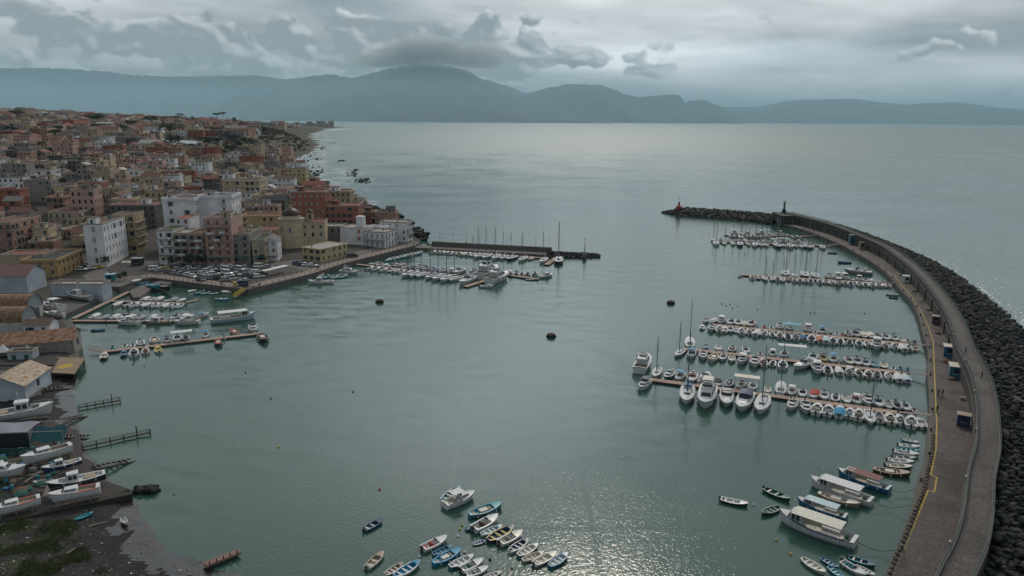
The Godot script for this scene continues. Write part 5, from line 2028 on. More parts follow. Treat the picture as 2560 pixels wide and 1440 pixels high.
# returns [prototype, length, name, description]
func proto(key: String) -> Array:
	if protos.has(key):
		return protos[key]
	var a := key.split(":")
	var kind := a[0]
	var c1 := a[1] if a.size() > 1 else "white"
	var c2 := a[2] if a.size() > 2 else "white"
	var c3 := a[3] if a.size() > 3 else ""
	var t := Node3D.new()
	var h := Hull.new()
	var length := 5.0
	var called := "boat"
	var say := ""
	match kind:
		"row":       # open wooden rowing boat
			length = 4.7
			called = "rowing_boat"
			say = "open %s boat with %s inside" % [c1, c2]
			h.make(length, 1.75, 0.50, 0.55, 0.45, 0.25)
			hull_part(t, h, c1)
			cockpit(t, h, 0.03, 0.80, 0.13, 0.12, c3 if c3 != "" else c1, c2, c2)
			for q in [0.2, 0.42, 0.62]:
				bench(t, h, q, 0.40, c3 if c3 != "" and c3 != c1 else "white")
		"skiff":     # open boat with an outboard
			length = 4.9
			called = "skiff"
			say = "open %s skiff with outboard motor" % c1
			h.make(length, 1.8, 0.52, 0.5, 0.72, 0.35)
			hull_part(t, h, c1)
			cockpit(t, h, 0.04, 0.70, 0.14, 0.12, c3 if c3 != "" else c2, c2, c2)
			bench(t, h, 0.18, 0.42, "cream", 0.4)
			bench(t, h, 0.46, 0.42, "cream")
			outboard(t, -length * 0.5, 0.5)
		"gozzo":     # stout fishing launch
			length = 6.8
			called = "fishing_launch"
			say = "%s fishing launch with %s interior" % [c1, c2]
			h.make(length, 2.4, 0.72, 0.55, 0.35, 0.3)
			hull_part(t, h, c1)
			cockpit(t, h, 0.08, 0.70, 0.18, 0.2, c3 if c3 != "" else c1, c2, c2)
			var g := geo()
			g.box(-1.2, 0.2, -0.5, 0.3, 0.72, 0.5)
			g.box(-1.25, 0.72, -0.55, 0.35, 0.78, 0.55)
			gpart(t, "engine_hatch", g, paint("orange" if c3 == "orange" else "cream", 0.6))
			bench(t, h, 0.16, 0.58, "tan", 0.5)
			bench(t, h, 0.64, 0.58, "tan", 0.4)
			g = geo()
			g.tube(Vector3(3.1, 0.9, 0), Vector3(3.15, 1.5, 0), 0.06, 0.05, 5)
			gpart(t, "stem_post", g, paint(c1))
			fenders(t, h, 3)
		"mot":       # open motorboat with console
			length = 5.7
			called = "motorboat"
			say = "%s open motorboat with %s seats" % [c1, c2]
			h.make(length, 2.2, 0.72, 0.35, 0.86, 0.7)
			hull_part(t, h, c1)
			cockpit(t, h, 0.05, 0.60, 0.2, 0.22, "white" if c3 == "" else "grey", "white", c1)
			var g := geo()
			g.hexa([Vector3(0.0, 0.22, 0.42), Vector3(0.55, 0.22, 0.38), Vector3(0.55, 0.22, -0.38), Vector3(0.0, 0.22, -0.42), Vector3(0.05, 1.05, 0.38), Vector3(0.38, 0.9, 0.34), Vector3(0.38, 0.9, -0.34), Vector3(0.05, 1.05, -0.38)])
			gpart(t, "console", g, paint("white" if c2 != "white" else "grey"))
			windscreen(t, 0.42, 0.92, 0.42, 0.42, 0.2)
			g = geo()
			g.box(-1.0, 0.22, -0.55, -0.5, 0.75, 0.55)
			g.box(-1.08, 0.75, -0.55, -0.95, 1.05, 0.55)
			gpart(t, "seat", g, paint(c2, 0.7))
			g = geo()
			g.box(-2.35, 0.22, -0.8, -1.9, 0.66, 0.8)
			gpart(t, "stern_bench", g, paint(c2, 0.7))
			outboard(t, -length * 0.5 + 0.05, 0.75, 0.0, 1.25)
			if c3 == "top":
				slab_on_posts(t, "sun_top", -1.0, 0.8, 1.5, 0.4, 2.1, "white", 0.05, 1)
			elif c3 == "bluetop":
				slab_on_posts(t, "sun_top", -1.4, 0.5, 1.7, 0.5, 1.95, "bright blue", 0.12, 1)
			elif c3 == "darktop":
				slab_on_posts(t, "sun_top", -1.4, 0.3, 1.7, 0.5, 1.95, "navy", 0.12, 1)
			elif c3 == "arch":
				g = geo()
				for s in [-1, 1]:
					g.tube(Vector3(-1.6, 0.7, s * 0.9), Vector3(-1.5, 1.7, s * 0.75), 0.035, 0.035, 4)
				g.tube(Vector3(-1.5, 1.7, -0.75), Vector3(-1.5, 1.7, 0.75), 0.06, 0.06, 4)
				gpart(t, "arch", g, paint("dark"))
			pulpit(t, h, 0.72, 0.3)
			fenders(t, h, 2)
		"cov":       # motorboat under a fitted cover
			length = 5.5
			called = "covered_motorboat"
			say = "%s motorboat under a fitted %s cover" % [c1, c2]
			h.make(length, 2.15, 0.7, 0.35, 0.86, 0.65)
			hull_part(t, h, c1)
			cockpit(t, h, 0.05, 0.60, 0.2, 0.3, "white", "white", c1)
			var g := geo()
			var rows := []
			for i in 9:
				var tt := lerpf(0.03, 0.72, i / 8.0)
				var s := h.sheer_at(tt)
				var l := []
				for k in 7:
					var w := k / 6.0
					l.append(s[0].lerp(s[1], w) + Vector3(0, 0.05 + (0.5 * sin(PI * w)) * (0.55 + 0.45 * sin(PI * i / 8.0)), 0))
				rows.append(l)
			g.grid(rows)
			gpart(t, "cover", g, paint(c2, 0.85))
			outboard(t, -length * 0.5 + 0.05, 0.7, 0.0, 1.15)
		"rib":       # inflatable
			length = 5.6
			called = "inflatable_boat"
			say = "%s inflatable boat with %s console" % [c1, c2]
			h.make(length - 0.5, 1.6, 0.42, 0.5, 0.9, 0.5)
			hull_part(t, h, "white", "keel")
			var g := geo()
			var line := []
			for i in 10:
				var s := h.sheer_at(i / 9.0 * 0.96)
				line.append(s[1] + Vector3(0, 0.05, 0.12))
			for i in 10:
				var s := h.sheer_at((9 - i) / 9.0 * 0.96)
				line.append(s[0] + Vector3(0, 0.05, -0.12))
			for i in line.size() - 1:
				g.tube(line[i], line[i + 1], 0.27, 0.27, 8)
			gpart(t, "tube", g, paint(c1, 0.5))
			g = geo()
			g.box(-2.3, 0.25, -0.75, 1.2, 0.3, 0.75)
			gpart(t, "floor", g, paint("grey", 0.7))
			g = geo()
			g.hexa([Vector3(-0.2, 0.3, 0.35), Vector3(0.4, 0.3, 0.3), Vector3(0.4, 0.3, -0.3), Vector3(-0.2, 0.3, -0.35), Vector3(-0.15, 1.1, 0.3), Vector3(0.25, 0.95, 0.28), Vector3(0.25, 0.95, -0.28), Vector3(-0.15, 1.1, -0.3)])
			gpart(t, "console", g, paint(c2))
			g = geo()
			g.box(-1.3, 0.3, -0.5, -0.7, 0.8, 0.5)
			gpart(t, "seat", g, paint("tan" if c2 == "white" else "dark", 0.7))
			outboard(t, -length * 0.5 + 0.2, 0.62, 0.0, 1.2)
		"cud":       # small cabin cruiser
			length = 6.8
			called = "cabin_boat"
			say = "%s cabin boat with %s trim" % [c1, c2]
			h.make(length, 2.6, 0.95, 0.35, 0.88, 0.8)
			hull_part(t, h, c1)
			cockpit(t, h, 0.05, 0.48, 0.22, 0.3, c2, "cream", "white")
			cabin(t, "cabin", 0.0, 2.1, 0.85, 0.95, 1.55, "white", 0.7)
			windscreen(t, 0.35, 1.5, 0.75, 0.5, 0.3)
			var g := geo()
			g.box(-2.9, 0.3, -0.95, -2.35, 0.8, 0.95)
			gpart(t, "stern_bench", g, paint("cream", 0.7))
			g = geo()
			for s in [-1, 1]:
				g.box(-0.9, 0.3, s * 0.55 - 0.25, -0.4, 1.0, s * 0.55 + 0.25)
			gpart(t, "seats", g, paint("white", 0.7))
			if c3 == "top":
				slab_on_posts(t, "hard_top", -1.9, 0.5, 1.9, 0.8, 2.45, "white", 0.08, 1)
			elif c3 == "bluetop" or c3 == "darktop":
				slab_on_posts(t, "canvas_top", -2.2, 0.2, 2.0, 0.8, 2.2, "bright blue" if c3 == "bluetop" else "navy", 0.18, 1)
			else:
				outboard(t, -length * 0.5 + 0.05, 0.9, 0.0, 1.4)
			pulpit(t, h, 0.6, 0.45)
			fenders(t, h, 2)
		"exp":       # long low motor yacht
			length = 11.0
			called = "motor_yacht"
			say = "long low %s motor yacht with %s trim" % [c1, c2]
			h.make(length, 3.5, 1.25, 0.32, 0.9, 1.6)
			hull_part(t, h, c1)
			cockpit(t, h, 0.08, 0.44, 0.3, 0.7, "white", "cream", "white")
			cabin(t, "coachroof", -0.4, 3.6, 1.15, 1.3, 1.75, "white", 1.8, false)
			windscreen(t, 1.3, 1.7, 1.2, 0.75, 0.9)
			var g := geo()
			g.box(-4.3, 0.7, -1.3, -3.2, 1.25, 1.3)
			gpart(t, "sun_pad", g, paint(c2 if c2 != "white" else "cream", 0.75))
			g = geo()
			g.box(-1.8, 0.7, -1.1, -1.2, 1.35, -0.3)
			g.box(-1.8, 0.7, 0.3, -1.2, 1.35, 1.1)
			gpart(t, "seats", g, paint("white", 0.7))
			g = geo()
			for s in [-1, 1]:
				g.bar(Vector3(-2.6, 1.3, s * 1.45), Vector3(-2.9, 2.5, s * 1.2), 0.14, 0.45)
			g.bar(Vector3(-2.9, 2.5, -1.25), Vector3(-2.9, 2.5, 1.25), 0.5, 0.14)
			gpart(t, "radar_arch", g, paint("white"))
			g = geo()
			g.box(-5.9, 0.25, -1.35, -5.4, 0.35, 1.35)
			gpart(t, "swim_platform", g, paint("tan", 0.6))
			if c3 == "darktop":
				slab_on_posts(t, "canvas_top", -3.2, 0.2, 2.5, 1.2, 2.6, "navy", 0.2, 1)
			pulpit(t, h, 0.5, 0.55)
			fenders(t, h, 3)
		"fly":       # yacht with an upper steering deck
			length = 12.5
			called = "flybridge_yacht"
			say = "tall %s flybridge yacht with %s trim" % [c1, c2]
			h.make(length, 4.1, 1.55, 0.35, 0.9, 1.8)
			hull_part(t, h, c1)
			cockpit(t, h, 0.05, 0.26, 0.3, 0.8, "white", "tan", "white")
			cabin(t, "saloon", -2.9, 3.1, 1.6, 1.6, 2.75, "white", 1.5)
			var g := geo()
			g.hexa([Vector3(-3.6, 2.84, 1.5), Vector3(1.0, 2.84, 1.25), Vector3(1.0, 2.84, -1.25), Vector3(-3.6, 2.84, -1.5), Vector3(-3.6, 3.35, 1.5), Vector3(0.5, 3.5, 1.2), Vector3(0.5, 3.5, -1.2), Vector3(-3.6, 3.35, -1.5)])
			var fb := gpart(t, "flybridge", g, paint("white"))
			windscreen(fb, 0.4, 3.5, 1.1, 0.35, 0.3)
			g = geo()
			g.box(-1.6, 3.42, -1.0, -0.9, 4.0, 1.0)
			gpart(fb, "seat", g, paint(c2, 0.7))
			g = geo()
			for s in [-1, 1]:
				g.bar(Vector3(-3.0, 3.35, s * 1.35), Vector3(-3.3, 4.6, s * 1.1), 0.12, 0.4)
			g.bar(Vector3(-3.3, 4.6, -1.15), Vector3(-3.3, 4.6, 1.15), 0.4, 0.12)
			gpart(fb, "radar_arch", g, paint("white"))
			if c3 == "top":
				slab_on_posts(fb, "sun_top", -2.8, 0.2, 2.4, 3.4, 5.0, "cream", 0.12, 1)
			pulpit(t, h, 0.45, 0.65)
			fenders(t, h, 3, "navy")
		"sail", "sloop":
			var k := 1.0 if kind == "sail" else 0.74
			length = 10.2 * k
			called = "sailing_boat"
			say = "%s %s sailing boat with %s sail cover" % ["large" if kind == "sail" else "small", c1, c2]
			h.make(length, 3.15 * k, 1.05 * k, 0.22, 0.62, 0.9 * k)
			hull_part(t, h, c1)
			cockpit(t, h, 0.06, 0.30, 0.5 * k, 0.55 * k, c3 if HULLS.has(c3) else "white", "tan" if HULLS.has(c3) else "white", "white")
			cabin(t, "coachroof", -2.0 * k, 2.3 * k, 0.85 * k, 1.05 * k, 1.5 * k, "white", 1.0 * k)
			var g := geo()
			var mx := 0.75 * k
			var top := (14.2 if kind == "sail" else 10.5)
			g.tube(Vector3(mx, 1.0 * k, 0), Vector3(mx, top, 0), 0.12, 0.09, 6)
			for q in [0.45, 0.72]:
				g.bar(Vector3(mx, top * q, -0.9 * k), Vector3(mx, top * q, 0.9 * k), 0.05, 0.05)
			var mast := gpart(t, "mast", g, mat("mast_alloy", lin(0.085, 0.085, 0.085), 0.5))
			g = geo()
			for s in [[Vector3(mx, top * 0.98, 0), Vector3(length * 0.49, 1.25 * k, 0)], [Vector3(mx, top * 0.98, 0), Vector3(-length * 0.49, 1.1 * k, 0)], [Vector3(mx, top * 0.95, 0), Vector3(mx - 0.2, 1.05 * k, 1.45 * k)], [Vector3(mx, top * 0.95, 0), Vector3(mx - 0.2, 1.05 * k, -1.45 * k)]]:
				g.tube(s[0], s[1], 0.018, 0.018, 3)
			gpart(mast, "rigging", g, mat("boat_steel", lin(0.34, 0.35, 0.36)))
			g = geo()
			g.tube(Vector3(mx, 2.25 * k, 0), Vector3(-3.3 * k, 2.35 * k, 0), 0.07, 0.07, 6)
			var boom := gpart(t, "boom", g, mat("mast_alloy", Color.WHITE))
			g = geo()
			g.tube(Vector3(mx - 0.15, 2.5 * k, 0), Vector3(-3.2 * k, 2.45 * k, 0), 0.21 * k, 0.12 * k, 7)
			gpart(boom, "sail_cover", g, paint(c2, 0.85))
			pulpit(t, h, 0.12, 0.6 * k)
			if c3 == "bluetop":
				slab_on_posts(t, "spray_hood", -2.6, -1.0, 2.0, 1.3, 2.1, "blue", 0.25, 1)
			fenders(t, h, 2)
		"fish":      # big canopied fishing boat
			length = 13.0
			called = "fishing_boat"
			say = "canopied %s fishing boat with a %s roof" % [c1, c2]
			h.make(length, 4.2, 1.25, 0.75, 0.7, 0.8)
			hull_part(t, h, c1)
			cockpit(t, h, 0.05, 0.86, 0.3, 0.55, c3 if c3 != "" else "navy", "cream", "white")
			slab_on_posts(t, "canopy", -4.3, 3.9, 3.2, 0.6, 3.0, c2, 0.05, 4)
			cabin(t, "wheelhouse", 2.3, 4.4, 1.15, 0.6, 2.95, "white", 0.25)
			var g := geo()
			for s in [-1, 1]:
				g.box(-3.6, 0.55, s * 1.15 - 0.3, -0.6, 1.05, s * 1.15 + 0.3)
			gpart(t, "benches", g, paint("white", 0.7))
			g = geo()
			g.tube(Vector3(-5.6, 1.1, -1.0), Vector3(-5.6, 1.1, 1.0), 0.35, 0.35, 8)
			g.box(-5.9, 0.55, -1.2, -5.3, 0.9, -0.9)
			g.box(-5.9, 0.55, 0.9, -5.3, 0.9, 1.2)
			gpart(t, "net_winch", g, paint("dark", 0.6))
			g = geo()
			g.lathe(Vector3(-4.9, 0.55, 0.9), [Vector2(0.6, 0), Vector2(0.5, 0.35), Vector2(0, 0.6)], 8)
			g.lathe(Vector3(-4.8, 0.55, -0.8), [Vector2(0.7, 0), Vector2(0.55, 0.3), Vector2(0, 0.5)], 8)
			gpart(t, "net_heap", g, paint("green", 0.95))
			g = geo()
			g.tube(Vector3(4.0, 3.0, 0), Vector3(4.0, 5.2, 0), 0.06, 0.04, 5)
			g.bar(Vector3(4.0, 4.6, -0.5), Vector3(4.0, 4.6, 0.5), 0.05, 0.05)
			gpart(t, "mast", g, paint("white"))
			g = geo()
			g.tube(Vector3(6.2, 1.9, 0), Vector3(6.35, 2.7, 0), 0.09, 0.06, 5)
			gpart(t, "stem_post", g, paint("white"))
			fenders(t, h, 4)
		"work":      # coaster with a wheelhouse
			length = 11.0
			called = "work_boat"
			say = "%s work boat with a white wheelhouse and %s deck" % [c1, c2]
			h.make(length, 3.6, 1.15, 0.6, 0.6, 0.7)
			hull_part(t, h, c1)
			cockpit(t, h, 0.05, 0.80, 0.3, 0.6, c3 if c3 != "" else "white", c2, "white")
			cabin(t, "wheelhouse", -0.4, 2.0, 1.1, 0.6, 2.7, "white", 0.35)
			var g := geo()
			g.tube(Vector3(0.2, 2.7, 0), Vector3(0.2, 5.0, 0), 0.05, 0.03, 5)
			g.bar(Vector3(0.2, 4.2, -0.5), Vector3(0.2, 4.2, 0.5), 0.05, 0.05)
			gpart(t, "mast", g, paint("white"))
			g = geo()
			g.box(-3.6, 0.6, -1.0, -1.6, 1.2, 1.0)
			gpart(t, "hatch", g, paint("tan", 0.8))
			pulpit(t, h, 0.7, 0.5)
			fenders(t, h, 3)
		"bare":      # stripped hull or one laid up ashore
			length = 9.0
			called = "laid_up_yacht"
			say = "%s laid-up yacht with %s trim" % [c1, c2]
			h.make(length, 2.9, 1.3, 0.3, 0.7, 1.0)
			hull_part(t, h, c1)
			cockpit(t, h, 0.08, 0.42, 0.3, 0.8, c2, "tan", "white")
			cabin(t, "coachroof", -0.6, 2.4, 0.95, 1.35, 1.95, "white", 0.9)
			pulpit(t, h, 0.08, 0.6)
		"jet":       # water scooter
			length = 2.9
			called = "water_scooter"
			say = "%s water scooter with dark seat" % c1
			h.make(length, 1.1, 0.42, 0.25, 0.85, 0.4)
			hull_part(t, h, c1)
			cockpit(t, h, 0.1, 0.4, 0.2, 0.3, c1, c1, c1)
			var g := geo()
			g.hexa([Vector3(-1.1, 0.4, 0.2), Vector3(0.3, 0.45, 0.22), Vector3(0.3, 0.45, -0.22), Vector3(-1.1, 0.4, -0.2), Vector3(-1.1, 0.72, 0.14), Vector3(0.25, 0.8, 0.14), Vector3(0.25, 0.8, -0.14), Vector3(-1.1, 0.72, -0.14)])
			gpart(t, "seat", g, paint("dark", 0.6))
			g = geo()
			g.hexa([Vector3(0.3, 0.45, 0.3), Vector3(1.0, 0.5, 0.2), Vector3(1.0, 0.5, -0.2), Vector3(0.3, 0.45, -0.3), Vector3(0.35, 1.0, 0.15), Vector3(0.55, 0.95, 0.12), Vector3(0.55, 0.95, -0.12), Vector3(0.35, 1.0, -0.15)])
			g.bar(Vector3(0.38, 1.02, -0.38), Vector3(0.38, 1.02, 0.38), 0.06, 0.06)
			gpart(t, "handlebar", g, paint("dark"))
	t.name = called
	protos[key] = [t, length, called, say]
	return protos[key]

func moor(key: String, where: Vector3, heading: float, label: String, group := "", scale := 1.0) -> Node3D:   # heading: direction of the bow, 0 along +x, turning towards -z
	var p := proto(key)
	var o: Node3D = p[0].duplicate()
	o.name = numbered(p[2])
	add_child(o)
	o.position = where
	o.rotation.y = heading
	o.scale = Vector3.ONE * scale
	tag(o, label, "boat" if p[2] != "water_scooter" else "water scooter", group)
	return o

# by photograph pixels of stern and bow at the water
func moor_between(key: String, sx: float, sy: float, bx: float, by: float, label: String, group := "", y := 0.0, roomy := 1.0) -> Node3D:
	var a := at(sx, sy, y + 0.25)
	var b := at(bx, by, y + 0.25)
	var p := proto(key)
	var d := b - a
	var o := (a + b) * 0.5
	return moor(key, Vector3(o.x, y, o.z), atan2(-d.z, d.x), label, group, clampf(d.length() / p[1], 0.45, 1.8) * roomy)

const ORD := ["first", "second", "third", "fourth", "fifth", "sixth", "seventh", "eighth", "ninth", "tenth", "eleventh", "twelfth", "thirteenth", "fourteenth", "fifteenth", "sixteenth", "seventeenth", "eighteenth", "nineteenth", "twentieth", "twenty-first", "twenty-second", "twenty-third", "twenty-fourth", "twenty-fifth", "twenty-sixth", "twenty-seventh", "twenty-eighth", "twenty-ninth", "thirtieth", "thirty-first"]

# boats moored side by side along a pontoon: items are [pixel x, key, 1 when the bow points away from the pontoon]
func moor_row(a: Vector3, b: Vector3, side: float, ox: float, sc: float, items: Array, where: String, half: float) -> void:
	var dir := (b - a).normalized()
	var out := dir.cross(Vector3.UP) * side      # side 1: towards the camera
	var made := []
	for it in items:
		var px: float = ox + it[0] / sc
		var p := proto(it[1])
		var k: float = rng.randf_range(0.84, 1.10)
		var off: float = half + 0.6 + p[1] * 0.5 * k
		var lo := -20.0
		var hi := (b - a).length() + 20.0
		for i in 40:
			var m := (lo + hi) * 0.5
			if to_pixel(a + dir * m + out * off).x < px:
				lo = m
			else:
				hi = m
		var pos := a + dir * lo + out * off
		pos.y = 0.0
		var bow := out if it.size() > 2 and it[2] == 1 else -out
		made.append([(b - (a + dir * lo)).length(), it[1], pos, atan2(-bow.z, bow.x) + rng.randf_range(-0.13, 0.13), k])
	made.sort_custom(func(x, y): return x[0] < y[0])
	for i in made.size():
		var m: Array = made[i]
		var say: String = proto(m[1])[3]
		moor(m[1], m[2], m[3], "%s, %s from shore, %s" % [short(say), ORD[i], where], "boats moored " + where, m[4])

func short(s: String) -> String:
	var w := s.split(" ")
	if w.size() > 6:
		var cut := s.find(" with ")
		if cut > 0:
			return s.substr(0, cut)
		cut = s.find(" under ")
		if cut > 0:
			return s.substr(0, cut)
	return s
# ---------------------------------------------------------------- quays, pontoons, jetties
func plank_tex() -> Texture2D:
	if texs.has("planks"):
		return texs["planks"]
	var r := RandomNumberGenerator.new()
	r.seed = 5
	var im := Image.create(256, 256, false, Image.FORMAT_RGBA8)
	for y in range(0, 256, 16):
		var k := r.randf_range(0.72, 1.0)
		im.fill_rect(Rect2i(0, y, 256, 16), Color(k, k * 0.97, k * 0.94))
		im.fill_rect(Rect2i(0, y, 256, 2), Color(0.35, 0.33, 0.31))
	texs["planks"] = ImageTexture.create_from_image(im)
	return texs["planks"]

func pontoon(pa: Array, pb: Array, w: float, label: String, joint := 11.0) -> Array:
	var a := at(pa[0], pa[1], 0.55)
	var b := at(pb[0], pb[1], 0.55)
	var d := b - a
	var len := d.length()
	var turn := atan2(-d.z, d.x)
	var t := thing("pontoon", label, "pontoon", Vector3(a.x, 0, a.z), turn)
	var wood := mat("pontoon_deck", lin(0.40, 0.30, 0.25), 0.85, plank_tex(), 0.3)
	var n := maxi(1, int(round(len / joint)))
	for i in n:
		var x0 := len * i / n + 0.06
		var x1 := len * (i + 1) / n - 0.06
		var g := geo()
		g.box(x0, 0.42, -w * 0.5, x1, 0.55, w * 0.5)
		var dk := gpart(t, "deck", g, wood)
		g = geo()
		g.box(x0, 0.36, -w * 0.5 - 0.07, x1, 0.52, -w * 0.5)
		g.box(x0, 0.36, w * 0.5, x1, 0.52, w * 0.5 + 0.07)
		gpart(dk, "fender_strip", g, mat("pontoon_side", lin(0.12, 0.10, 0.09), 0.9))
		g = geo()
		g.box(x0 + 0.5, -0.4, -w * 0.45, x1 - 0.5, 0.42, w * 0.45)
		gpart(t, "float", g, mat("pontoon_float", lin(0.05, 0.055, 0.06), 0.8))
	for i in range(1, n + 1, 2):
		var g := geo()
		g.box(len * i / n - 0.35, 0.55, -0.12, len * i / n - 0.1, 1.55, 0.12)
		gpart(t, "service_post", g, mat("service_post", lin(0.10, 0.11, 0.115), 0.5))
	return [a, b]

func gangway(pa: Array, pb: Array, label: String, h1 := 1.6) -> void:
	var a := at(pa[0], pa[1], 0.55)
	var b := at(pb[0], pb[1], h1)
	var g := geo()
	g.bar(a + Vector3(0, 0.06, 0), b, 1.1, 0.1)
	var s := (b - a).cross(Vector3.UP).normalized() * 0.52
	for k in [-1, 1]:
		g.bar(a + s * k + Vector3(0, 1.0, 0), b + s * k + Vector3(0, 0.95, 0), 0.05, 0.05)
		for i in 5:
			var p: Vector3 = a.lerp(b, i / 4.0) + s * k
			g.tube(p, p + Vector3(0, 1.0, 0), 0.02, 0.02, 3)
	single("gangway", g, mat("gangway_steel", lin(0.16, 0.12, 0.11), 0.7), label, "gangway")

func awning_frame(p0: Array, p1: Array, w: float, col: String, label: String, base := 0.55, top := 3.0) -> void:
	var a := at(p0[0], p0[1], base)
	var b := at(p1[0], p1[1], base)
	var d := b - a
	var t := thing("pontoon_awning", label, "awning", a, atan2(-d.z, d.x))
	slab_on_posts(t, "canopy", 0.0, d.length(), w, 0.0, top - base, col, 0.15, 4)

func make_quays() -> void:
	# main town quay
	var h := 2.0
	var poly := PackedVector2Array()
	for p in [[345, 699], [380, 694], [620, 724], [774, 686], [862, 658], [1037, 614], [1052, 605], [1000, 596], [930, 606], [870, 622], [812, 640], [745, 648], [700, 655], [400, 655], [352, 640], [424, 590], [398, 584], [330, 600], [290, 640], [250, 664], [206, 690], [232, 714], [300, 717]]:
		var q := at(p[0], p[1], h)
		poly.append(Vector2(q.x, q.z))
	var g := geo()
	g.prism(poly, -2.5, h)
	structure("quay", g, mat("quay_concrete", lin(0.16, 0.145, 0.135), 0.9, noise_tex("concrete", 0.03, 5, 0.6, 1.0, 512), 0.12), "town quay and car park paved in grey")
	var edge := curve([[0, 0]], 1.0)
	var el := []
	for p in [[352, 694], [380, 694.5], [500, 709], [620, 724]]:
		var q := at(p[0], p[1], h)
		el.append([q.x, q.z])
	var el2 := []
	for p in [[620, 724], [700, 703], [774, 686], [862, 658], [950, 636], [1037, 614]]:
		var q := at(p[0], p[1], h)
		el2.append([q.x, q.z])
	var prom := mat("promenade_paving", lin(0.30, 0.26, 0.235), 0.85, paving_tex(), 0.12)
	var bol := geo()
	bol.lathe(Vector3.ZERO, [Vector2(0.13, 0), Vector2(0.11, 0.1), Vector2(0.09, 0.7), Vector2(0.13, 0.78), Vector2(0.1, 0.92), Vector2(0, 0.97)], 7)
	var bm := bol.mesh(mat("iron_bollard", lin(0.05, 0.05, 0.052), 0.6))
	for k in 2:
		var c := curve(el if k == 0 else el2, 3.0)
		g = geo()
		ribbon(g, offset_curve(c, -5.6), h + 0.012, offset_curve(c, -0.4), h + 0.012)
		structure("promenade", g, prom, "pale paved promenade along the quay edge %s" % ("before the car park" if k == 0 else "towards the inner jetty"))
		g = geo()
		ribbon(g, offset_curve(c, -0.4), h + 0.05, offset_curve(c, 0.05), h + 0.05)
		structure("kerb", g, mat("quay_edge_stone", lin(0.13, 0.115, 0.105)), "stone kerb of the town quay")
		for o in [-5.3, -0.8]:
			var bc := resample(offset_curve(c, o), 24 if k == 0 else 34)
			for i in bc.size():
				var b := MeshInstance3D.new()
				b.name = numbered("bollard")
				b.mesh = bm
				add_child(b)
				b.position = v3(bc[i], h + 0.01)
				tag(b, "small dark iron bollard lining the %s edge of the promenade" % ("inner" if o < -2 else "water"), "bollard", "iron bollards along the town promenade")
	# asphalt of the street and car park, crossing stripes
	var asp := PackedVector2Array()
	for p in [[352, 688], [620, 716], [770, 679], [735, 668], [690, 662], [400, 662], [345, 664], [404, 596], [392, 592], [318, 640], [262, 676], [300, 690]]:
		var q := at(p[0], p[1], h)
		asp.append(Vector2(q.x, q.z))
	g = geo()
	g.prism(asp, h - 0.3, h + 0.006)
	structure("road", g, mat("asphalt", lin(0.085, 0.075, 0.073), 0.92, noise_tex("concrete", 0.03, 5, 0.6, 1.0, 512), 0.2), "dark asphalt street and car park")
	for i in 8:
		var a := at(304 + i * 4.2, 656.5, h + 0.012)
		var b := at(309 + i * 4.2, 651.5, h + 0.012)
		g = geo()
		g.bar(a, b, 0.5, 0.004)
		var st := structure("crossing_stripe", g, mat("white_road_paint", lin(0.45, 0.44, 0.42), 0.8), "white stripe of the pedestrian crossing")
		st.set_meta("category", "marking")
	# small stone pier with hauled boats, left of the car park
	poly = PackedVector2Array()
	for p in [[322, 728], [352, 713], [410, 700], [432, 707], [380, 720], [352, 742], [334, 744]]:
		var q := at(p[0], p[1], 1.3)
		poly.append(Vector2(q.x, q.z))
	g = geo()
	g.prism(poly, -2.0, 1.3)
	structure("stone_pier", g, mat("quay_concrete", lin(0.16, 0.145, 0.135)), "low stone landing below the promenade")
	# yard of the boat sheds: rough concrete apron
	# inner jetty with its parapet wall, rocks and light
	var ja := at(1040, 618, 1.2)
	var jb := at(1372, 636, 1.2)
	var d := jb - ja
	var t := thing("inner_jetty", "low concrete jetty with a parapet wall sheltering the yachts", "jetty", Vector3(ja.x, 0, ja.z), atan2(-d.z, d.x))
	g = geo()
	g.box(-6, -2.0, -7.0, d.length(), 1.2, 1.0)
	var con := mat("jetty_concrete", lin(0.17, 0.155, 0.14), 0.9, noise_tex("concrete", 0.03, 5, 0.6, 1.0, 512), 0.12)
	gpart(t, "deck", g, con)
	g = geo()
	g.box(6, 1.2, -6.9, d.length(), 3.4, -5.6)
	gpart(t, "parapet_wall", g, con)
	for i in 9:
		g = geo()
		var x := 10.0 + i * d.length() / 9.6
		g.tube(Vector3(x, 3.4, -6.2), Vector3(x, 8.2, -6.2), 0.07, 0.05, 5)
		g.bar(Vector3(x, 8.2, -6.2), Vector3(x, 8.3, -5.0), 0.08, 0.08)
		gpart(t, "lamp_post", g, mat("iron_bollard", lin(0.05, 0.05, 0.052)))
	var rt := thing("jetty_rocks", "dark rock mound at the tip of the inner jetty", "breakwater", jb)
	var spots := []
	var re := at(1494, 641, 0.0)
	for i in 420:
		var f := rng.randf()
		var p := Vector3(jb.x, 0, jb.z - 2.0).lerp(re, f)
		var side := rng.randf_range(-1, 1)
		spots.append([p + Vector3(rng.randf_range(-1, 1), 2.0 * (1.0 - absf(side)) * (1.0 - 0.5 * f) + 0.1, side * (5.5 - 2.0 * f)), rng.randf_range(0.55, 1.1)])
	var ba := Vector3(at(1042, 612, 0).x, 0, at(1042, 612, 0).z)
	for i in 260:
		var p := Vector3(ja.x + 4.0, 0, ja.z - 8.5).lerp(Vector3(jb.x, 0, jb.z - 8.0), rng.randf())
		spots.append([p + Vector3(0, rng.randf_range(-0.2, 0.9), rng.randf_range(-2.0, 1.0)), rng.randf_range(0.6, 1.1)])
	rock_field(rt, spots, 0)
	var lp := at(1462, 640, 1.5)
	t = thing("jetty_light", "slender dark light mast on the rocks of the inner jetty", "light mast", Vector3(lp.x, 1.0, lp.z - 1.5))
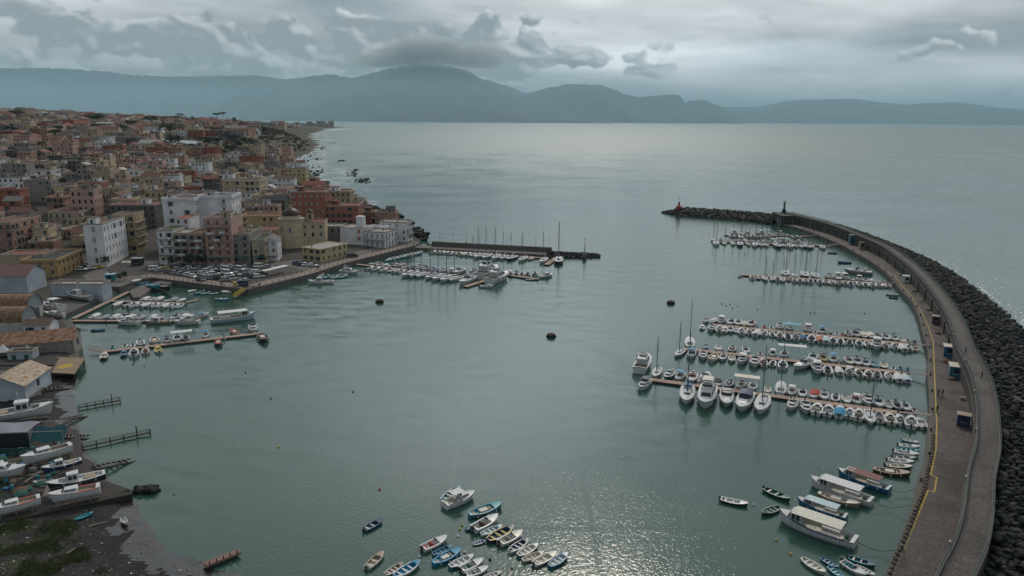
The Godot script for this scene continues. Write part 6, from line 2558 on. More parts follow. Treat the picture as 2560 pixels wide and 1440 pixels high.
	g = geo()
	g.box(-0.9, -0.5, -0.9, 0.9, 1.2, 0.9)
	gpart(t, "base", g, con)
	g = geo()
	for k in 3:
		g.tube(Vector3(cos(k * 2.1) * 0.45, 1.2, sin(k * 2.1) * 0.45), Vector3(0, 6.0, 0), 0.06, 0.04, 4)
	g.tube(Vector3(0, 1.2, 0), Vector3(0, 7.6, 0), 0.08, 0.05, 5)
	g.lathe(Vector3(0, 6.0, 0), [Vector2(0.5, 0), Vector2(0.5, 0.1), Vector2(0.2, 0.12)], 8)
	gpart(t, "mast", g, mat("iron_bollard", lin(0.05, 0.05, 0.052)))
	g = geo()
	g.lathe(Vector3(0, 7.6, 0), [Vector2(0.22, 0), Vector2(0.24, 0.5), Vector2(0, 0.7)], 8)
	gpart(t, "lantern", g, paint("green"))
	# rocks by the red houses and along the town shore
	var sr := thing("shore_rocks", "dark boulders heaped below the red houses", "rocks", at(960, 540, 0))
	spots = []
	for i in 620:
		var f := rng.randf()
		var p := at(908, 524, 0).lerp(at(985, 551, 0), f)
		if i % 3 == 0:
			p = at(1000, 566, 0).lerp(at(1052, 600, 0), f)
		spots.append([p + Vector3(rng.randf_range(-7, 5), rng.randf_range(0.0, 3.2), rng.randf_range(-5, 5)), rng.randf_range(0.9, 2.0)])
	rock_field(sr, spots, 0)
	for q in [[742, 416, 800, 440, 60], [735, 404, 800, 382, 70], [800, 375, 812, 366, 30], [776, 368, 782, 372, 20], [850, 401, 856, 403, 16], [875, 424, 890, 440, 40], [893, 446, 922, 458, 40], [815, 357, 838, 359, 12], [795, 344, 812, 349, 12], [858, 319, 880, 322, 10]]:
		var rk := thing("skerry", "low dark reef awash off the far shore", "rocks", at((q[0] + q[2]) * 0.5, (q[1] + q[3]) * 0.5, 0), 0.0, "dark reefs off the far shore")
		spots = []
		for i in q[4]:
			var p := at(lerpf(q[0], q[2], rng.randf()), lerpf(q[1], q[3], rng.randf()), 0)
			spots.append([p + Vector3(rng.randf_range(-4, 4), rng.randf_range(-0.8, 0.5), rng.randf_range(-8, 8)), rng.randf_range(0.9, 2.4)])
		rock_field(rk, spots, 0)

# ---------------------------------------------------------------- moorings
func make_boats() -> void:
	# pontoons on the mole side
	var A := pontoon([1622, 947], [2247, 1031], 2.0, "long pink-brown pontoon with the cream awning")
	gangway([2247, 1031], [2330, 1038], "gangway from the cream-awning pontoon to the mole")
	var B := pontoon([1708, 871], [2257, 931], 2.0, "long pontoon with the narrow white awning")
	gangway([2257, 931], [2326, 937], "gangway from the white-awning pontoon to the mole")
	var C := pontoon([1782, 811], [2276, 860], 2.0, "long pontoon with the turquoise awning")
	gangway([2276, 860], [2328, 864], "gangway from the turquoise-awning pontoon to the mole")
	var D := pontoon([1848, 686], [2220, 709], 2.0, "bare pontoon with sailing boats and small motorboats")
	gangway([2220, 709], [2250, 706], "gangway from the bare sailing pontoon to the mole")
	var E1 := pontoon([1810, 587], [2026, 590], 1.8, "short dark pontoon closest to the mole's bend")
	var E2 := pontoon([1788, 604], [2068, 614], 1.8, "pontoon of closely packed sailing boats by the mole's bend")
	gangway([2068, 614], [2116, 609], "gangway from the packed sailing pontoon to the mole")
	gangway([2026, 590], [2048, 587], "gangway from the short dark pontoon to the mole")
	awning_frame([1835, 961], [1898, 969], 2.2, "cream", "cream flat awning over the long pontoon")
	awning_frame([1944, 882], [2014, 888], 2.2, "white", "narrow white awning over the second pontoon")
	awning_frame([1953, 828], [2001, 831], 2.4, "turquoise", "turquoise awning over the third pontoon")
	awning_frame([1905, 585], [1924, 586], 2.4, "turquoise", "turquoise awning over the short dark pontoon")
	awning_frame([1938, 606], [1970, 607], 2.4, "pale blue", "pale blue awning over the packed sailing pontoon")
	moor_row(A[0], A[1], 1.0, 1560, 3.2, [[505, "sail:white:navy:bluetop", 1], [660, "fly:white:cream:top", 1], [820, "exp:white:cream", 1], [960, "exp:white:navy:darktop", 1], [1105, "sail:white:grey", 1], [1345, "cud:white:grey", 1], [1455, "cud:white:navy", 1], [1545, "mot:white:cream"], [1635, "mot:white:white:arch"], [1725, "cov:white:bright blue"], [1805, "mot:white:pale blue"], [1878, "mot:cream:tan"], [1965, "sloop:white:white", 1], [2045, "rib:grey:white"], [2130, "mot:cream:tan"], [2212, "mot:white:grey:arch"], [2298, "mot:white:cream"], [2380, "skiff:white:white"]], "beach side of cream-awning pontoon", 1.0)
	moor_row(A[0], A[1], -1.0, 1560, 3.2, [[262, "sloop:cream:navy"], [360, "cud:green:white"], [445, "mot:white:grey:bluetop"], [545, "mot:white:orange"], [650, "cud:white:tan", 1], [755, "cov:white:dark"], [840, "rib:grey:grey"], [935, "mot:white:cream:darktop"], [1030, "mot:white:grey"], [1150, "skiff:white:cream"], [1255, "sloop:white:grey", 1], [1342, "mot:white:cream:top"], [1428, "mot:white:dark"], [1522, "cov:white:red"], [1602, "mot:white:white:arch"], [1692, "rib:white:dark"], [1780, "skiff:white:white"], [1860, "mot:white:red:top"], [1952, "cud:white:tan"], [2040, "mot:white:blue:arch"], [2120, "skiff:white:grey"], [2190, "rib:grey:dark"], [2257, "mot:white:blue"], [2322, "jet:white"]], "mole-head side of cream-awning pontoon", 1.0)
	moor_between("fly:white:tan", 1594, 938, 1622, 892, "large white flybridge yacht alone at the cream-awning pontoon's tip", "", 0.0, 0.76)
	moor_between("cud:white:navy:darktop", 1620, 955, 1600, 976, "cabin boat with dark canvas at the cream-awning pontoon's tip")
	moor_row(B[0], B[1], 1.0, 1560, 3.2, [[540, "mot:white:blue:bluetop", 1], [632, "cud:white:grey", 1], [715, "gozzo:cream:tan", 1], [790, "mot:white:grey", 1], [862, "skiff:cream:cream", 1], [947, "cud:white:navy:top", 1], [1045, "cud:white:red", 1], [1115, "mot:white:red"], [1190, "rib:white:red"], [1270, "mot:white:navy"], [1545, "cud:white:grey:top", 1], [1630, "rib:white:dark"], [1720, "cov:white:white"], [1800, "mot:white:grey:top"], [1877, "mot:cream:brown"], [1957, "mot:cream:dark"], [2027, "rib:grey:grey"], [2115, "mot:white:cream"], [2195, "cov:white:white"], [2257, "cov:white:pale blue"]], "beach side of white-awning pontoon", 1.0)
	moor_between("exp:white:grey", 2030, 906, 1985, 924, "long white motor yacht lying askew at the white-awning pontoon")
	moor_row(B[0], B[1], -1.0, 1560, 3.2, [[650, "row:blue:teal"], [755, "row:white:cream"], [865, "rib:grey:tan"], [975, "mot:white:tan"], [1090, "jet:grey"], [1190, "mot:white:dark:top"], [1280, "mot:white:grey"], [1510, "mot:white:blue"], [1595, "mot:yellow:tan:darktop"], [1675, "mot:white:white:bluetop"], [1740, "jet:dark"], [1805, "mot:cream:tan"], [1870, "mot:white:grey:arch"], [1937, "mot:white:bright blue:arch"], [2005, "row:turquoise:teal"], [2080, "skiff:teal:cream"], [2155, "jet:white"], [2212, "jet:turquoise"], [2270, "jet:bright blue"]], "mole-head side of white-awning pontoon", 1.0)
	moor_between("sail:white:navy", 1725, 872, 1724, 848, "white sailing boat with a very tall mast at a pontoon's tip", "", 0.0, 1.0)
	moor_between("sloop:grey:blue", 1708, 876, 1690, 893, "small grey sailing boat with blue sail cover at a pontoon's tip")
	moor_row(C[0], C[1], 1.0, 1620, 3.459, [[470, "skiff:grey:white"], [550, "cud:white:teal", 1], [620, "mot:cream:cream"], [665, "skiff:white:white"], [715, "mot:white:grey", 1], [765, "row:pale blue:white"], [810, "mot:white:white"], [875, "mot:white:tan"], [942, "cov:white:white"], [1010, "mot:white:grey"], [1075, "rib:white:cream"], [1140, "mot:white:tan"], [1210, "rib:white:dark"], [1280, "mot:white:grey:arch"], [1345, "cov:white:blue"], [1415, "mot:white:dark"], [1480, "cov:white:orange"], [1540, "cov:white:pale blue"], [1600, "mot:white:navy"], [1665, "rib:white:dark"], [1745, "rib:grey:navy"], [1825, "mot:white:dark"], [1900, "rib:white:white"], [1978, "cud:white:cream:top", 1], [2055, "mot:white:tan"], [2130, "mot:white:grey"], [2203, "cov:white:white"], [2250, "mot:white:white"], [2310, "skiff:cream:tan"]], "beach side of turquoise-awning pontoon", 1.0)
	moor_row(C[0], C[1], -1.0, 1620, 3.459, [[500, "skiff:white:grey"], [565, "cov:white:white"], [632, "cud:white:grey:top"], [715, "mot:white:dark"], [780, "mot:white:white"], [832, "cov:cream:cream"], [887, "mot:white:red"], [945, "jet:teal"], [1005, "jet:red"], [1065, "jet:white"], [1140, "cud:cream:grey"], [1225, "cud:white:navy:bluetop"], [1385, "cud:white:red:top"], [1445, "jet:white"], [1505, "mot:white:blue:bluetop"], [1580, "jet:dark"], [1635, "jet:white"], [1680, "jet:red"], [1740, "rib:grey:grey"], [1802, "mot:white:dark:darktop"], [1865, "cov:white:cream"], [1930, "cov:white:cream"], [1995, "cov:white:dark"], [2062, "mot:white:grey"], [2135, "mot:white:white:arch"], [2195, "skiff:white:white"], [2245, "jet:white"], [2305, "jet:dark"]], "mole-head side of turquoise-awning pontoon", 1.0)
	moor_row(D[0], D[1], 1.0, 1740, 4.267, [[598, "mot:white:grey"], [665, "row:dark:cream"], [735, "sloop:grey:dark", 1], [815, "sloop:white:grey", 1], [870, "mot:white:grey"], [925, "sloop:white:white", 1], [990, "row:dark:tan"], [1050, "mot:white:cream"], [1110, "mot:white:tan"], [1170, "mot:white:white"], [1225, "mot:white:navy"], [1320, "mot:white:grey"], [1380, "mot:cream:cream"], [1450, "rib:white:white"], [1520, "cud:white:red:top", 1], [1590, "mot:white:grey"], [1650, "mot:white:blue"], [1740, "mot:cream:white"], [1810, "rib:white:dark"], [1880, "mot:white:white"], [1945, "mot:white:tan"], [2000, "cov:white:white"], [2055, "rib:grey:white"]], "beach side of bare sailing pontoon", 1.0)
	moor_row(D[0], D[1], -1.0, 1740, 4.267, [[955, "sail:white:grey"], [1050, "sloop:white:teal"], [1160, "sail:dark:teal"], [1275, "sail:white:dark"], [1425, "cud:white:tan"], [1515, "cud:white:grey:top"], [1590, "cud:white:cream:top"], [1660, "mot:white:cream"], [1740, "cud:white:tan:top"], [1810, "mot:white:tan"], [1880, "cov:white:white"], [1945, "skiff:grey:white"], [1995, "skiff:white:grey"]], "mole-head side of bare sailing pontoon", 1.0)
	moor_between("exp:grey:white", 2180, 686, 2108, 678, "grey motor yacht floating alone between two pontoons")
	moor_between("row:teal:teal", 1845, 693, 1856, 691, "teal raft boat at the bare pontoon's tip")
	var e := []
	for x in [215, 305, 395, 470, 560, 630, 692, 750, 870, 935, 1005, 1065, 1130, 1190, 1238]:
		e.append([x, ["sail:white:navy", "sloop:white:white", "sloop:white:grey", "sail:navy:white", "sloop:white:blue"][e.size() % 5], 1])
	e.append([1350, "sail:white:grey", 1])
	moor_row(E2[0], E2[1], 1.0, 1740, 4.267, e, "beach side of packed sailing pontoon", 0.9)
	e = []
	for x in [185, 265, 340, 425, 480, 525, 600, 690, 745, 810, 870, 930, 985, 1045, 1095, 1150, 1215]:
		e.append([x, ["sloop:white:red", "cud:white:tan", "mot:white:grey", "cud:cream:grey", "cud:white:navy:top"][e.size() % 5]])
	moor_row(E2[0], E2[1], -1.0, 1740, 4.267, e, "mole-head side of packed sailing pontoon", 0.9)
	e = []
	for x in [375, 430, 480, 560, 600, 650, 710, 780, 1040, 1100]:
		e.append([x, ["mot:white:tan", "cud:white:grey", "mot:white:white", "cud:white:red"][e.size() % 4]])
	moor_row(E1[0], E1[1], 1.0, 1740, 4.267, e, "beach side of short dark pontoon", 0.9)
	e = []
	for x in [410, 490, 550, 640, 700, 790, 900, 960]:
		e.append([x, ["cud:white:tan:top", "sloop:white:red", "cud:white:grey:top", "mot:white:white"][e.size() % 4]])
	moor_row(E1[0], E1[1], -1.0, 1740, 4.267, e, "mole-head side of short dark pontoon", 0.9)
	moor_between("row:blue:blue", 2128, 657, 2094, 656, "long blue open boat beside the mole's bend")
	moor_between("row:dark:teal", 2070, 632, 2093, 633, "small dark boat beside the packed sailing pontoon")
	moor_between("row:grey:white", 2215, 736, 2247, 739, "grey rowing boat against the mole by the bare pontoon")
	moor_between("row:dark:dark", 2222, 743, 2246, 745, "black rowing boat against the mole by the bare pontoon")
	moor_between("row:white:grey", 2080, 603, 2098, 607, "pale rowing boat tucked beside the short dark pontoon")
	make_town_moorings()
	make_open_moorings()

func make_town_moorings() -> void:
	# pontoons on the town side
	var F := pontoon([892, 660], [1146, 689], 1.8, "pontoon of yachts below the harbour office")
	var F2 := pontoon([1163, 716], [1230, 695], 2.2, "short finger pontoon between the motor yachts")
	var F3 := pontoon([1268, 687], [1346, 697], 2.0, "detached pontoon end beyond the motor yachts")
	var G := pontoon([1070, 624], [1366, 645], 1.8, "pontoon along the inner jetty")
	pontoon([1366, 661], [1390, 644], 2.4, "wide pontoon end beside the wooden sailing boat")
	var Hp := pontoon([254, 879], [656, 832], 1.7, "long narrow pontoon with the white shade roof in the town basin")
	gangway([254, 879], [222, 872], "gangway from the boatyard to the long narrow pontoon", 1.0)
	var I := pontoon([180, 801], [440, 802], 1.6, "narrow pontoon carrying laid-out small boats before the sheds")
	var J := pontoon([182, 796], [324, 728], 1.6, "slanting wooden footbridge beside the boat sheds")
	var K := pontoon([274, 752], [466, 758], 1.3, "thin pontoon crowded with white dinghies")
	awning_frame([428, 852], [482, 846], 2.4, "white", "white shade roof over the long narrow pontoon")
	var e := []
	for q in [[905, "sail:white:navy"], [958, "sail:white:white"], [1012, "sail:white:grey"], [1085, "sail:white:blue:bluetop"], [1147, "sail:white:bright blue"], [1215, "sail:white:navy"], [1278, "sail:white:grey"], [1365, "exp:white:grey"]]:
		e.append([q[0], q[1], 1])
	for q in [[590, "mot:white:grey"], [640, "mot:white:tan"], [700, "mot:white:cream"], [755, "rib:white:grey"], [800, "cov:white:grey"], [845, "mot:white:white"]]:
		e.append(q)
	moor_row(F[0], F[1], 1.0, 740, 3.2, e, "basin side of harbour-office pontoon", 0.9)
	moor_row(F[0], F[1], -1.0, 740, 3.2, [[620, "mot:white:grey"], [665, "mot:white:tan"], [710, "cov:white:white"], [760, "mot:white:blue"], [820, "cud:white:tan"], [870, "mot:white:cream"], [930, "mot:white:grey"], [985, "cud:white:grey"], [1040, "cud:white:navy:darktop"], [1100, "cud:white:tan:bluetop"], [1170, "cud:white:grey"], [1240, "cud:white:navy:top"], [1300, "exp:white:cream"]], "jetty side of harbour-office pontoon", 0.9)
	moor_between("fly:white:tan", 1168, 690, 1205, 682, "white flybridge yacht with a tan top beside the finger pontoon")
	moor_between("fly:white:navy", 1196, 697, 1242, 676, "sleek white flybridge yacht moored on the finger pontoon")
	moor_between("fly:white:grey", 1222, 709, 1268, 690, "white flybridge yacht alongside the finger pontoon's open side")
	moor_between("cud:white:grey", 1200, 717, 1234, 717, "low white launch before the flybridge yachts")
	moor_between("work:grey:grey", 1350, 695, 1381, 688, "grey work boat at the detached pontoon end")
	moor_between("mot:white:teal:bluetop", 1335, 690, 1341, 683, "motorboat with turquoise sun top on the detached pontoon end")
	moor_between("row:teal:white", 1314, 699, 1336, 700, "teal rowing boat beside the detached pontoon end")
	for k in 4:
		moor_between(["mot:white:grey:top", "jet:dark", "mot:white:dark", "rib:grey:dark"][k], 1276 + k * 14, 690, 1278 + k * 14, 683, ["motorboat with white top on the detached pontoon end", "dark water scooter on the detached pontoon end", "white motorboat with dark seats on the detached pontoon end", "grey inflatable on the detached pontoon end"][k])
	e = []
	for x in [1095, 1130, 1165, 1200, 1235, 1272, 1308, 1345, 1380]:
		e.append([x, ["mot:white:grey", "rib:white:dark", "mot:cream:tan", "cov:white:white"][e.size() % 4]])
	for q in [[1420, "sloop:white:white"], [1465, "sail:white:tan"], [1525, "sail:white:grey"], [1600, "sail:white:white"], [1662, "sail:white:cream"], [1725, "sail:navy:white"], [1815, "sail:white:red"], [1980, "sail:white:orange"]]:
		e.append([q[0], q[1], 1])
	e.append([1878, "cov:cream:cream", 1])
	moor_row(G[0], G[1], 1.0, 740, 3.2, e, "along the inner jetty", 0.9)
	moor_between("sloop:dark:tan:brown", 1398, 648, 1395, 662, "dark wooden sailing boat with brown rail near the jetty rocks")
	# quayside boats
	moor_between("work:white:cream", 834, 706, 770, 708, "white fishing boat with blue rail moored along the promenade")
	moor_between("fly:white:grey", 852, 680, 897, 684, "white motor yacht moored along the promenade")
	for k in 7:
		var q: Array = [[806, 698, 822, 690, "row:teal:teal"], [816, 694, 834, 690, "row:turquoise:white"], [826, 697, 846, 692, "gozzo:teal:white"], [838, 690, 856, 686, "row:blue:white"], [846, 695, 868, 690, "row:turquoise:cream"], [860, 688, 870, 684, "row:white:white"], [798, 694, 808, 687, "row:teal:cream"]][k]
		moor_between(q[4], q[0], q[1], q[2], q[3], ["dark teal rowing boat", "turquoise rowing boat with white inside", "teal fishing launch", "blue rowing boat", "turquoise rowing boat with cream inside", "white rowing boat", "teal rowing boat with cream inside"][k] + " in the cluster off the promenade", "small boats clustered off the promenade")
	for k in 10:
		var x := 966.0 + k * 8.6
		moor_between(["gozzo:teal:white", "row:turquoise:cream", "skiff:white:grey", "gozzo:blue:tan", "row:teal:white"][k % 5], x, 654 - k * 1.9, x + 10, 648 - k * 1.9, "%s boat, %s along the quay beyond the harbour office" % [["teal fishing", "turquoise rowing", "white open", "blue fishing", "teal rowing"][k % 5], ORD[k]], "small boats along the quay beyond the harbour office")
	moor_row(Hp[0], Hp[1], -1.0, 0, 3.657, [[1028, "jet:turquoise"], [1140, "jet:white"], [1215, "jet:white"], [1285, "rib:white:white"], [1415, "gozzo:white:tan"], [1525, "mot:white:grey:darktop"], [1620, "mot:white:dark"], [1700, "rib:grey:dark"], [1880, "mot:white:cream:bluetop"], [2145, "gozzo:white:red:red"], [2315, "cud:white:grey"]], "shed side of white-roofed pontoon", 0.85)
	moor_row(Hp[0], Hp[1], 1.0, 0, 3.657, [[950, "skiff:dark:cream"], [1130, "skiff:navy:blue"], [1225, "mot:white:dark"], [1330, "mot:cream:red"], [1445, "skiff:cream:yellow"], [1995, "gozzo:dark:red", 1]], "beach side of white-roofed pontoon", 0.85)
	moor_between("gozzo:dark:brown", 652, 838, 663, 857, "dark wooden launch at the white-roofed pontoon's tip")
	moor_between("fish:pale blue:white:white", 526, 806, 640, 793, "long white passenger boat with shade roofs in the town basin")
	moor_between("cud:white:grey:top", 348, 810, 292, 808, "white cabin boat side-on below the laid-out dinghies")
	moor_between("work:tan:cream:brown", 430, 806, 362, 808, "tan wooden launch with a white cabin side-on")
	moor_between("cud:white:tan:top", 500, 807, 434, 809, "rounded white cabin cruiser side-on beside the passenger boat")
	moor_between("cud:white:tan:bluetop", 490, 795, 522, 786, "white cruiser with a broad top behind the passenger boat")
	e = []
	for x in [860, 905, 950, 995, 1045, 1090, 1140, 1190, 1240, 1290, 1340, 1390, 1450, 1590, 1680]:
		e.append([x, ["cov:white:white", "skiff:white:grey", "cov:white:grey", "row:blue:blue", "cov:white:white", "skiff:red:white", "mot:white:dark"][e.size() % 7]])
	moor_row(I[0], I[1], -1.0, 0, 3.657, e, "before the boat sheds", 0.8)
	e = []
	for x in [1075, 1175, 1225, 1280, 1330, 1375, 1420, 1465, 1510, 1550, 1600, 1650]:
		e.append([x, ["cov:white:white", "skiff:white:white", "mot:white:white", "row:pale blue:white"][e.size() % 4]])
	moor_row(K[0], K[1], 1.0, 0, 3.657, e, "beach side of thin pontoon", 0.65)
	e = []
	for x in [1320, 1360, 1410, 1450, 1530, 1580, 1650]:
		e.append([x, ["cov:white:white", "skiff:turquoise:white", "cov:white:grey"][e.size() % 3]])
	moor_row(K[0], K[1], -1.0, 0, 3.657, e, "quay side of thin pontoon", 0.65)
	moor_between("row:blue:teal", 262, 824, 226, 826, "lone blue rowing boat before the brown warehouse")
	moor_between("row:cream:yellow", 466, 756, 494, 750, "yellowish rowing boat beyond the thin pontoon's tip")
	for k in 6:
		var q: Array = [[468, 730, 492, 726, "cov:white:white"], [488, 736, 512, 728, "row:teal:teal"], [502, 736, 527, 731, "row:teal:cream"], [520, 736, 548, 733, "gozzo:teal:white"], [556, 730, 580, 733, "cov:cream:cream"], [538, 748, 572, 750, "gozzo:bright blue:cream"]][k]
		moor_between(q[4], q[0], q[1], q[2], q[3], ["white covered boat", "teal rowing boat", "teal rowing boat with cream inside", "teal fishing launch", "cream covered boat", "bright blue fishing launch"][k] + " under the car park quay", "boats under the car park quay")
	for k in 5:
		var q: Array = [[328, 706, 354, 700, "cov:white:white"], [345, 710, 372, 706, "row:bright blue:teal"], [372, 712, 398, 720, "row:turquoise:teal"], [328, 718, 345, 716, "row:blue:blue"], [398, 712, 428, 726, "row:dark:dark"]][k]
		moor_between(q[4], q[0], q[1], q[2], q[3], ["white covered boat", "bright blue boat", "turquoise boat", "blue boat", "dark boat"][k] + " hauled onto the stone landing", "boats hauled onto the stone landing", 1.32)

func make_open_moorings() -> void:
	# the loose cluster in the open basin: stern and bow in enlarged-view pixels
	var list := [
		["row:turquoise:teal:white", 1000, 240, 1185, 95, "turquoise rowing boat half hidden behind a white cabin boat"],
		["cud:white:grey:top", 1020, 300, 1350, 165, "white cabin boat with a square white hard top in the open cluster"],
		["gozzo:teal:turquoise:teal", 1290, 405, 1655, 280, "teal fishing launch with a cream hatch"],
		["row:teal:turquoise", 1255, 545, 1440, 465, "slim teal boat tucked beside a larger white motorboat"],
		["mot:white:brown", 1340, 560, 1610, 410, "white open motorboat with a brown seat beside the teal launch"],
		["row:white:pale blue:white", 1425, 605, 1655, 515, "white rowing boat with pale blue interior"],
		["row:dark:navy:yellow", 1500, 680, 1780, 530, "dark boat with a bright yellow gunwale"],
		["mot:cream:tan", 1630, 710, 1880, 580, "cream motorboat with a tan console cover beside the yellow-edged boat"],
		["row:white:navy:white", 1740, 795, 1940, 665, "white boat with a navy cover over its middle"],
		["row:teal:cream:white", 1830, 840, 2050, 720, "teal boat with cream inside beside the navy-covered boat"],
		["row:cream:cream:tan", 1880, 890, 2115, 805, "cream open boat with a tan gunwale"],
		["skiff:white:cream", 2010, 935, 2255, 810, "white skiff with an orange life ring"],
		["row:blue:pale blue:blue", 2180, 960, 2375, 820, "blue boat laid with pale slats at the cluster's end"],
		["row:navy:blue:white", 1345, 705, 1465, 670, "tiny navy dinghy with a white edge"],
		["mot:white:red", 780, 770, 1050, 640, "white motorboat with a dark windscreen and red cushion"],
		["row:teal:teal:blue", 890, 825, 1105, 735, "long teal boat beside the bright blue launch"],
		["gozzo:bright blue:bright blue", 890, 930, 1205, 780, "bright blue launch with a pale cabin top"],
		["row:teal:white:white", 1075, 965, 1340, 845, "teal boat with a white foredeck"],
		["mot:white:green", 1205, 1000, 1450, 885, "white open motorboat with a green mat"],
		["mot:white:grey", 1260, 1060, 1505, 970, "white motorboat at the cluster's outer corner"],
		["row:green:cream:white", 1440, 1085, 1645, 1020, "green boat with a white gunwale"],
		["skiff:blue:navy", 135, 555, 335, 440, "lone blue skiff carrying a red ring"],
		["skiff:white:tan", 165, 975, 345, 805, "lone white skiff with a tan seat"],
		["row:white:tan:white", 365, 1050, 560, 925, "white boat with a tan foredeck"],
		["row:white:bright blue:white", 470, 1075, 748, 910, "white boat with a bright blue floor"]]
	for q in list:
		moor_between(q[0], 880 + q[1] / 4.414, 1200 + q[2] / 4.414, 880 + q[3] / 4.414, 1200 + q[4] / 4.414, q[5])
	# along the near end of the mole
	list = [
		["skiff:dark:white:white", 160, 715, 420, 770, "dark skiff with white inside lying apart"],
		["skiff:green:green", 575, 620, 820, 730, "dark green skiff near the fishing boats"],
		["row:dark:green:grey", 710, 790, 545, 860, "small black tender beside the large fishing boat"],
		["fish:white:cream:navy", 1440, 1150, 705, 890, "large white fishing boat with a flat grey roof and yellow buoys"],
		["fish:blue:pale blue:blue", 1350, 900, 880, 740, "blue fishing boat with a pale blue canopy"],
		["gozzo:tan:cream", 1080, 670, 1480, 790, "tan launch heaped with green nets"],
		["fish:white:white:grey", 1590, 760, 1000, 560, "long white fishing boat with a rusty white roof"],
		["fish:blue:maroon:blue", 1760, 640, 1260, 470, "blue fishing boat with a dark red roof"],
		["gozzo:brown:tan:tan", 1600, 440, 1960, 490, "old brown wooden launch by the quay"],
		["skiff:green:cream", 1720, 395, 1975, 415, "green skiff in the row beside the quay"],
		["skiff:white:white", 1740, 345, 1990, 370, "plain white skiff in the row beside the quay"],
		["skiff:teal:grey", 1790, 315, 2010, 330, "grey teal skiff in the row beside the quay"],
		["mot:white:grey", 1800, 265, 2045, 300, "white motorboat in the row beside the quay"],
		["row:turquoise:turquoise", 1830, 235, 2040, 262, "turquoise boat in the row beside the quay"],
		["mot:white:cream", 1840, 205, 2050, 225, "white motorboat with cream seats in the quay row"],
		["skiff:turquoise:white", 1880, 145, 2040, 180, "turquoise skiff with white inside in the quay row"],
		["row:cream:cream:white", 930, 1275, 1150, 1425, "cream open boat off the mole's near end"],
		["row:blue:blue", 1110, 1270, 1280, 1365, "blue rowing boat off the mole's near end"],
		["row:bright blue:turquoise", 1180, 1350, 1330, 1470, "bright blue rowing boat off the mole's near end"],
		["mot:white:teal", 1310, 1310, 1540, 1450, "white motorboat with teal floor off the mole's near end"],
		["skiff:teal:navy:turquoise", 1370, 1265, 1630, 1350, "dark teal skiff against the quay stones"],
		["row:white:cream", 1440, 1340, 1620, 1440, "white rowing boat against the quay stones"]]
	for q in list:
		moor_between(q[0], 1760 + q[1] / 3.79, 1060 + q[2] / 3.79, 1760 + q[3] / 3.79, 1060 + q[4] / 3.79, q[5])
# ---------------------------------------------------------------- boatyard on the town side
func barrel_shed(px: float, py: float, turn_deg: float, r: float, wall: float, length: float, label: String) -> void:   # the end wall stands over the given foot, the vault runs back from it
	var o := at(px, py, 1.2)
	var t := thing("barrel_shed", label, "shed", o, deg_to_rad(turn_deg))
	var rust := mat("rusty_vault", lin(0.26, 0.17, 0.11), 0.8, corrugated(), 0.2)
	var rows := []
	for i in 13:
		var a := PI * i / 12.0
		rows.append([Vector3(-length, wall + r * sin(a), cos(a) * r), Vector3(-length * 0.5, wall + r * sin(a), cos(a) * r), Vector3(0.3, wall + r * sin(a), cos(a) * r)])
	for k in 2:
		var g := geo()
		var part_rows := []
		for l in rows:
			part_rows.append([l[k], l[k + 1]])
		g.grid(part_rows)
		gpart(t, "vault", g, rust if k == 1 else mat("pale_vault", lin(0.38, 0.34, 0.28), 0.8, corrugated(), 0.2))
	var g := geo()
	for i in 12:
		var a := PI * i / 12.0
		var b := PI * (i + 1) / 12.0
		g.tri(Vector3(0, wall, 0), Vector3(0, wall + r * sin(a), cos(a) * r), Vector3(0, wall + r * sin(b), cos(b) * r))
	gpart(t, "gable", g, mat("shed_grey", lin(0.17, 0.20, 0.22), 0.8))
	g = geo()
	g.box(-length, -1.5, -r, 0, wall, r)
	gpart(t, "wall", g, mat("shed_wall", lin(0.46, 0.45, 0.43), 0.9, stain_tex(), 0.12))
	g = geo()
	g.box(0.0, 0.0, -r * 0.5, 0.06, wall * 0.95, r * 0.5)
	gpart(t, "door", g, mat("hut_door", lin(0.06, 0.07, 0.07)))

func slip_rails(px0: float, py0: float, px1: float, py1: float, label: String) -> void:
	var a := at(px0, py0, 1.0)
	var b := at(px1, py1, -0.25)
	var d := b - a
	var s := d.cross(Vector3.UP).normalized() * 0.9
	var t := thing("slipway", label, "slipway", a)
	var wood := mat("wet_timber", lin(0.035, 0.032, 0.03), 0.8)
	for k in [-1, 1]:
		var g := geo()
		g.bar(s * k, d + s * k, 0.28, 0.28)
		gpart(t, "rail", g, wood)
	var n := 7
	for i in n:
		var g := geo()
		var p := d * ((i + 0.5) / n * 0.8)
		g.bar(p - s + Vector3(0, 0.1, 0), p + s + Vector3(0, 0.1, 0), 0.18, 0.14)
		gpart(t, "sleeper", g, mat("grey_timber", lin(0.13, 0.115, 0.10), 0.9))

func trestle_jetty(px0: float, py0: float, px1: float, py1: float, label: String) -> void:
	var a := at(px0, py0, 0.5)
	var b := at(px1, py1, 0.5)
	var d := b - a
	var t := thing("trestle_jetty", label, "jetty", Vector3(a.x, 0, a.z), atan2(-d.z, d.x))
	var iron := mat("tarred_iron", lin(0.03, 0.035, 0.035), 0.75)
	var len := d.length()
	var g := geo()
	g.box(0, 0.35, -0.35, len, 0.5, 0.35)
	gpart(t, "deck", g, iron)
	for z in [-0.35, 0.35]:
		g = geo()
		g.bar(Vector3(0, 1.05, z), Vector3(len, 1.05, z), 0.07, 0.07)
		gpart(t, "rail", g, iron)
	for i in 6:
		g = geo()
		var x := len * i / 5.0
		for z in [-0.35, 0.35]:
			g.tube(Vector3(x, -2.0, z), Vector3(x, 1.05 if i != 4 else 2.3, z), 0.08, 0.08, 5)
		gpart(t, "post", g, iron)

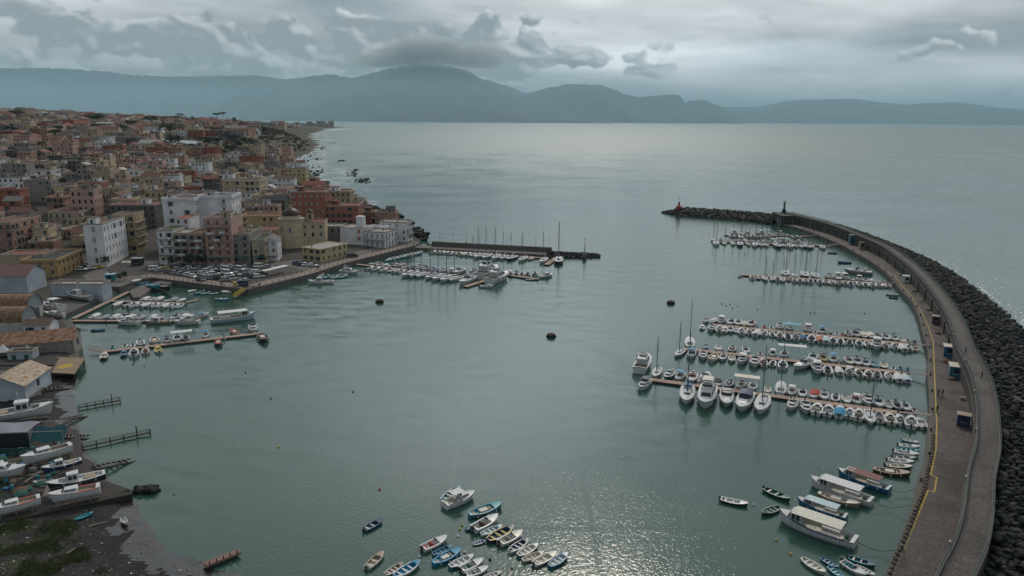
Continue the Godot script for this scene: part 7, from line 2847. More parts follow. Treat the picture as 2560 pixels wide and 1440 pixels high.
func yard_deck(poly_px: Array, h: float, called: String, label: String, m: Material, legs := 6) -> Node3D:
	var poly := PackedVector2Array()
	for p in poly_px:
		var q := at(p[0], p[1], h)
		poly.append(Vector2(q.x, q.z))
	var o := v3(poly[0], h)
	var t := thing(called, label, "platform", o)
	var g := geo()
	g.prism(poly, h - 0.25, h)
	for i in g.v.size():
		g.v[i] -= o
	gpart(t, "deck", g, m)
	for i in poly.size():
		g = geo()
		var p := poly[i].lerp(poly[(i + 2) % poly.size()], 0.06)
		g.tube(v3(p, -1.8) - o, v3(p, h - 0.2) - o, 0.18, 0.18, 6)
		gpart(t, "leg", g, mat("tarred_iron", lin(0.03, 0.035, 0.035)))
	return t

func cradle(o: Vector3, turn: float, length: float, label: String) -> void:
	var t := thing("boat_cradle", label, "cradle", o, turn)
	for i in 3:
		var x := (i - 1) * length * 0.3
		for s in [-1, 1]:
			var g := geo()
			g.bar(Vector3(x, 0, s * 1.3), Vector3(x, 1.2, s * 0.75), 0.14, 0.14)
			gpart(t, "prop", g, mat("grey_timber", lin(0.13, 0.115, 0.10)))
	var g2 := geo()
	g2.box(-length * 0.4, -0.1, -0.15, length * 0.4, 0.2, 0.15)
	gpart(t, "keel_block", g2, mat("grey_timber", lin(0.13, 0.115, 0.10)))

func ashore(key: String, sx: float, sy: float, bx: float, by: float, label: String, lift := 1.9, propped := true) -> void:
	var o := moor_between(key, sx, sy, bx, by, label, "", lift, 0.86)
	if propped:
		cradle(Vector3(o.position.x, maxf(0.2, lift - 1.3), o.position.z), o.rotation.y, proto(key)[1] * o.scale.x, "timber props under the " + label.split(" ashore")[0].split(" with ")[0])

func make_boatyard() -> void:
	var con := mat("yard_concrete", lin(0.13, 0.12, 0.115), 0.92, noise_tex("concrete", 0.03, 5, 0.6, 1.0, 512), 0.12)
	# yard apron under the sheds and the slip area
	var poly := PackedVector2Array()
	for p in [[-160, 1000], [-160, 780], [110, 752], [245, 748], [150, 792], [186, 812], [190, 850], [198, 890], [188, 925], [120, 935], [100, 985], [60, 1000]]:
		var q := at(p[0], p[1], 1.1)
		poly.append(Vector2(q.x, q.z))
	var g := geo()
	g.prism(poly, -1.5, 1.1)
	structure("boatyard_apron", g, con, "stained concrete apron round the boat sheds")
	poly = PackedVector2Array()
	for p in [[-160, 1330], [-160, 1010], [60, 1003], [150, 1062], [196, 1075], [205, 1110], [205, 1140], [255, 1168], [250, 1196], [325, 1222], [200, 1262], [0, 1300]]:
		var q := at(p[0], p[1], 0.7)
		poly.append(Vector2(q.x, q.z))
	g = geo()
	g.prism(poly, -1.5, 0.62)
	structure("slip_ground", g, mat("slip_ground", lin(0.085, 0.072, 0.07), 0.9, noise_tex("soil", 0.03, 5, 0.45, 1.0, 512), 0.12), "dark trodden ground under the laid-up boats")
	barrel_shed(92, 802, 4, 4.2, 4.2, 20.0, "vaulted rusty shed behind a second vaulted shed")
	barrel_shed(76, 828, 4, 3.8, 3.6, 20.0, "vaulted rusty shed beside the brown warehouse")
	var t := house_at([-60, 869], [183, 849], [180, 820], [189, 882], 1.1, null, "brown_warehouse", "long warehouse with a rusty brown pitched roof at the water", 6, 3, 1, "GN", {"deepest": 9.0, "side": 1})
	t.find_child("roof*", true, false).mesh.surface_set_material(0, mat("rusty_roof", lin(0.30, 0.19, 0.13), 0.85, corrugated(), 0.14))
	t = house_at([-60, 985], [60, 964], [86, 902], [62, 998], 1.1, null, "white_roofed_shed", "shed with a pale corrugated roof streaked with rust", 11, 4, 1, "GN", {"deepest": 12.0, "turn": 8, "side": 1})
	t.find_child("roof*", true, false).mesh.surface_set_material(0, mat("pale_rusty_roof", lin(0.50, 0.43, 0.34), 0.8, corrugated(), 0.22))
	t = house_at([60, 812], [122, 812], [126, 797], null, 1.1, 4.6, "yard_hut", "small yard hut with a brown tiled roof between the sheds", 3, 3, 1, "Gn", {"turn": 5, "d": 5.0})
	t = house_at([20, 882], [80, 882], [86, 872], null, 1.1, 3.6, "site_cabin", "grey site cabin beside the white tent before the warehouse", 11, 2, 1, "", {"turn": 5, "d": 3.0, "shed": 0.0})
	var tp := at(12, 898, 1.1)
	t = thing("white_tent", "white peaked tent beside the grey site cabin", "tent", tp, 0.2)
	g = geo()
	for k in 4:
		var a := TAU * (k + 0.5) / 4
		var b := TAU * (k + 1.5) / 4
		g.tri(Vector3(cos(a) * 2.6, 2.3, -sin(a) * 2.6), Vector3(cos(b) * 2.6, 2.3, -sin(b) * 2.6), Vector3(0, 3.9, 0))
	gpart(t, "canopy", g, paint("white", 0.8))
	for k in 4:
		var a := TAU * (k + 0.5) / 4
		g = geo()
		g.tube(Vector3(cos(a) * 2.5, 0, -sin(a) * 2.5), Vector3(cos(a) * 2.5, 2.3, -sin(a) * 2.5), 0.05, 0.05, 4)
		gpart(t, "pole", g, paint("white"))
	t = yard_deck([[128, 931], [186, 934], [213, 894], [150, 893]], 1.9, "timber_platform", "brown platform with a painted yellow disc over the water", mat("platform_deck", lin(0.27, 0.21, 0.15), 0.85, plank_tex(), 0.25))
	g = geo()
	var dc := at(164, 915, 1.9) - t.position
	g.lathe(dc + Vector3(0, 0.006, 0), [Vector2(1.75, 0), Vector2(0, 0.004)], 24)
	gpart(t, "painted_disc", g, mat("yellow_paint", Color.WHITE))
	yard_deck([[84, 928], [126, 930], [150, 892], [96, 893]], 1.7, "timber_ramp", "brown timber ramp beside the disc platform", mat("ramp_deck", lin(0.15, 0.11, 0.095), 0.9, plank_tex(), 0.25))
	slip_rails(102, 974, 195, 968, "slipway rails below the rusty white shed")
	slip_rails(150, 1050, 222, 1038, "slipway rails beside the white coaster hull")
	slip_rails(160, 1090, 232, 1094, "slipway rails beside the netted work shelter")
	slip_rails(235, 1170, 345, 1148, "slipway rails beside the red-decked pilot boat")
	trestle_jetty(196, 1018, 300, 1000, "tarred iron trestle jetty nearer the disc platform")
	trestle_jetty(206, 1117, 375, 1080, "longer tarred iron trestle jetty by the work shelter")
	# boats laid up ashore
	ashore("work:grey:grey", 232, 748, 164, 738, "white ship ashore with a mauve wheelhouse beside the warehouse", 1.8)
	ashore("cud:white:tan:top", 160, 775, 105, 765, "white boat ashore with a flat top under repair", 1.8)
	ashore("bare:white:grey", 165, 790, 108, 786, "white stripped hull ashore among the sheds", 1.6)
	ashore("work:white:grey", -60, 1052, 150, 1022, "large white coaster ashore with a grey deck", 2.0)
	ashore("bare:white:grey", 190, 1118, 40, 1160, "white sailing yacht ashore under a grey tarpaulin", 1.9)
	ashore("work:navy:white:white", 212, 1150, 95, 1180, "navy launch ashore with a white cabin", 1.9)
	ashore("fly:white:grey", -80, 1190, 78, 1176, "white motor cruiser ashore with a wooden stern platform", 1.9)
	ashore("row:white:cream:white", 138, 1200, 78, 1207, "white dinghy ashore on bare ground", 0.75, false)
	ashore("work:dark:white:white", 275, 1186, 105, 1225, "pilot boat ashore with a red roof and white cabin", 1.9)
	ashore("bare:white:red:red", 262, 1222, 108, 1252, "white yacht ashore with a red rail on the low wall", 2.0)
	ashore("bare:white:red", 112, 1248, -40, 1288, "white hull ashore with a red rail and round rear cabin", 1.9)
	ashore("row:blue:turquoise:turquoise", 182, 1300, 238, 1280, "bright blue rowing boat ashore on the dark beach", 0.55, false)
	ashore("row:white:grey:white", 305, 1292, 316, 1310, "white wrecked dinghy ashore near the tide line", 0.42, false)
	# low wall between the slip ground and the beach
	var a := at(-60, 1318, 1.0)
	var b := at(330, 1232, 1.0)
	t = thing("slip_wall", "low mossy concrete wall between the boatyard and the beach", "wall", a)
	g = geo()
	g.bar(Vector3(0, -0.5, 0), b - a + Vector3(0, -0.7, 0), 1.4, 1.6)
	gpart(t, "wall", g, mat("mossy_concrete", lin(0.055, 0.056, 0.042), 0.92, noise_tex("soil", 0.03, 5, 0.45, 1.0, 512), 0.2))
	var rk := thing("tide_rock", "black weed-covered rock at the end of the low wall", "rock", at(375, 1228, 0))
	var spots := []
	for i in 26:
		spots.append([at(lerpf(330, 396, rng.randf()), 1228 + rng.randf_range(-6, 7), 0) + Vector3(0, rng.randf_range(0.0, 0.6), 0), rng.randf_range(0.5, 1.1)])
	rock_field(rk, spots, 0)
	# netted work shelter
	var so := at(20, 1125, 0.62)
	t = thing("work_shelter", "open shelter of poles hung with dark blue and green sheeting", "shelter", so, 0.12)
	g = geo()
	for i in 4:
		for j in 2:
			g.tube(Vector3(-8 + i * 6.0, 0, -j * 5.0), Vector3(-8 + i * 6.0, 3.4, -j * 5.0), 0.07, 0.07, 5)
	for j in 2:
		g.bar(Vector3(-8, 3.4, -j * 5.0), Vector3(10, 3.4, -j * 5.0), 0.1, 0.1)
	gpart(t, "frame", g, paint("grey"))
	g = geo()
	var rows := []
	for i in 13:
		var l := []
		for j in 5:
			l.append(Vector3(-8 + i * 1.0, 3.5 + 0.35 * sin(i * 1.1) * sin(j * 0.9), -j * 1.25))
		rows.append(l)
	g.grid(rows)
	gpart(t, "tarpaulin", g, mat("grey_tarp", lin(0.16, 0.17, 0.20), 0.7))
	g = geo()
	g.box(-8, 0.1, 0.02, 4, 3.3, 0.08)
	gpart(t, "curtain", g, mat("dark_sheeting", lin(0.012, 0.02, 0.026), 0.7))
	g = geo()
	rows = []
	for i in 9:
		var l := []
		for j in 4:
			l.append(Vector3(4.0 + i * 0.75, 3.4 - 0.7 * j + 0.2 * sin(i * 1.3), -2.4 + 0.8 * j + 0.2 * cos(i * 1.7)))
		rows.append(l)
	g.grid(rows)
	gpart(t, "net", g, mat("teal_net", lin(0.02, 0.075, 0.085), 0.9))
	g = geo()
	g.box(-9, 0.0, 2.2, 6, 1.3, 2.3)
	gpart(t, "fence_panel", g, mat("green_panel", lin(0.02, 0.075, 0.06), 0.8))
	g = geo()
	g.box(-6, 2.3, 3.2, 0.2, 2.5, 6.2)
	gpart(t, "plank_roof", g, mat("pale_planks", lin(0.34, 0.26, 0.17), 0.85, plank_tex(), 0.3))
	g = geo()
	for x in [-5.5, -0.2]:
		for z in [3.4, 6.0]:
			g.tube(Vector3(x, 0, z), Vector3(x, 2.3, z), 0.08, 0.08, 5)
	gpart(t, "roof_posts", g, paint("white"))
	# beach: jetty stub, grass, driftwood and litter
	var ja := at(512, 1410, 0.7)
	var jb := at(597, 1376, 0.7)
	var d := jb - ja
	t = thing("jetty_stub", "short rusty concrete jetty stub off the beach", "jetty", Vector3(ja.x, 0, ja.z), atan2(-d.z, d.x))
	g = geo()
	g.box(0, 0.35, -0.6, d.length(), 0.7, 0.6)
	gpart(t, "deck", g, mat("stub_deck", lin(0.16, 0.10, 0.085), 0.9))
	for i in 5:
		g = geo()
		var x := d.length() * (i + 0.5) / 5.0
		g.tube(Vector3(x, -1.5, 0.5), Vector3(x, 1.15, 0.5), 0.09, 0.09, 5)
		g.tube(Vector3(x, -1.5, -0.5), Vector3(x, 0.4, -0.5), 0.09, 0.09, 5)
		gpart(t, "pile", g, mat("tarred_iron", lin(0.03, 0.035, 0.035)))
	var blade := geo()
	for i in 3:
		var a2 := TAU * i / 3
		var p := Vector3(cos(a2), 0, sin(a2))
		blade.tri(p * 0.05 + Vector3(-0.04, 0, 0), p * 0.05 + Vector3(0.04, 0, 0), p * 0.16 + Vector3(0, 0.30, 0))
	var gm := tint_mat("grass_blades", 0.9)
	var list := []
	var tints := []
	var f := FastNoiseLite.new()
	f.seed = 44
	f.frequency = 0.09
	for i in 26000:
		var p := at(rng.randf_range(-60, 300), rng.randf_range(1300, 1500), 0.6)
		var dd := shore_distance(Vector2(p.x, p.z))
		if dd < 9.0 or f.get_noise_2d(p.x * 1.6, p.z * 1.6) < rng.randf_range(-0.1, 0.45):
			continue
		var y := land_height(Vector2(p.x, p.z), dd)
		list.append(Transform3D(Basis(Vector3.UP, rng.randf() * TAU).scaled(Vector3.ONE * rng.randf_range(0.7, 1.5)), Vector3(p.x, y, p.z)))
		tints.append(Color(0.035, 0.065, 0.02).lerp(Color(0.10, 0.10, 0.04), rng.randf()))
	var holder := Node3D.new()
	holder.name = "beach_grass"
	add_child(holder)
	tag(holder, "patchy green grass and weeds above the dark beach", "grass", "", "stuff")
	scatter(holder, "tufts", blade.mesh(gm), list, tints)
	var scrap := geo()
	scrap.hexa([Vector3(-0.2, 0, 0.12), Vector3(0.2, 0, 0.15), Vector3(0.18, 0, -0.12), Vector3(-0.2, 0, -0.1), Vector3(-0.15, 0.1, 0.1), Vector3(0.16, 0.14, 0.1), Vector3(0.14, 0.08, -0.1), Vector3(-0.16, 0.12, -0.08)])
	list = []
	tints = []
	for i in 260:
		var p := at(rng.randf_range(0, 560), rng.randf_range(1270, 1480), 0.4)
		var dd := shore_distance(Vector2(p.x, p.z))
		if dd < 1.5:
			continue
		list.append(Transform3D(Basis(Vector3.UP, rng.randf() * TAU).scaled(Vector3(rng.randf_range(0.2, 1.0), rng.randf_range(0.3, 0.8), rng.randf_range(0.2, 0.8))), Vector3(p.x, land_height(Vector2(p.x, p.z), dd) + 0.02, p.z)))
		tints.append([Color(0.45, 0.45, 0.43), Color(0.22, 0.19, 0.15), Color(0.10, 0.085, 0.07), Color(0.30, 0.15, 0.11), Color(0.06, 0.16, 0.18)][rng.randi() % 5])
	holder = Node3D.new()
	holder.name = "beach_litter"
	add_child(holder)
	tag(holder, "scattered litter and pebbles on the dark beach", "litter", "", "stuff")
	scatter(holder, "scraps", scrap.mesh(tint_mat("litter", 0.8)), list, tints)
	for q in [[222, 1316, 268, 1304, "long pale driftwood branch lying on the dark beach"], [168, 1388, 192, 1372, "short driftwood log on the dark beach"]]:
		var p0 := at(q[0], q[1], 0.6)
		var p1 := at(q[2], q[3], 0.55)
		g = geo()
		g.tube(Vector3.ZERO, (p1 - p0) * 0.55 + Vector3(0, 0.06, 0.1), 0.14, 0.11, 6)
		g.tube((p1 - p0) * 0.55 + Vector3(0, 0.06, 0.1), p1 - p0, 0.11, 0.05, 6)
		single("driftwood", g, mat("driftwood", lin(0.20, 0.17, 0.145), 0.95), q[4], "driftwood", Vector3(p0.x, land_height(Vector2(p0.x, p0.z), shore_distance(Vector2(p0.x, p0.z))) + 0.1, p0.z))

# ---------------------------------------------------------------- cars, people, trees, buoys, small harbour things
var cars := {}
func car_proto(kind: int, ci: int) -> Node3D:
	var key := kind * 10 + ci
	if cars.has(key):
		return cars[key]
	var cols := [lin(0.62, 0.63, 0.64), lin(0.30, 0.31, 0.32), lin(0.03, 0.032, 0.035), lin(0.05, 0.09, 0.14), lin(0.22, 0.035, 0.03), lin(0.10, 0.11, 0.115), lin(0.50, 0.33, 0.03)]
	var names := ["white", "silver", "black", "blue", "red", "grey", "yellow"]
	var pm := mat("car_paint_" + names[ci], cols[ci], 0.22, null, 1.0, 0.5)
	var gm := mat("car_glass", lin(0.015, 0.02, 0.024), 0.06, null, 1.0, 0.5)
	var t := Node3D.new()
	t.name = ["hatchback_car", "estate_car", "van"][kind]
	var L: float = [3.9, 4.5, 4.9][kind]
	var W := 0.87
	var H: float = [1.48, 1.55, 1.95][kind]
	var bel: float = [0.86, 0.9, 1.1][kind]
	# lower body: side profile swept across, narrowed at the ends
	var prof := [Vector2(-L * 0.5, 0.35), Vector2(-L * 0.5, bel * 0.92), Vector2(-L * 0.47, bel), Vector2(L * 0.18, bel), Vector2(L * 0.44, bel * 0.84), Vector2(L * 0.5, bel * 0.66), Vector2(L * 0.5, 0.33)]
	var rows := []
	for p in prof:
		var k := 0.93 if absf(p.x) > L * 0.46 else 1.0
		rows.append([Vector3(p.x, p.y, -W * k), Vector3(p.x, p.y + (0.03 if p.y > 0.6 else 0.0), 0), Vector3(p.x, p.y, W * k)])
	var g := geo()
	g.grid(rows, false)
	for s in [-1, 1]:
		for i in range(1, prof.size() - 1):
			var k := func(p: Vector2) -> Vector3: return Vector3(p.x, p.y, s * W * (0.93 if absf(p.x) > L * 0.46 else 1.0))
			g.tri(k.call(prof[0]), k.call(prof[i]), k.call(prof[i + 1]))
	# roof panel
	var r0: float = [-L * 0.42, -L * 0.45, -L * 0.47][kind]
	var r1: float = [L * 0.06, L * 0.07, L * 0.22][kind]
	var f0: float = [L * 0.24, L * 0.23, L * 0.36][kind]
	g.hexa([Vector3(r0 + 0.15, H - 0.06, 0.62), Vector3(r1 - 0.05, H - 0.06, 0.62), Vector3(r1 - 0.05, H - 0.06, -0.62), Vector3(r0 + 0.15, H - 0.06, -0.62), Vector3(r0 + 0.22, H, 0.55), Vector3(r1 - 0.12, H, 0.55), Vector3(r1 - 0.12, H, -0.55), Vector3(r0 + 0.22, H, -0.55)])
	for x in [r0 + 0.12, (r0 + r1) * 0.5, r1 - 0.02]:
		for s in [-1, 1]:
			g.bar(Vector3(x, bel, s * 0.80), Vector3(x, H - 0.04, s * 0.63), 0.09, 0.06)
	gpart(t, "body", g, pm)
	g = geo()
	g.hexa([Vector3(r0 - 0.02, bel, 0.79), Vector3(f0, bel, 0.76), Vector3(f0, bel, -0.76), Vector3(r0 - 0.02, bel, -0.79), Vector3(r0 + 0.2, H - 0.07, 0.62), Vector3(r1, H - 0.07, 0.6), Vector3(r1, H - 0.07, -0.6), Vector3(r0 + 0.2, H - 0.07, -0.62)])
	gpart(t, "windows", g, gm)
	for x in [-L * 0.31, L * 0.32]:
		for s in [-1, 1]:
			g = geo()
			g.tube(Vector3(x, 0.31, s * (W - 0.17)), Vector3(x, 0.31, s * (W + 0.02)), 0.31, 0.31, 10)
			var w := gpart(t, "wheel", g, mat("tyre", lin(0.02, 0.02, 0.021), 0.9))
			g = geo()
			g.tube(Vector3(x, 0.31, s * (W - 0.1)), Vector3(x, 0.31, s * (W + 0.03)), 0.18, 0.18, 8)
			gpart(w, "rim", g, mat("boat_steel", lin(0.34, 0.35, 0.36)))
	for s in [-1, 1]:
		g = geo()
		g.box(L * 0.5 - 0.06, bel * 0.60, s * 0.6 - 0.16, L * 0.5 + 0.015, bel * 0.74, s * 0.6 + 0.16)
		gpart(t, "headlight", g, mat("lamp_lens", lin(0.5, 0.52, 0.54), 0.1, null, 1.0, 0.5))
		g = geo()
		g.box(-L * 0.5 - 0.015, bel * 0.68, s * 0.66 - 0.1, -L * 0.5 + 0.05, bel * 0.92, s * 0.66 + 0.1)
		gpart(t, "tail_light", g, mat("tail_lens", lin(0.25, 0.015, 0.015), 0.2))
	t.set_meta("say", "%s %s" % [names[ci], ["hatchback", "estate car", "van"][kind]])
	cars[key] = t
	return t

func park(px: float, py: float, deg: float, kind: int, ci: int, where: String, idx: int) -> void:
	var src := car_proto(kind, ci)
	var o: Node3D = src.duplicate()
	o.remove_meta("say")
	o.name = numbered(String(src.name))
	add_child(o)
	o.position = at(px, py, 2.012)
	o.rotation.y = deg_to_rad(deg)
	tag(o, "%s parked %s, %s in its row" % [src.get_meta("say"), where, ORD[idx]], "car" if kind < 2 else "van", "vehicles parked " + where)

# a standing or walking person: tapered limbs joined with a smooth minimum and meshed as one surface
func person_mesh(pose: int, coat: Color, legs: Color) -> ArrayMesh:
	var key := "person_%d_%s_%s" % [pose, coat, legs]
	if texs.has(key):
		return texs[key]
	var st := 0.16 if pose == 0 else 0.28
	var b := []   # [a, b, ra, rb]
	b.append([Vector3(0, 0.98, 0), Vector3(0, 1.38, 0.0), 0.145, 0.165])
	b.append([Vector3(-0.15, 1.40, 0), Vector3(0.15, 1.40, 0), 0.085, 0.085])
	b.append([Vector3(0, 1.42, 0), Vector3(0.0, 1.56, 0.02), 0.06, 0.055])
	b.append([Vector3(0, 1.61, 0.02), Vector3(0, 1.68, 0.015), 0.095, 0.10])
	b.append([Vector3(0, 1.63, 0.10), Vector3(0, 1.61, 0.125), 0.02, 0.014])
	for s in [-1.0, 1.0]:
		var f: float = st * 0.5 * s * (0.3 if pose == 0 else 1.0)
		b.append([Vector3(0.09 * s, 0.94, 0), Vector3(0.10 * s, 0.50, f * 0.6 + 0.03), 0.095, 0.065])
		b.append([Vector3(0.10 * s, 0.50, f * 0.6 + 0.03), Vector3(0.10 * s, 0.09, f), 0.062, 0.045])
		b.append([Vector3(0.10 * s, 0.05, f - 0.03), Vector3(0.11 * s, 0.045, f + 0.16), 0.045, 0.04])
		b.append([Vector3(0.21 * s, 1.40, 0), Vector3(0.26 * s, 1.12, -f * 0.4), 0.06, 0.048])
		b.append([Vector3(0.26 * s, 1.12, -f * 0.4), Vector3(0.25 * s, 0.87, -f * 0.8 + 0.08), 0.045, 0.034])
		b.append([Vector3(0.25 * s, 0.87, -f * 0.8 + 0.08), Vector3(0.245 * s, 0.76, -f * 0.8 + 0.12), 0.036, 0.024])
	var cell := 0.035
	var lo := Vector3(-0.42, -0.02, -0.36)
	var dims := Vector3i(25, 53, 22)
	var field := PackedFloat32Array()
	field.resize(dims.x * dims.y * dims.z)
	for z in dims.z:
		for y in dims.y:
			for x in dims.x:
				var p := lo + Vector3(x, y, z) * cell
				var d := 1.0
				for q in b:
					var a: Vector3 = q[0]
					var ab: Vector3 = q[1] - a
					var t := clampf((p - a).dot(ab) / ab.length_squared(), 0, 1)
					var e := (p - a - ab * t).length() - lerpf(q[2], q[3], t)
					var k := 0.035
					var hh := clampf(0.5 + 0.5 * (d - e) / k, 0, 1)
					d = lerpf(d, e, hh) - k * hh * (1.0 - hh)
				field[x + dims.x * (y + dims.y * z)] = d
	var g := geo(true)
	var verts := {}
	var corner := func(x: int, y: int, z: int) -> float: return field[x + dims.x * (y + dims.y * z)]
	for z in dims.z - 1:
		for y in dims.y - 1:
			for x in dims.x - 1:
				var sum := Vector3.ZERO
				var n := 0
				for e in [[0, 0, 0, 1, 0, 0], [0, 1, 0, 1, 1, 0], [0, 0, 1, 1, 0, 1], [0, 1, 1, 1, 1, 1], [0, 0, 0, 0, 1, 0], [1, 0, 0, 1, 1, 0], [0, 0, 1, 0, 1, 1], [1, 0, 1, 1, 1, 1], [0, 0, 0, 0, 0, 1], [1, 0, 0, 1, 0, 1], [0, 1, 0, 0, 1, 1], [1, 1, 0, 1, 1, 1]]:
					var d0: float = corner.call(x + e[0], y + e[1], z + e[2])
					var d1: float = corner.call(x + e[3], y + e[4], z + e[5])
					if (d0 < 0) != (d1 < 0):
						sum += Vector3(x + e[0], y + e[1], z + e[2]).lerp(Vector3(x + e[3], y + e[4], z + e[5]), d0 / (d0 - d1))
						n += 1
				if n:
					verts[Vector3i(x, y, z)] = lo + sum / n * cell
	for v in verts:
		for ax in 3:
			var e: Vector3i = [Vector3i(1, 0, 0), Vector3i(0, 1, 0), Vector3i(0, 0, 1)][ax]
			var u: Vector3i = [Vector3i(0, 1, 0), Vector3i(0, 0, 1), Vector3i(1, 0, 0)][ax]
			var w: Vector3i = [Vector3i(0, 0, 1), Vector3i(1, 0, 0), Vector3i(0, 1, 0)][ax]
			var d0: float = corner.call(v.x, v.y, v.z)
			var far: Vector3i = v + e
			var d1: float = corner.call(far.x, far.y, far.z)
			if (d0 < 0) == (d1 < 0) or not (verts.has(v - u) and verts.has(v - w) and verts.has(v - u - w)):
				continue
			var mid: Vector3 = verts[v]
			g.col = coat
			if mid.y < 0.07:
				g.col = Color(0.03, 0.028, 0.026)
			elif mid.y < 0.90 and absf(mid.x) < 0.19:
				g.col = legs
			elif mid.y < 0.86:
				g.col = Color(0.36, 0.23, 0.17)
			elif mid.y > 1.50:
				g.col = Color(0.36, 0.23, 0.17) if mid.z > 0.06 and mid.y < 1.68 else Color(0.03, 0.022, 0.018)
			if d0 < 0:
				g.quad(verts[v], verts[v - u], verts[v - u - w], verts[v - w])
			else:
				g.quad(verts[v], verts[v - w], verts[v - u - w], verts[v - u])
	texs[key] = g.mesh(tint_mat("clothes", 0.9))
	return texs[key]

func stand_person(px: float, py: float, h: float, deg: float, pose: int, which: int, label: String) -> void:
	var coats := [Color(0.025, 0.028, 0.035), Color(0.16, 0.035, 0.03), Color(0.05, 0.06, 0.08), Color(0.20, 0.19, 0.18)]
	var legs := [Color(0.03, 0.03, 0.034), Color(0.04, 0.055, 0.09)]
	var o := MeshInstance3D.new()
	o.name = numbered("person")
	o.mesh = person_mesh(pose, coats[which], legs[which % 2])
	add_child(o)
	o.position = at(px, py, h)
	o.rotation.y = deg_to_rad(deg)
	tag(o, label, "person")

func tree_mesh(sd: int, kind: int) -> Array:   # [trunk mesh, crown mesh]; kinds: 0 round broadleaf, 1 umbrella pine, 2 cypress
	var r := RandomNumberGenerator.new()
	r.seed = sd
	var tg := geo()
	var top: float = [3.2, 8.0, 2.0][kind]
	tg.tube(Vector3.ZERO, Vector3(0.1, top * 0.6, 0.05), 0.24, 0.18, 7)
	tg.tube(Vector3(0.1, top * 0.6, 0.05), Vector3(0.0, top, 0.0), 0.18, 0.12, 7)
	var cg := geo(true)
	var clumps := []
	for i in ([16, 18, 14][kind]):
		var c: Vector3
		if kind == 0:
			c = Vector3(r.randf_range(-1.7, 1.7), r.randf_range(3.2, 6.0), r.randf_range(-1.7, 1.7))
		elif kind == 1:
			var a := r.randf() * TAU
			var d := sqrt(r.randf()) * 4.0
			c = Vector3(cos(a) * d, 8.6 + r.randf_range(-0.4, 1.0) - d * 0.1, sin(a) * d)
		else:
			c = Vector3(r.randf_range(-0.4, 0.4), 1.5 + i * 0.7, r.randf_range(-0.4, 0.4))
		clumps.append(c)
		tg.tube(Vector3(0, top * 0.9, 0), c, 0.07, 0.03, 4)
	for c in clumps:
		var tone := r.randf_range(0.7, 1.3)
		var rad: float = [1.05, 1.25, 0.75 - 0.03 * clumps.find(c)][kind]
		for k in 70:
			var d := Vector3(r.randfn(), r.randfn(), r.randfn()).normalized() * rad * pow(r.randf(), 0.4)
			if kind == 1:
				d.y *= 0.45
			var p: Vector3 = c + d
			var u := Vector3(r.randf_range(-1, 1), r.randf_range(-1, 1), r.randf_range(-1, 1)).normalized() * r.randf_range(0.12, 0.26)
			var w := u.cross(Vector3(r.randf_range(-1, 1), r.randf_range(-1, 1), r.randf_range(-1, 1)).normalized()).normalized() * r.randf_range(0.1, 0.2)
			var q := tone * r.randf_range(0.75, 1.25)
			cg.col = Color(0.028 * q, 0.052 * q, 0.030 * q)
			cg.quad(p - u, p - w, p + u, p + w)
	return [tg.mesh(mat("bark", lin(0.06, 0.045, 0.035), 0.95)), cg.mesh(tint_mat("leaves", 0.85))]

var tree_cache := {}
func plant(p: Vector3, kind: int, s: float, label: String, group: String) -> void:
	var key := kind * 10 + rng.randi() % 3
	if not tree_cache.has(key):
		tree_cache[key] = tree_mesh(500 + key, kind)
	var t := thing(["broadleaf_tree", "umbrella_pine", "cypress_tree"][kind], label, "tree", p, rng.randf() * TAU, group)
	t.scale = Vector3.ONE * s
	part(t, "trunk", tree_cache[key][0])
	part(t, "crown", tree_cache[key][1])

func kiosk(px: float, py: float, h: float, deg: float, w: float, d: float, hgt: float, body: String, roof: String, label: String) -> void:
	var t := thing("quay_hut", label, "hut", at(px, py, h), deg_to_rad(deg))
	var g := geo()
	g.box(-w * 0.5, 0, -d * 0.5, w * 0.5, hgt, d * 0.5)
	gpart(t, "wall", g, paint(body, 0.7))
	g = geo()
	g.box(-w * 0.56, hgt, -d * 0.56, w * 0.56, hgt + 0.14, d * 0.56)
	gpart(t, "roof", g, paint(roof, 0.7))
	g = geo()
	g.box(-w * 0.18, 0.95, d * 0.5, w * 0.22, hgt * 0.82, d * 0.5 + 0.04)
	var wn := gpart(t, "window", g, mat("window_glass", Color.WHITE))
	g = geo()
	g.box(-w * 0.22, 0.88, d * 0.5, w * 0.26, 0.95, d * 0.5 + 0.1)
	gpart(wn, "sill", g, paint("white", 0.7))
	g = geo()
	g.box(-w * 0.5 - 0.03, 0.05, -d * 0.2, -w * 0.5, hgt * 0.86, d * 0.25)
	gpart(t, "door", g, paint("grey", 0.6))

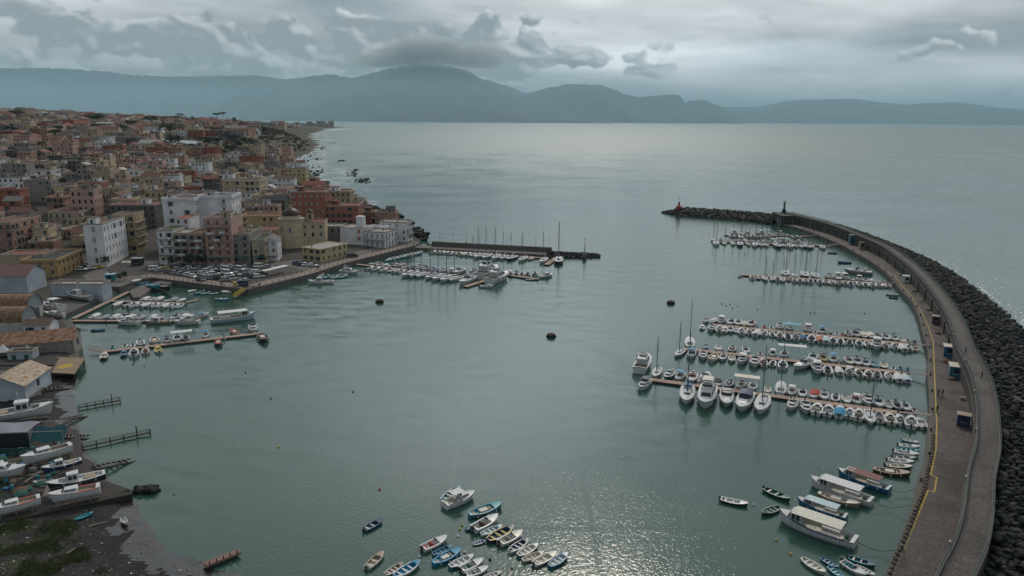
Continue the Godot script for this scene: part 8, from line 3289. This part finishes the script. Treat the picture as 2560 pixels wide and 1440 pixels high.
func buoy(px: float, py: float, kind: int, col: String, label: String, group := "") -> void:
	var t := thing("mooring_drum" if kind == 0 else "buoy", label, "buoy", at(px, py, 0), 0.0, group)
	var g := geo()
	if kind == 0:
		g.lathe(Vector3.ZERO, [Vector2(1.2, -0.4), Vector2(1.25, 0.0), Vector2(1.25, 0.75), Vector2(1.1, 0.95), Vector2(0, 0.98)], 14)
		gpart(t, "drum", g, mat("drum_rust", lin(0.10, 0.075, 0.055), 0.9, noise_tex("soil", 0.03, 5, 0.45, 1.0, 512), 0.5))
		g = geo()
		for i in 10:
			var a := TAU * i / 10
			g.lathe(Vector3(cos(a) * 1.33, 0.15, sin(a) * 1.33), [Vector2(0, -0.3), Vector2(0.16, -0.2), Vector2(0.16, 0.2), Vector2(0, 0.3)], 6)
		gpart(t, "tyre_fenders", g, mat("tyre", lin(0.02, 0.02, 0.021)))
		g = geo()
		g.box(-0.25, 0.98, -0.08, 0.25, 1.2, 0.08)
		gpart(t, "mooring_ring", g, mat("iron_bollard", lin(0.05, 0.05, 0.052)))
	else:
		t.scale = Vector3.ONE * 0.7
		g.lathe(Vector3.ZERO, [Vector2(0, -0.25), Vector2(0.26, -0.12), Vector2(0.33, 0.1), Vector2(0.24, 0.32), Vector2(0.07, 0.42), Vector2(0.06, 0.55), Vector2(0, 0.56)], 9)
		gpart(t, "float", g, paint(col, 0.5))
		g = geo()
		g.tube(Vector3(0, -0.8, 0), Vector3(0, -0.1, 0), 0.03, 0.03, 4)
		gpart(t, "chain", g, mat("iron_bollard", lin(0.05, 0.05, 0.052)))

func yard_clutter() -> void:   # crates, drums and timber lying about the boatyard
	var kinds := []
	var g := geo()
	g.box(-0.5, 0, -0.35, 0.5, 0.6, 0.35)
	g.box(-0.54, 0.48, -0.39, 0.54, 0.56, 0.39)
	kinds.append(["crate", g, [paint("tan", 0.8), paint("blue", 0.7), paint("grey", 0.7)], "weathered crate standing in the boatyard"])
	g = geo()
	g.lathe(Vector3.ZERO, [Vector2(0.29, 0), Vector2(0.31, 0.04), Vector2(0.29, 0.3), Vector2(0.31, 0.33), Vector2(0.29, 0.6), Vector2(0.31, 0.86), Vector2(0.28, 0.88), Vector2(0, 0.88)], 10)
	kinds.append(["oil_drum", g, [paint("blue", 0.6), paint("maroon", 0.6), paint("teal", 0.6)], "old oil drum standing in the boatyard"])
	g = geo()
	for i in 5:
		g.bar(Vector3(-1.8, 0.1 + 0.12 * (i / 3), -0.3 + 0.2 * (i % 3)), Vector3(1.8 + 0.3 * (i % 2), 0.1 + 0.12 * (i / 3), -0.25 + 0.2 * (i % 3)), 0.16, 0.1)
	kinds.append(["timber_pile", g, [mat("grey_timber", lin(0.13, 0.115, 0.10))], "pile of grey timber lying in the boatyard"])
	g = geo()
	g.lathe(Vector3.ZERO, [Vector2(1.0, 0), Vector2(0.85, 0.35), Vector2(0.4, 0.6), Vector2(0, 0.66)], 9)
	kinds.append(["net_pile", g, [paint("green", 0.95), paint("brown", 0.95)], "heap of fishing net lying in the boatyard"])
	for i in 12:
		var p2 := wall_c[60 + i * 9].lerp(edge_c[60 + i * 9], rng.randf_range(0.12, 0.3))
		var k2: Array = kinds[[0, 3, 3, 2][rng.randi() % 4]]
		single(k2[0], k2[1], k2[2][rng.randi() % k2[2].size()], k2[3].replace("in the boatyard", "on the mole quay"), k2[0].replace("_", " "), v3(p2, 1.51), rng.randf() * TAU, "gear lying on the mole quay")
	for i in 110:
		var low := i % 3 > 0
		var p := at(rng.randf_range(0, 150), rng.randf_range(1085, 1240), 0.62) if low else at(rng.randf_range(90, 185), rng.randf_range(775, 925), 1.1)
		if shore_distance(Vector2(p.x, p.z)) < 3.0:
			continue
		var k: Array = kinds[rng.randi() % 4]
		var o := single(k[0], k[1], k[2][rng.randi() % k[2].size()], k[3], k[0].replace("_", " "), p, rng.randf() * TAU, k[0].replace("_", " ") + "s about the boatyard")
		o.scale = Vector3.ONE * rng.randf_range(0.8, 1.3)

func make_details() -> void:
	# cars on the quay
	var rows := [
		[[[383, 672, 100], [388, 676, 20], [402, 678, 60], [414, 676, 25], [424, 681, 30], [440, 684, 10], [456, 687, 20], [474, 690, 20], [482, 694, -35], [502, 702, -35], [512, 696, -35], [528, 697, 20], [546, 698, 20], [566, 702, 35], [592, 704, 35], [614, 704, 80]], "along the promenade side of the car park"],
		[[[421, 668, 95], [439, 668, 95], [455, 669, 95], [478, 674, 5], [502, 674, -15], [536, 669, 10], [556, 668, 95], [578, 669, 95], [612, 670, 100], [650, 669, 10], [672, 670, 15]], "below the pink apartment house"],
		[[[552, 682, -15], [568, 686, -25], [584, 681, -35], [594, 688, -35], [606, 684, -40], [634, 682, 70], [632, 693, 75], [648, 694, 35], [488, 682, 10], [508, 686, 15], [462, 678, 10], [520, 680, 15], [536, 688, 15], [574, 692, 30], [616, 690, 60], [622, 680, 70], [530, 676, 10], [566, 676, -20], [446, 676, 10], [600, 676, -30], [644, 682, 70], [656, 688, 40]], "in the middle of the car park"],
		[[[742, 660, 70], [752, 663, 70], [764, 664, 70], [782, 666, 0], [881, 643, 25]], "before the yellow harbour office"],
		[[[205, 676, 5], [216, 670, 10], [229, 673, 15], [246, 671, 25], [222, 664, 5], [187, 664, 95], [196, 657, 95]], "beside the ochre house"],
		[[[312, 618, 30], [326, 612, 30], [338, 606, 30], [350, 601, 30], [362, 596, 30], [330, 620, 30]], "along the street beside the white corner house"]]
	for r in rows:
		var i := 0
		for q in r[0]:
			var ci: int = [0, 1, 2, 0, 5, 3, 1, 2, 0, 1, 5, 0, 1, 2, 0][rng.randi() % 15]
			if r[1].begins_with("along the promenade") and i == 3 or r[1].begins_with("beside the ochre") and i == 3:
				ci = 6
			park(q[0], q[1], q[2] + rng.randf_range(-5, 5), [0, 0, 1, 0, 1, 2][rng.randi() % 6], ci, r[1], i)
			i += 1
	yard_clutter()
	for k in cars:
		cars[k].free()
	# people
	stand_person(2345, 991, 1.51, 20, 1, 0, "person in dark clothes walking with another along the mole quay")
	stand_person(2355, 991, 1.51, 15, 1, 2, "person in a dark blue jacket walking beside another on the mole quay")
	stand_person(2342, 1031, 1.51, 200, 0, 0, "person in black standing on the yellow line of the mole")
	stand_person(2413, 884, 6.52, 30, 1, 0, "person in black walking alone on the mole walkway")
	stand_person(2454, 946, 6.52, 210, 1, 1, "person in a red jacket on the mole walkway")
	stand_person(2314, 748, 1.51, 90, 0, 1, "person in a red jacket by the doors in the mole wall")
	stand_person(553, 714, 2.02, 90, 1, 0, "person in black walking on the promenade with a companion")
	stand_person(558, 714, 2.02, 95, 1, 2, "person in dark blue walking on the promenade with a companion")
	stand_person(650, 718, 2.02, 20, 0, 0, "person in dark clothes standing on the quay edge")
	stand_person(793, 674, 2.02, 20, 1, 2, "person in blue near the harbour office kerb")
	stand_person(797, 674, 2.02, 200, 0, 0, "person in black near the harbour office kerb")
	stand_person(1165, 612, 3.42, 100, 0, 0, "person standing on the inner jetty wall")
	# stones along the yellow line at the near end of the mole
	var sm := rock_mesh(301, mat("mooring_stone", lin(0.20, 0.165, 0.13), 0.9, noise_tex("kerb", 0.04, 4, 0.6, 1.0, 256), 0.6), 0.8)
	var sl := []
	for p in [[2208, 1470], [2222, 1437], [2238, 1398], [2262, 1342], [2286, 1285], [2311, 1222], [2320, 1175], [2329, 1140], [2333, 1090]]:
		var q := at(p[0], p[1], 1.56)
		sl.append([q.x, q.z])
	var sc := resample(curve(sl, 1.0), 44)
	for i in sc.size():
		var o := MeshInstance3D.new()
		o.name = numbered("boulder")
		o.mesh = sm
		add_child(o)
		o.transform = Transform3D(Basis(Vector3.UP, rng.randf() * TAU).scaled(Vector3.ONE * rng.randf_range(0.36, 0.46)), v3(sc[i], 1.8))
		tag(o, "round brown stone set in a line along the mole's yellow stripe", "boulder", "stones lining the mole's yellow stripe")
	# iron mooring posts along the mole edge
	var pg := geo()
	pg.lathe(Vector3.ZERO, [Vector2(0.28, 0), Vector2(0.2, 0.15), Vector2(0.18, 0.4), Vector2(0.32, 0.5), Vector2(0.26, 0.62), Vector2(0, 0.66)], 9)
	var pm := pg.mesh(mat("iron_bollard", lin(0.05, 0.05, 0.052)))
	var ec := offset_curve(edge_c, 0.6)
	for i in range(8, 240, 8):
		var o := MeshInstance3D.new()
		o.name = numbered("mooring_post")
		o.mesh = pm
		add_child(o)
		o.position = v3(ec[i], 1.56)
		tag(o, "black iron mooring post on the mole's stone edge", "mooring post", "mooring posts along the mole edge")
	# huts on the mole
	kiosk(2371, 888, 1.51, -24, 2.6, 3.0, 2.6, "blue", "cream", "dark blue hut with a pale roof against the mole wall")
	kiosk(2386, 938, 1.51, -24, 2.6, 3.6, 2.6, "teal", "cream", "teal hut with a pale roof and window on the mole")
	kiosk(2407, 1062, 1.51, -30, 2.3, 2.0, 2.3, "navy", "tan", "small navy hut with a rusty roof at the mole's near end")
	kiosk(2337, 808, 1.51, -24, 1.8, 2.0, 2.3, "maroon", "grey", "small brown hut with a grey roof against the mole wall")
	kiosk(2265, 705, 1.51, -20, 2.6, 2.6, 2.4, "white", "white", "white hut by the arched doors of the mole")
	kiosk(2154, 622, 1.51, -10, 2.6, 2.6, 3.2, "tan", "maroon", "tan hut with a red roof and flag pole on the mole")
	kiosk(2128, 610, 1.51, -10, 2.2, 2.2, 4.6, "teal", "grey", "tall teal hut at the bend of the mole")
	kiosk(1949, 556, 1.51, 0, 2.4, 2.0, 2.6, "turquoise", "turquoise", "bright turquoise hut at the quay's far end")
	kiosk(278, 702, 2.0, 5, 3.0, 2.6, 2.6, "teal", "pale blue", "teal kiosk with a pale roof beside the landing")
	kiosk(345, 662, 2.0, 5, 4.0, 3.0, 2.8, "dark", "grey", "dark kiosk with a grey roof by the crossing")
	awning_frame([656, 692], [682, 687], 2.8, "cream", "cream market awning on posts in the car park", 2.0, 4.4)
	awning_frame([680, 687], [716, 679], 2.8, "white", "white market awning on posts beside the cream awning", 2.0, 4.5)
	kiosk(608, 714, 2.0, 20, 3.4, 1.6, 1.9, "navy", "navy", "dark blue container on the quay corner")
	kiosk(588, 716, 2.0, 20, 1.2, 1.2, 1.5, "yellow", "yellow", "small yellow bin house on the quay corner")
	# yellow gangplank on the quay corner
	var a := at(586, 742, 0.6)
	var b := at(612, 724, 2.1)
	var t := thing("yellow_gangplank", "bright yellow gangplank from a blue boat to the quay corner", "gangplank", a)
	var g := geo()
	g.bar(Vector3.ZERO, b - a, 1.3, 0.15)
	gpart(t, "deck", g, paint("yellow", 0.6))
	for k in [-1, 1]:
		g = geo()
		var s: Vector3 = (b - a).cross(Vector3.UP).normalized() * 0.65 * k
		g.bar(s + Vector3(0, 0.5, 0), b - a + s + Vector3(0, 0.5, 0), 0.08, 0.9)
		gpart(t, "side_panel", g, paint("yellow", 0.6))
	# red light and statue on the mole
	var lp := at(1697, 519, 4.2)
	t = thing("red_light_tower", "small red light tower with a thin mast on the mole head", "light tower", Vector3(lp.x, 3.6, lp.z))
	var rp := mat("light_tower_red", lin(0.26, 0.035, 0.03), 0.6)
	g = geo()
	g.lathe(Vector3.ZERO, [Vector2(2.2, -1.0), Vector2(1.9, 1.6), Vector2(0, 1.7)], 8)
	gpart(t, "base", g, rp)
	g = geo()
	g.lathe(Vector3(0, 1.6, 0), [Vector2(0.75, 0), Vector2(0.6, 2.6), Vector2(0.8, 2.7), Vector2(0.8, 2.85), Vector2(0, 2.9)], 10)
	gpart(t, "tower", g, rp)
	g = geo()
	g.tube(Vector3(0, 4.4, 0), Vector3(0, 8.0, 0), 0.09, 0.05, 5)
	g.bar(Vector3(-0.7, 7.0, 0), Vector3(0.7, 7.0, 0), 0.1, 0.5)
	gpart(t, "mast", g, mat("iron_bollard", lin(0.05, 0.05, 0.052)))
	g = geo()
	for i in 10:
		var an := TAU * i / 10
		g.tube(Vector3(cos(an) * 2.3, 1.3, sin(an) * 2.3), Vector3(cos(an) * 2.3, 2.4, sin(an) * 2.3), 0.05, 0.05, 3)
	gpart(t, "guard_posts", g, rp)
	var sp := Vector3(167.0, 6.4, -449.0)
	t = thing("statue", "dark statue of a figure with raised arms on a pedestal", "statue", sp, 0.2)
	g = geo()
	g.box(-1.3, 0, -1.3, 1.3, 0.5, 1.3)
	g.box(-0.9, 0.5, -0.9, 0.9, 2.0, 0.9)
	gpart(t, "pedestal", g, mat("harbour_wall_stone", Color.WHITE))
	g = geo()
	g.lathe(Vector3(0, 2.0, 0), [Vector2(0.75, 0), Vector2(0.6, 1.2), Vector2(0.48, 2.4), Vector2(0.62, 3.4), Vector2(0.5, 4.0), Vector2(0.2, 4.2), Vector2(0.28, 4.5), Vector2(0.26, 4.8), Vector2(0, 5.0)], 9)
	for s in [-1, 1]:
		g.tube(Vector3(s * 0.5, 5.8, 0), Vector3(s * 0.62, 6.9, 0.1), 0.18, 0.14, 6)
		g.tube(Vector3(s * 0.62, 6.9, 0.1), Vector3(s * 0.42, 7.8, 0.05), 0.14, 0.09, 6)
	gpart(t, "figure", g, mat("statue_bronze", lin(0.025, 0.033, 0.034), 0.6))
	# lamps on the mole wall
	for i in range(20, 250, 14):
		var p := v3(wall_c[i], 6.75)
		t = thing("wall_lamp", "small pale lamp on the coping of the mole wall", "lamp", p, 0.0, "lamps along the mole wall")
		g = geo()
		g.tube(Vector3.ZERO, Vector3(0, 0.75, 0), 0.06, 0.05, 5)
		gpart(t, "stem", g, mat("railing_paint", lin(0.045, 0.075, 0.07)))
		g = geo()
		g.lathe(Vector3(0, 0.75, 0), [Vector2(0.08, 0), Vector2(0.17, 0.12), Vector2(0.12, 0.3), Vector2(0, 0.34)], 7)
		gpart(t, "globe", g, mat("lamp_globe", lin(0.5, 0.48, 0.42), 0.4))
	# buoys
	buoy(949, 756, 0, "", "rusty mooring drum hung with tyres near the finger pontoon")
	buoy(1677, 759, 0, "", "rusty mooring drum hung with tyres near the turquoise-awning pontoon")
	buoy(1378, 842, 0, "", "rusty mooring drum hung with tyres in mid harbour")
	for q in [[614, 932, "dark"], [677, 997, "blue"], [697, 1118, "yellow"], [882, 980, "red"], [949, 1225, "red"], [361, 915, "yellow"], [333, 911, "dark"], [1155, 1314, "yellow"], [1149, 1324, "yellow"], [1145, 1342, "white"], [1048, 1393, "white"], [1162, 1382, "white"], [1884, 1263, "white"], [1941, 1350, "yellow"], [1977, 1386, "yellow"], [1253, 1322, "dark"], [1225, 1400, "dark"], [1279, 1422, "orange"], [1815, 765, "dark"], [1825, 761, "dark"], [1831, 771, "dark"], [1844, 766, "red"], [1894, 774, "dark"], [2026, 782, "dark"], [2036, 783, "dark"], [2162, 784, "dark"], [1773, 591, "dark"], [1864, 637, "dark"], [1886, 629, "dark"], [1805, 760, "dark"]]:
		buoy(q[0], q[1], 1, q[2], "small %s buoy floating in the harbour" % q[2], "small buoys in the harbour")
	# far ship
	var fs := at(762, 302, 0.0).normalized() * 7800.0
	t = thing("tanker", "long dark tanker lying far out in the bay", "ship", Vector3(fs.x, 0, fs.z), 0.05)
	g = geo()
	g.hexa([Vector3(-58, -2, 8), Vector3(54, -2, 5), Vector3(54, -2, -5), Vector3(-58, -2, -8), Vector3(-60, 7, 8), Vector3(62, 9, 3), Vector3(62, 9, -3), Vector3(-60, 7, -8)])
	gpart(t, "hull", g, paint("dark", 0.7))
	g = geo()
	g.box(-56, 7, -7, -44, 22, 7)
	gpart(t, "bridge", g, paint("white", 0.7))
	# trees
	for q in [[430, 672, 0.8], [474, 671, 0.9], [492, 671, 1.0], [508, 671, 0.9], [655, 660, 0.7], [282, 700, 0.5], [300, 703, 0.45], [312, 700, 0.5], [266, 667, 0.7]]:
		plant(at(q[0], q[1], 2.0), 0, q[2], "dark leafy tree on the quay before the houses", "trees along the quay street")
	for i in 92:
		var px := rng.randf_range(10, 660)
		var py := rng.randf_range(300, 470)
		var p := on_ground(px, py)
		var kind := 1 if p.z < -700.0 and rng.randf() < 0.5 else 0
		var s := rng.randf_range(1.1, 1.8) * clampf(-p.z / 700.0, 0.9, 1.7)
		plant(p, kind, s, "dark %s among the hillside houses" % ("umbrella pine" if kind == 1 else "broadleaf tree"), "umbrella pines on the hillside" if kind == 1 else "broadleaf trees on the hillside")
	for i in 26:
		var px := 404.0 + i * 4.6 + rng.randf_range(-2, 2)
		plant(on_ground(px, 338.0 + rng.randf_range(-2, 2)), 2, rng.randf_range(1.2, 2.0), "tall dark cypress in the row beside the factory hall", "cypresses beside the factory hall")
	# scrub on the bare slopes of the far coast
	var bush := geo(true)
	for k in 34:
		var c := Vector3(rng.randfn(), absf(rng.randfn()) * 0.7, rng.randfn()).limit_length(1.6)
		var u := Vector3(rng.randf_range(-1, 1), rng.randf_range(-1, 1), rng.randf_range(-1, 1)).normalized() * 0.5
		var w := u.cross(Vector3(rng.randf_range(-1, 1), rng.randf_range(-1, 1), rng.randf_range(-1, 1))).normalized() * 0.4
		bush.quad(c - u, c - w, c + u, c + w)
	var bl := []
	var bt := []
	for i in 5200:
		var p := Vector2(rng.randf_range(-1150, -180), rng.randf_range(-2600, -620))
		var d := shore_distance(p)
		if d < 8.0 or d > 330.0 or not open_land(p):
			continue
		bl.append(Transform3D(Basis(Vector3.UP, rng.randf() * TAU).scaled(Vector3.ONE * rng.randf_range(1.0, 3.2)), v3(p, land_height(p, d))))
		bt.append(Color(0.05, 0.055, 0.03).lerp(Color(0.11, 0.075, 0.04), rng.randf()) * rng.randf_range(0.6, 1.1))
	var scrub := Node3D.new()
	scrub.name = "hillside_scrub"
	add_child(scrub)
	tag(scrub, "brown and green scrub on the bare coastal slope", "scrub", "", "stuff")
	scatter(scrub, "bushes", bush.mesh(tint_mat("leaves", 0.85)), bl, bt)
	# surf along the rocks and the far shore
	var foam := geo()
	var fm := mat("sea_foam", lin(0.62, 0.66, 0.68), 0.8)
	var oc := offset_curve(wall_c, 26.5)
	for i in range(10, 258):
		for k in 5:
			if rng.randf() < 0.68:
				continue
			var dir := (oc[mini(i + 1, 259)] - oc[i]).normalized()
			var p := oc[i] + Vector2(-dir.y, dir.x) * (pow(rng.randf(), 4.0) * 13.0 - 1.2) + dir * rng.randf() * 2.0
			foam_patch(foam, p, dir, rng.randf_range(0.3, 1.5), rng.randf_range(0.10, 0.35))
	for q in [[[900, 520], [870, 500], 60, 10], [[830, 478], [802, 450], 120, 18], [[800, 450], [742, 420], 200, 26], [[742, 418], [726, 402], 160, 24], [[730, 402], [775, 384], 160, 24], [[775, 382], [782, 364], 120, 30], [[770, 352], [740, 346], 120, 40], [[745, 340], [770, 328], 150, 40], [[770, 327], [848, 322], 200, 50], [[860, 430], [900, 460], 40, 12]]:
		var p0 := at(q[0][0], q[0][1], 0)
		var p1 := at(q[1][0], q[1][1], 0)
		for i in int(q[2] * 0.6):
			var p := p0.lerp(p1, rng.randf())
			var far := -p.z / 500.0
			foam_patch(foam, Vector2(p.x + pow(rng.randf(), 1.6) * q[3] * 2.2 - 4.0, p.z + rng.randf_range(-6, 6) * far), Vector2(1, rng.randf_range(-0.25, 0.25)).normalized(), rng.randf_range(2.0, 7.0) * far, rng.randf_range(0.3, 0.9) * far)
	single("sea_foam", foam, fm, "white surf along the rocks and the far shore", "foam", Vector3.ZERO, 0.0, "", "stuff")
	# mooring lines of the big fishing boats
	for q in [[2143, 1354, 2255, 1372, "from the grey-roofed fishing boat"], [2182, 1252, 2275, 1262, "from the rusty-roofed fishing boat"], [2226, 1222, 2300, 1215, "from the red-roofed fishing boat"]]:
		var p0 := at(q[0], q[1], 1.3)
		var p1 := at(q[2], q[3], 1.6)
		g = geo()
		for i in 8:
			var f0 := i / 8.0
			var f1 := (i + 1) / 8.0
			g.tube(p0.lerp(p1, f0) - p0 - Vector3(0, sin(PI * f0) * 0.9, 0), p0.lerp(p1, f1) - p0 - Vector3(0, sin(PI * f1) * 0.9, 0), 0.045, 0.045, 4)
		single("mooring_rope", g, mat("rope", lin(0.045, 0.04, 0.036), 0.95), "dark mooring rope " + q[4] + " to the quay", "rope", p0)

func on_ground(px: float, py: float) -> Vector3:   # where the line of sight meets the land
	var d := pixel_ray(px, py).normalized()
	var t := 120.0
	while t < 5000.0:
		var p := EYE + d * t
		if p.y < ground_height(Vector2(p.x, p.z)):
			return Vector3(p.x, ground_height(Vector2(p.x, p.z)) - 0.2, p.z)
		t *= 1.004
	return EYE + d * 2500.0

func foam_patch(g: Geo, p: Vector2, dir: Vector2, len: float, wid: float) -> void:
	var n := 6
	var pts := []
	var s := Vector2(-dir.y, dir.x)
	for i in n:
		var a := TAU * i / n
		var r := rng.randf_range(0.55, 1.1)
		pts.append(v3(p + dir * cos(a) * len * r + s * sin(a) * wid * r, 0.03 + 0.02 * rng.randf()))
	for i in range(1, n - 1):
		g.tri(pts[0], pts[i + 1], pts[i])
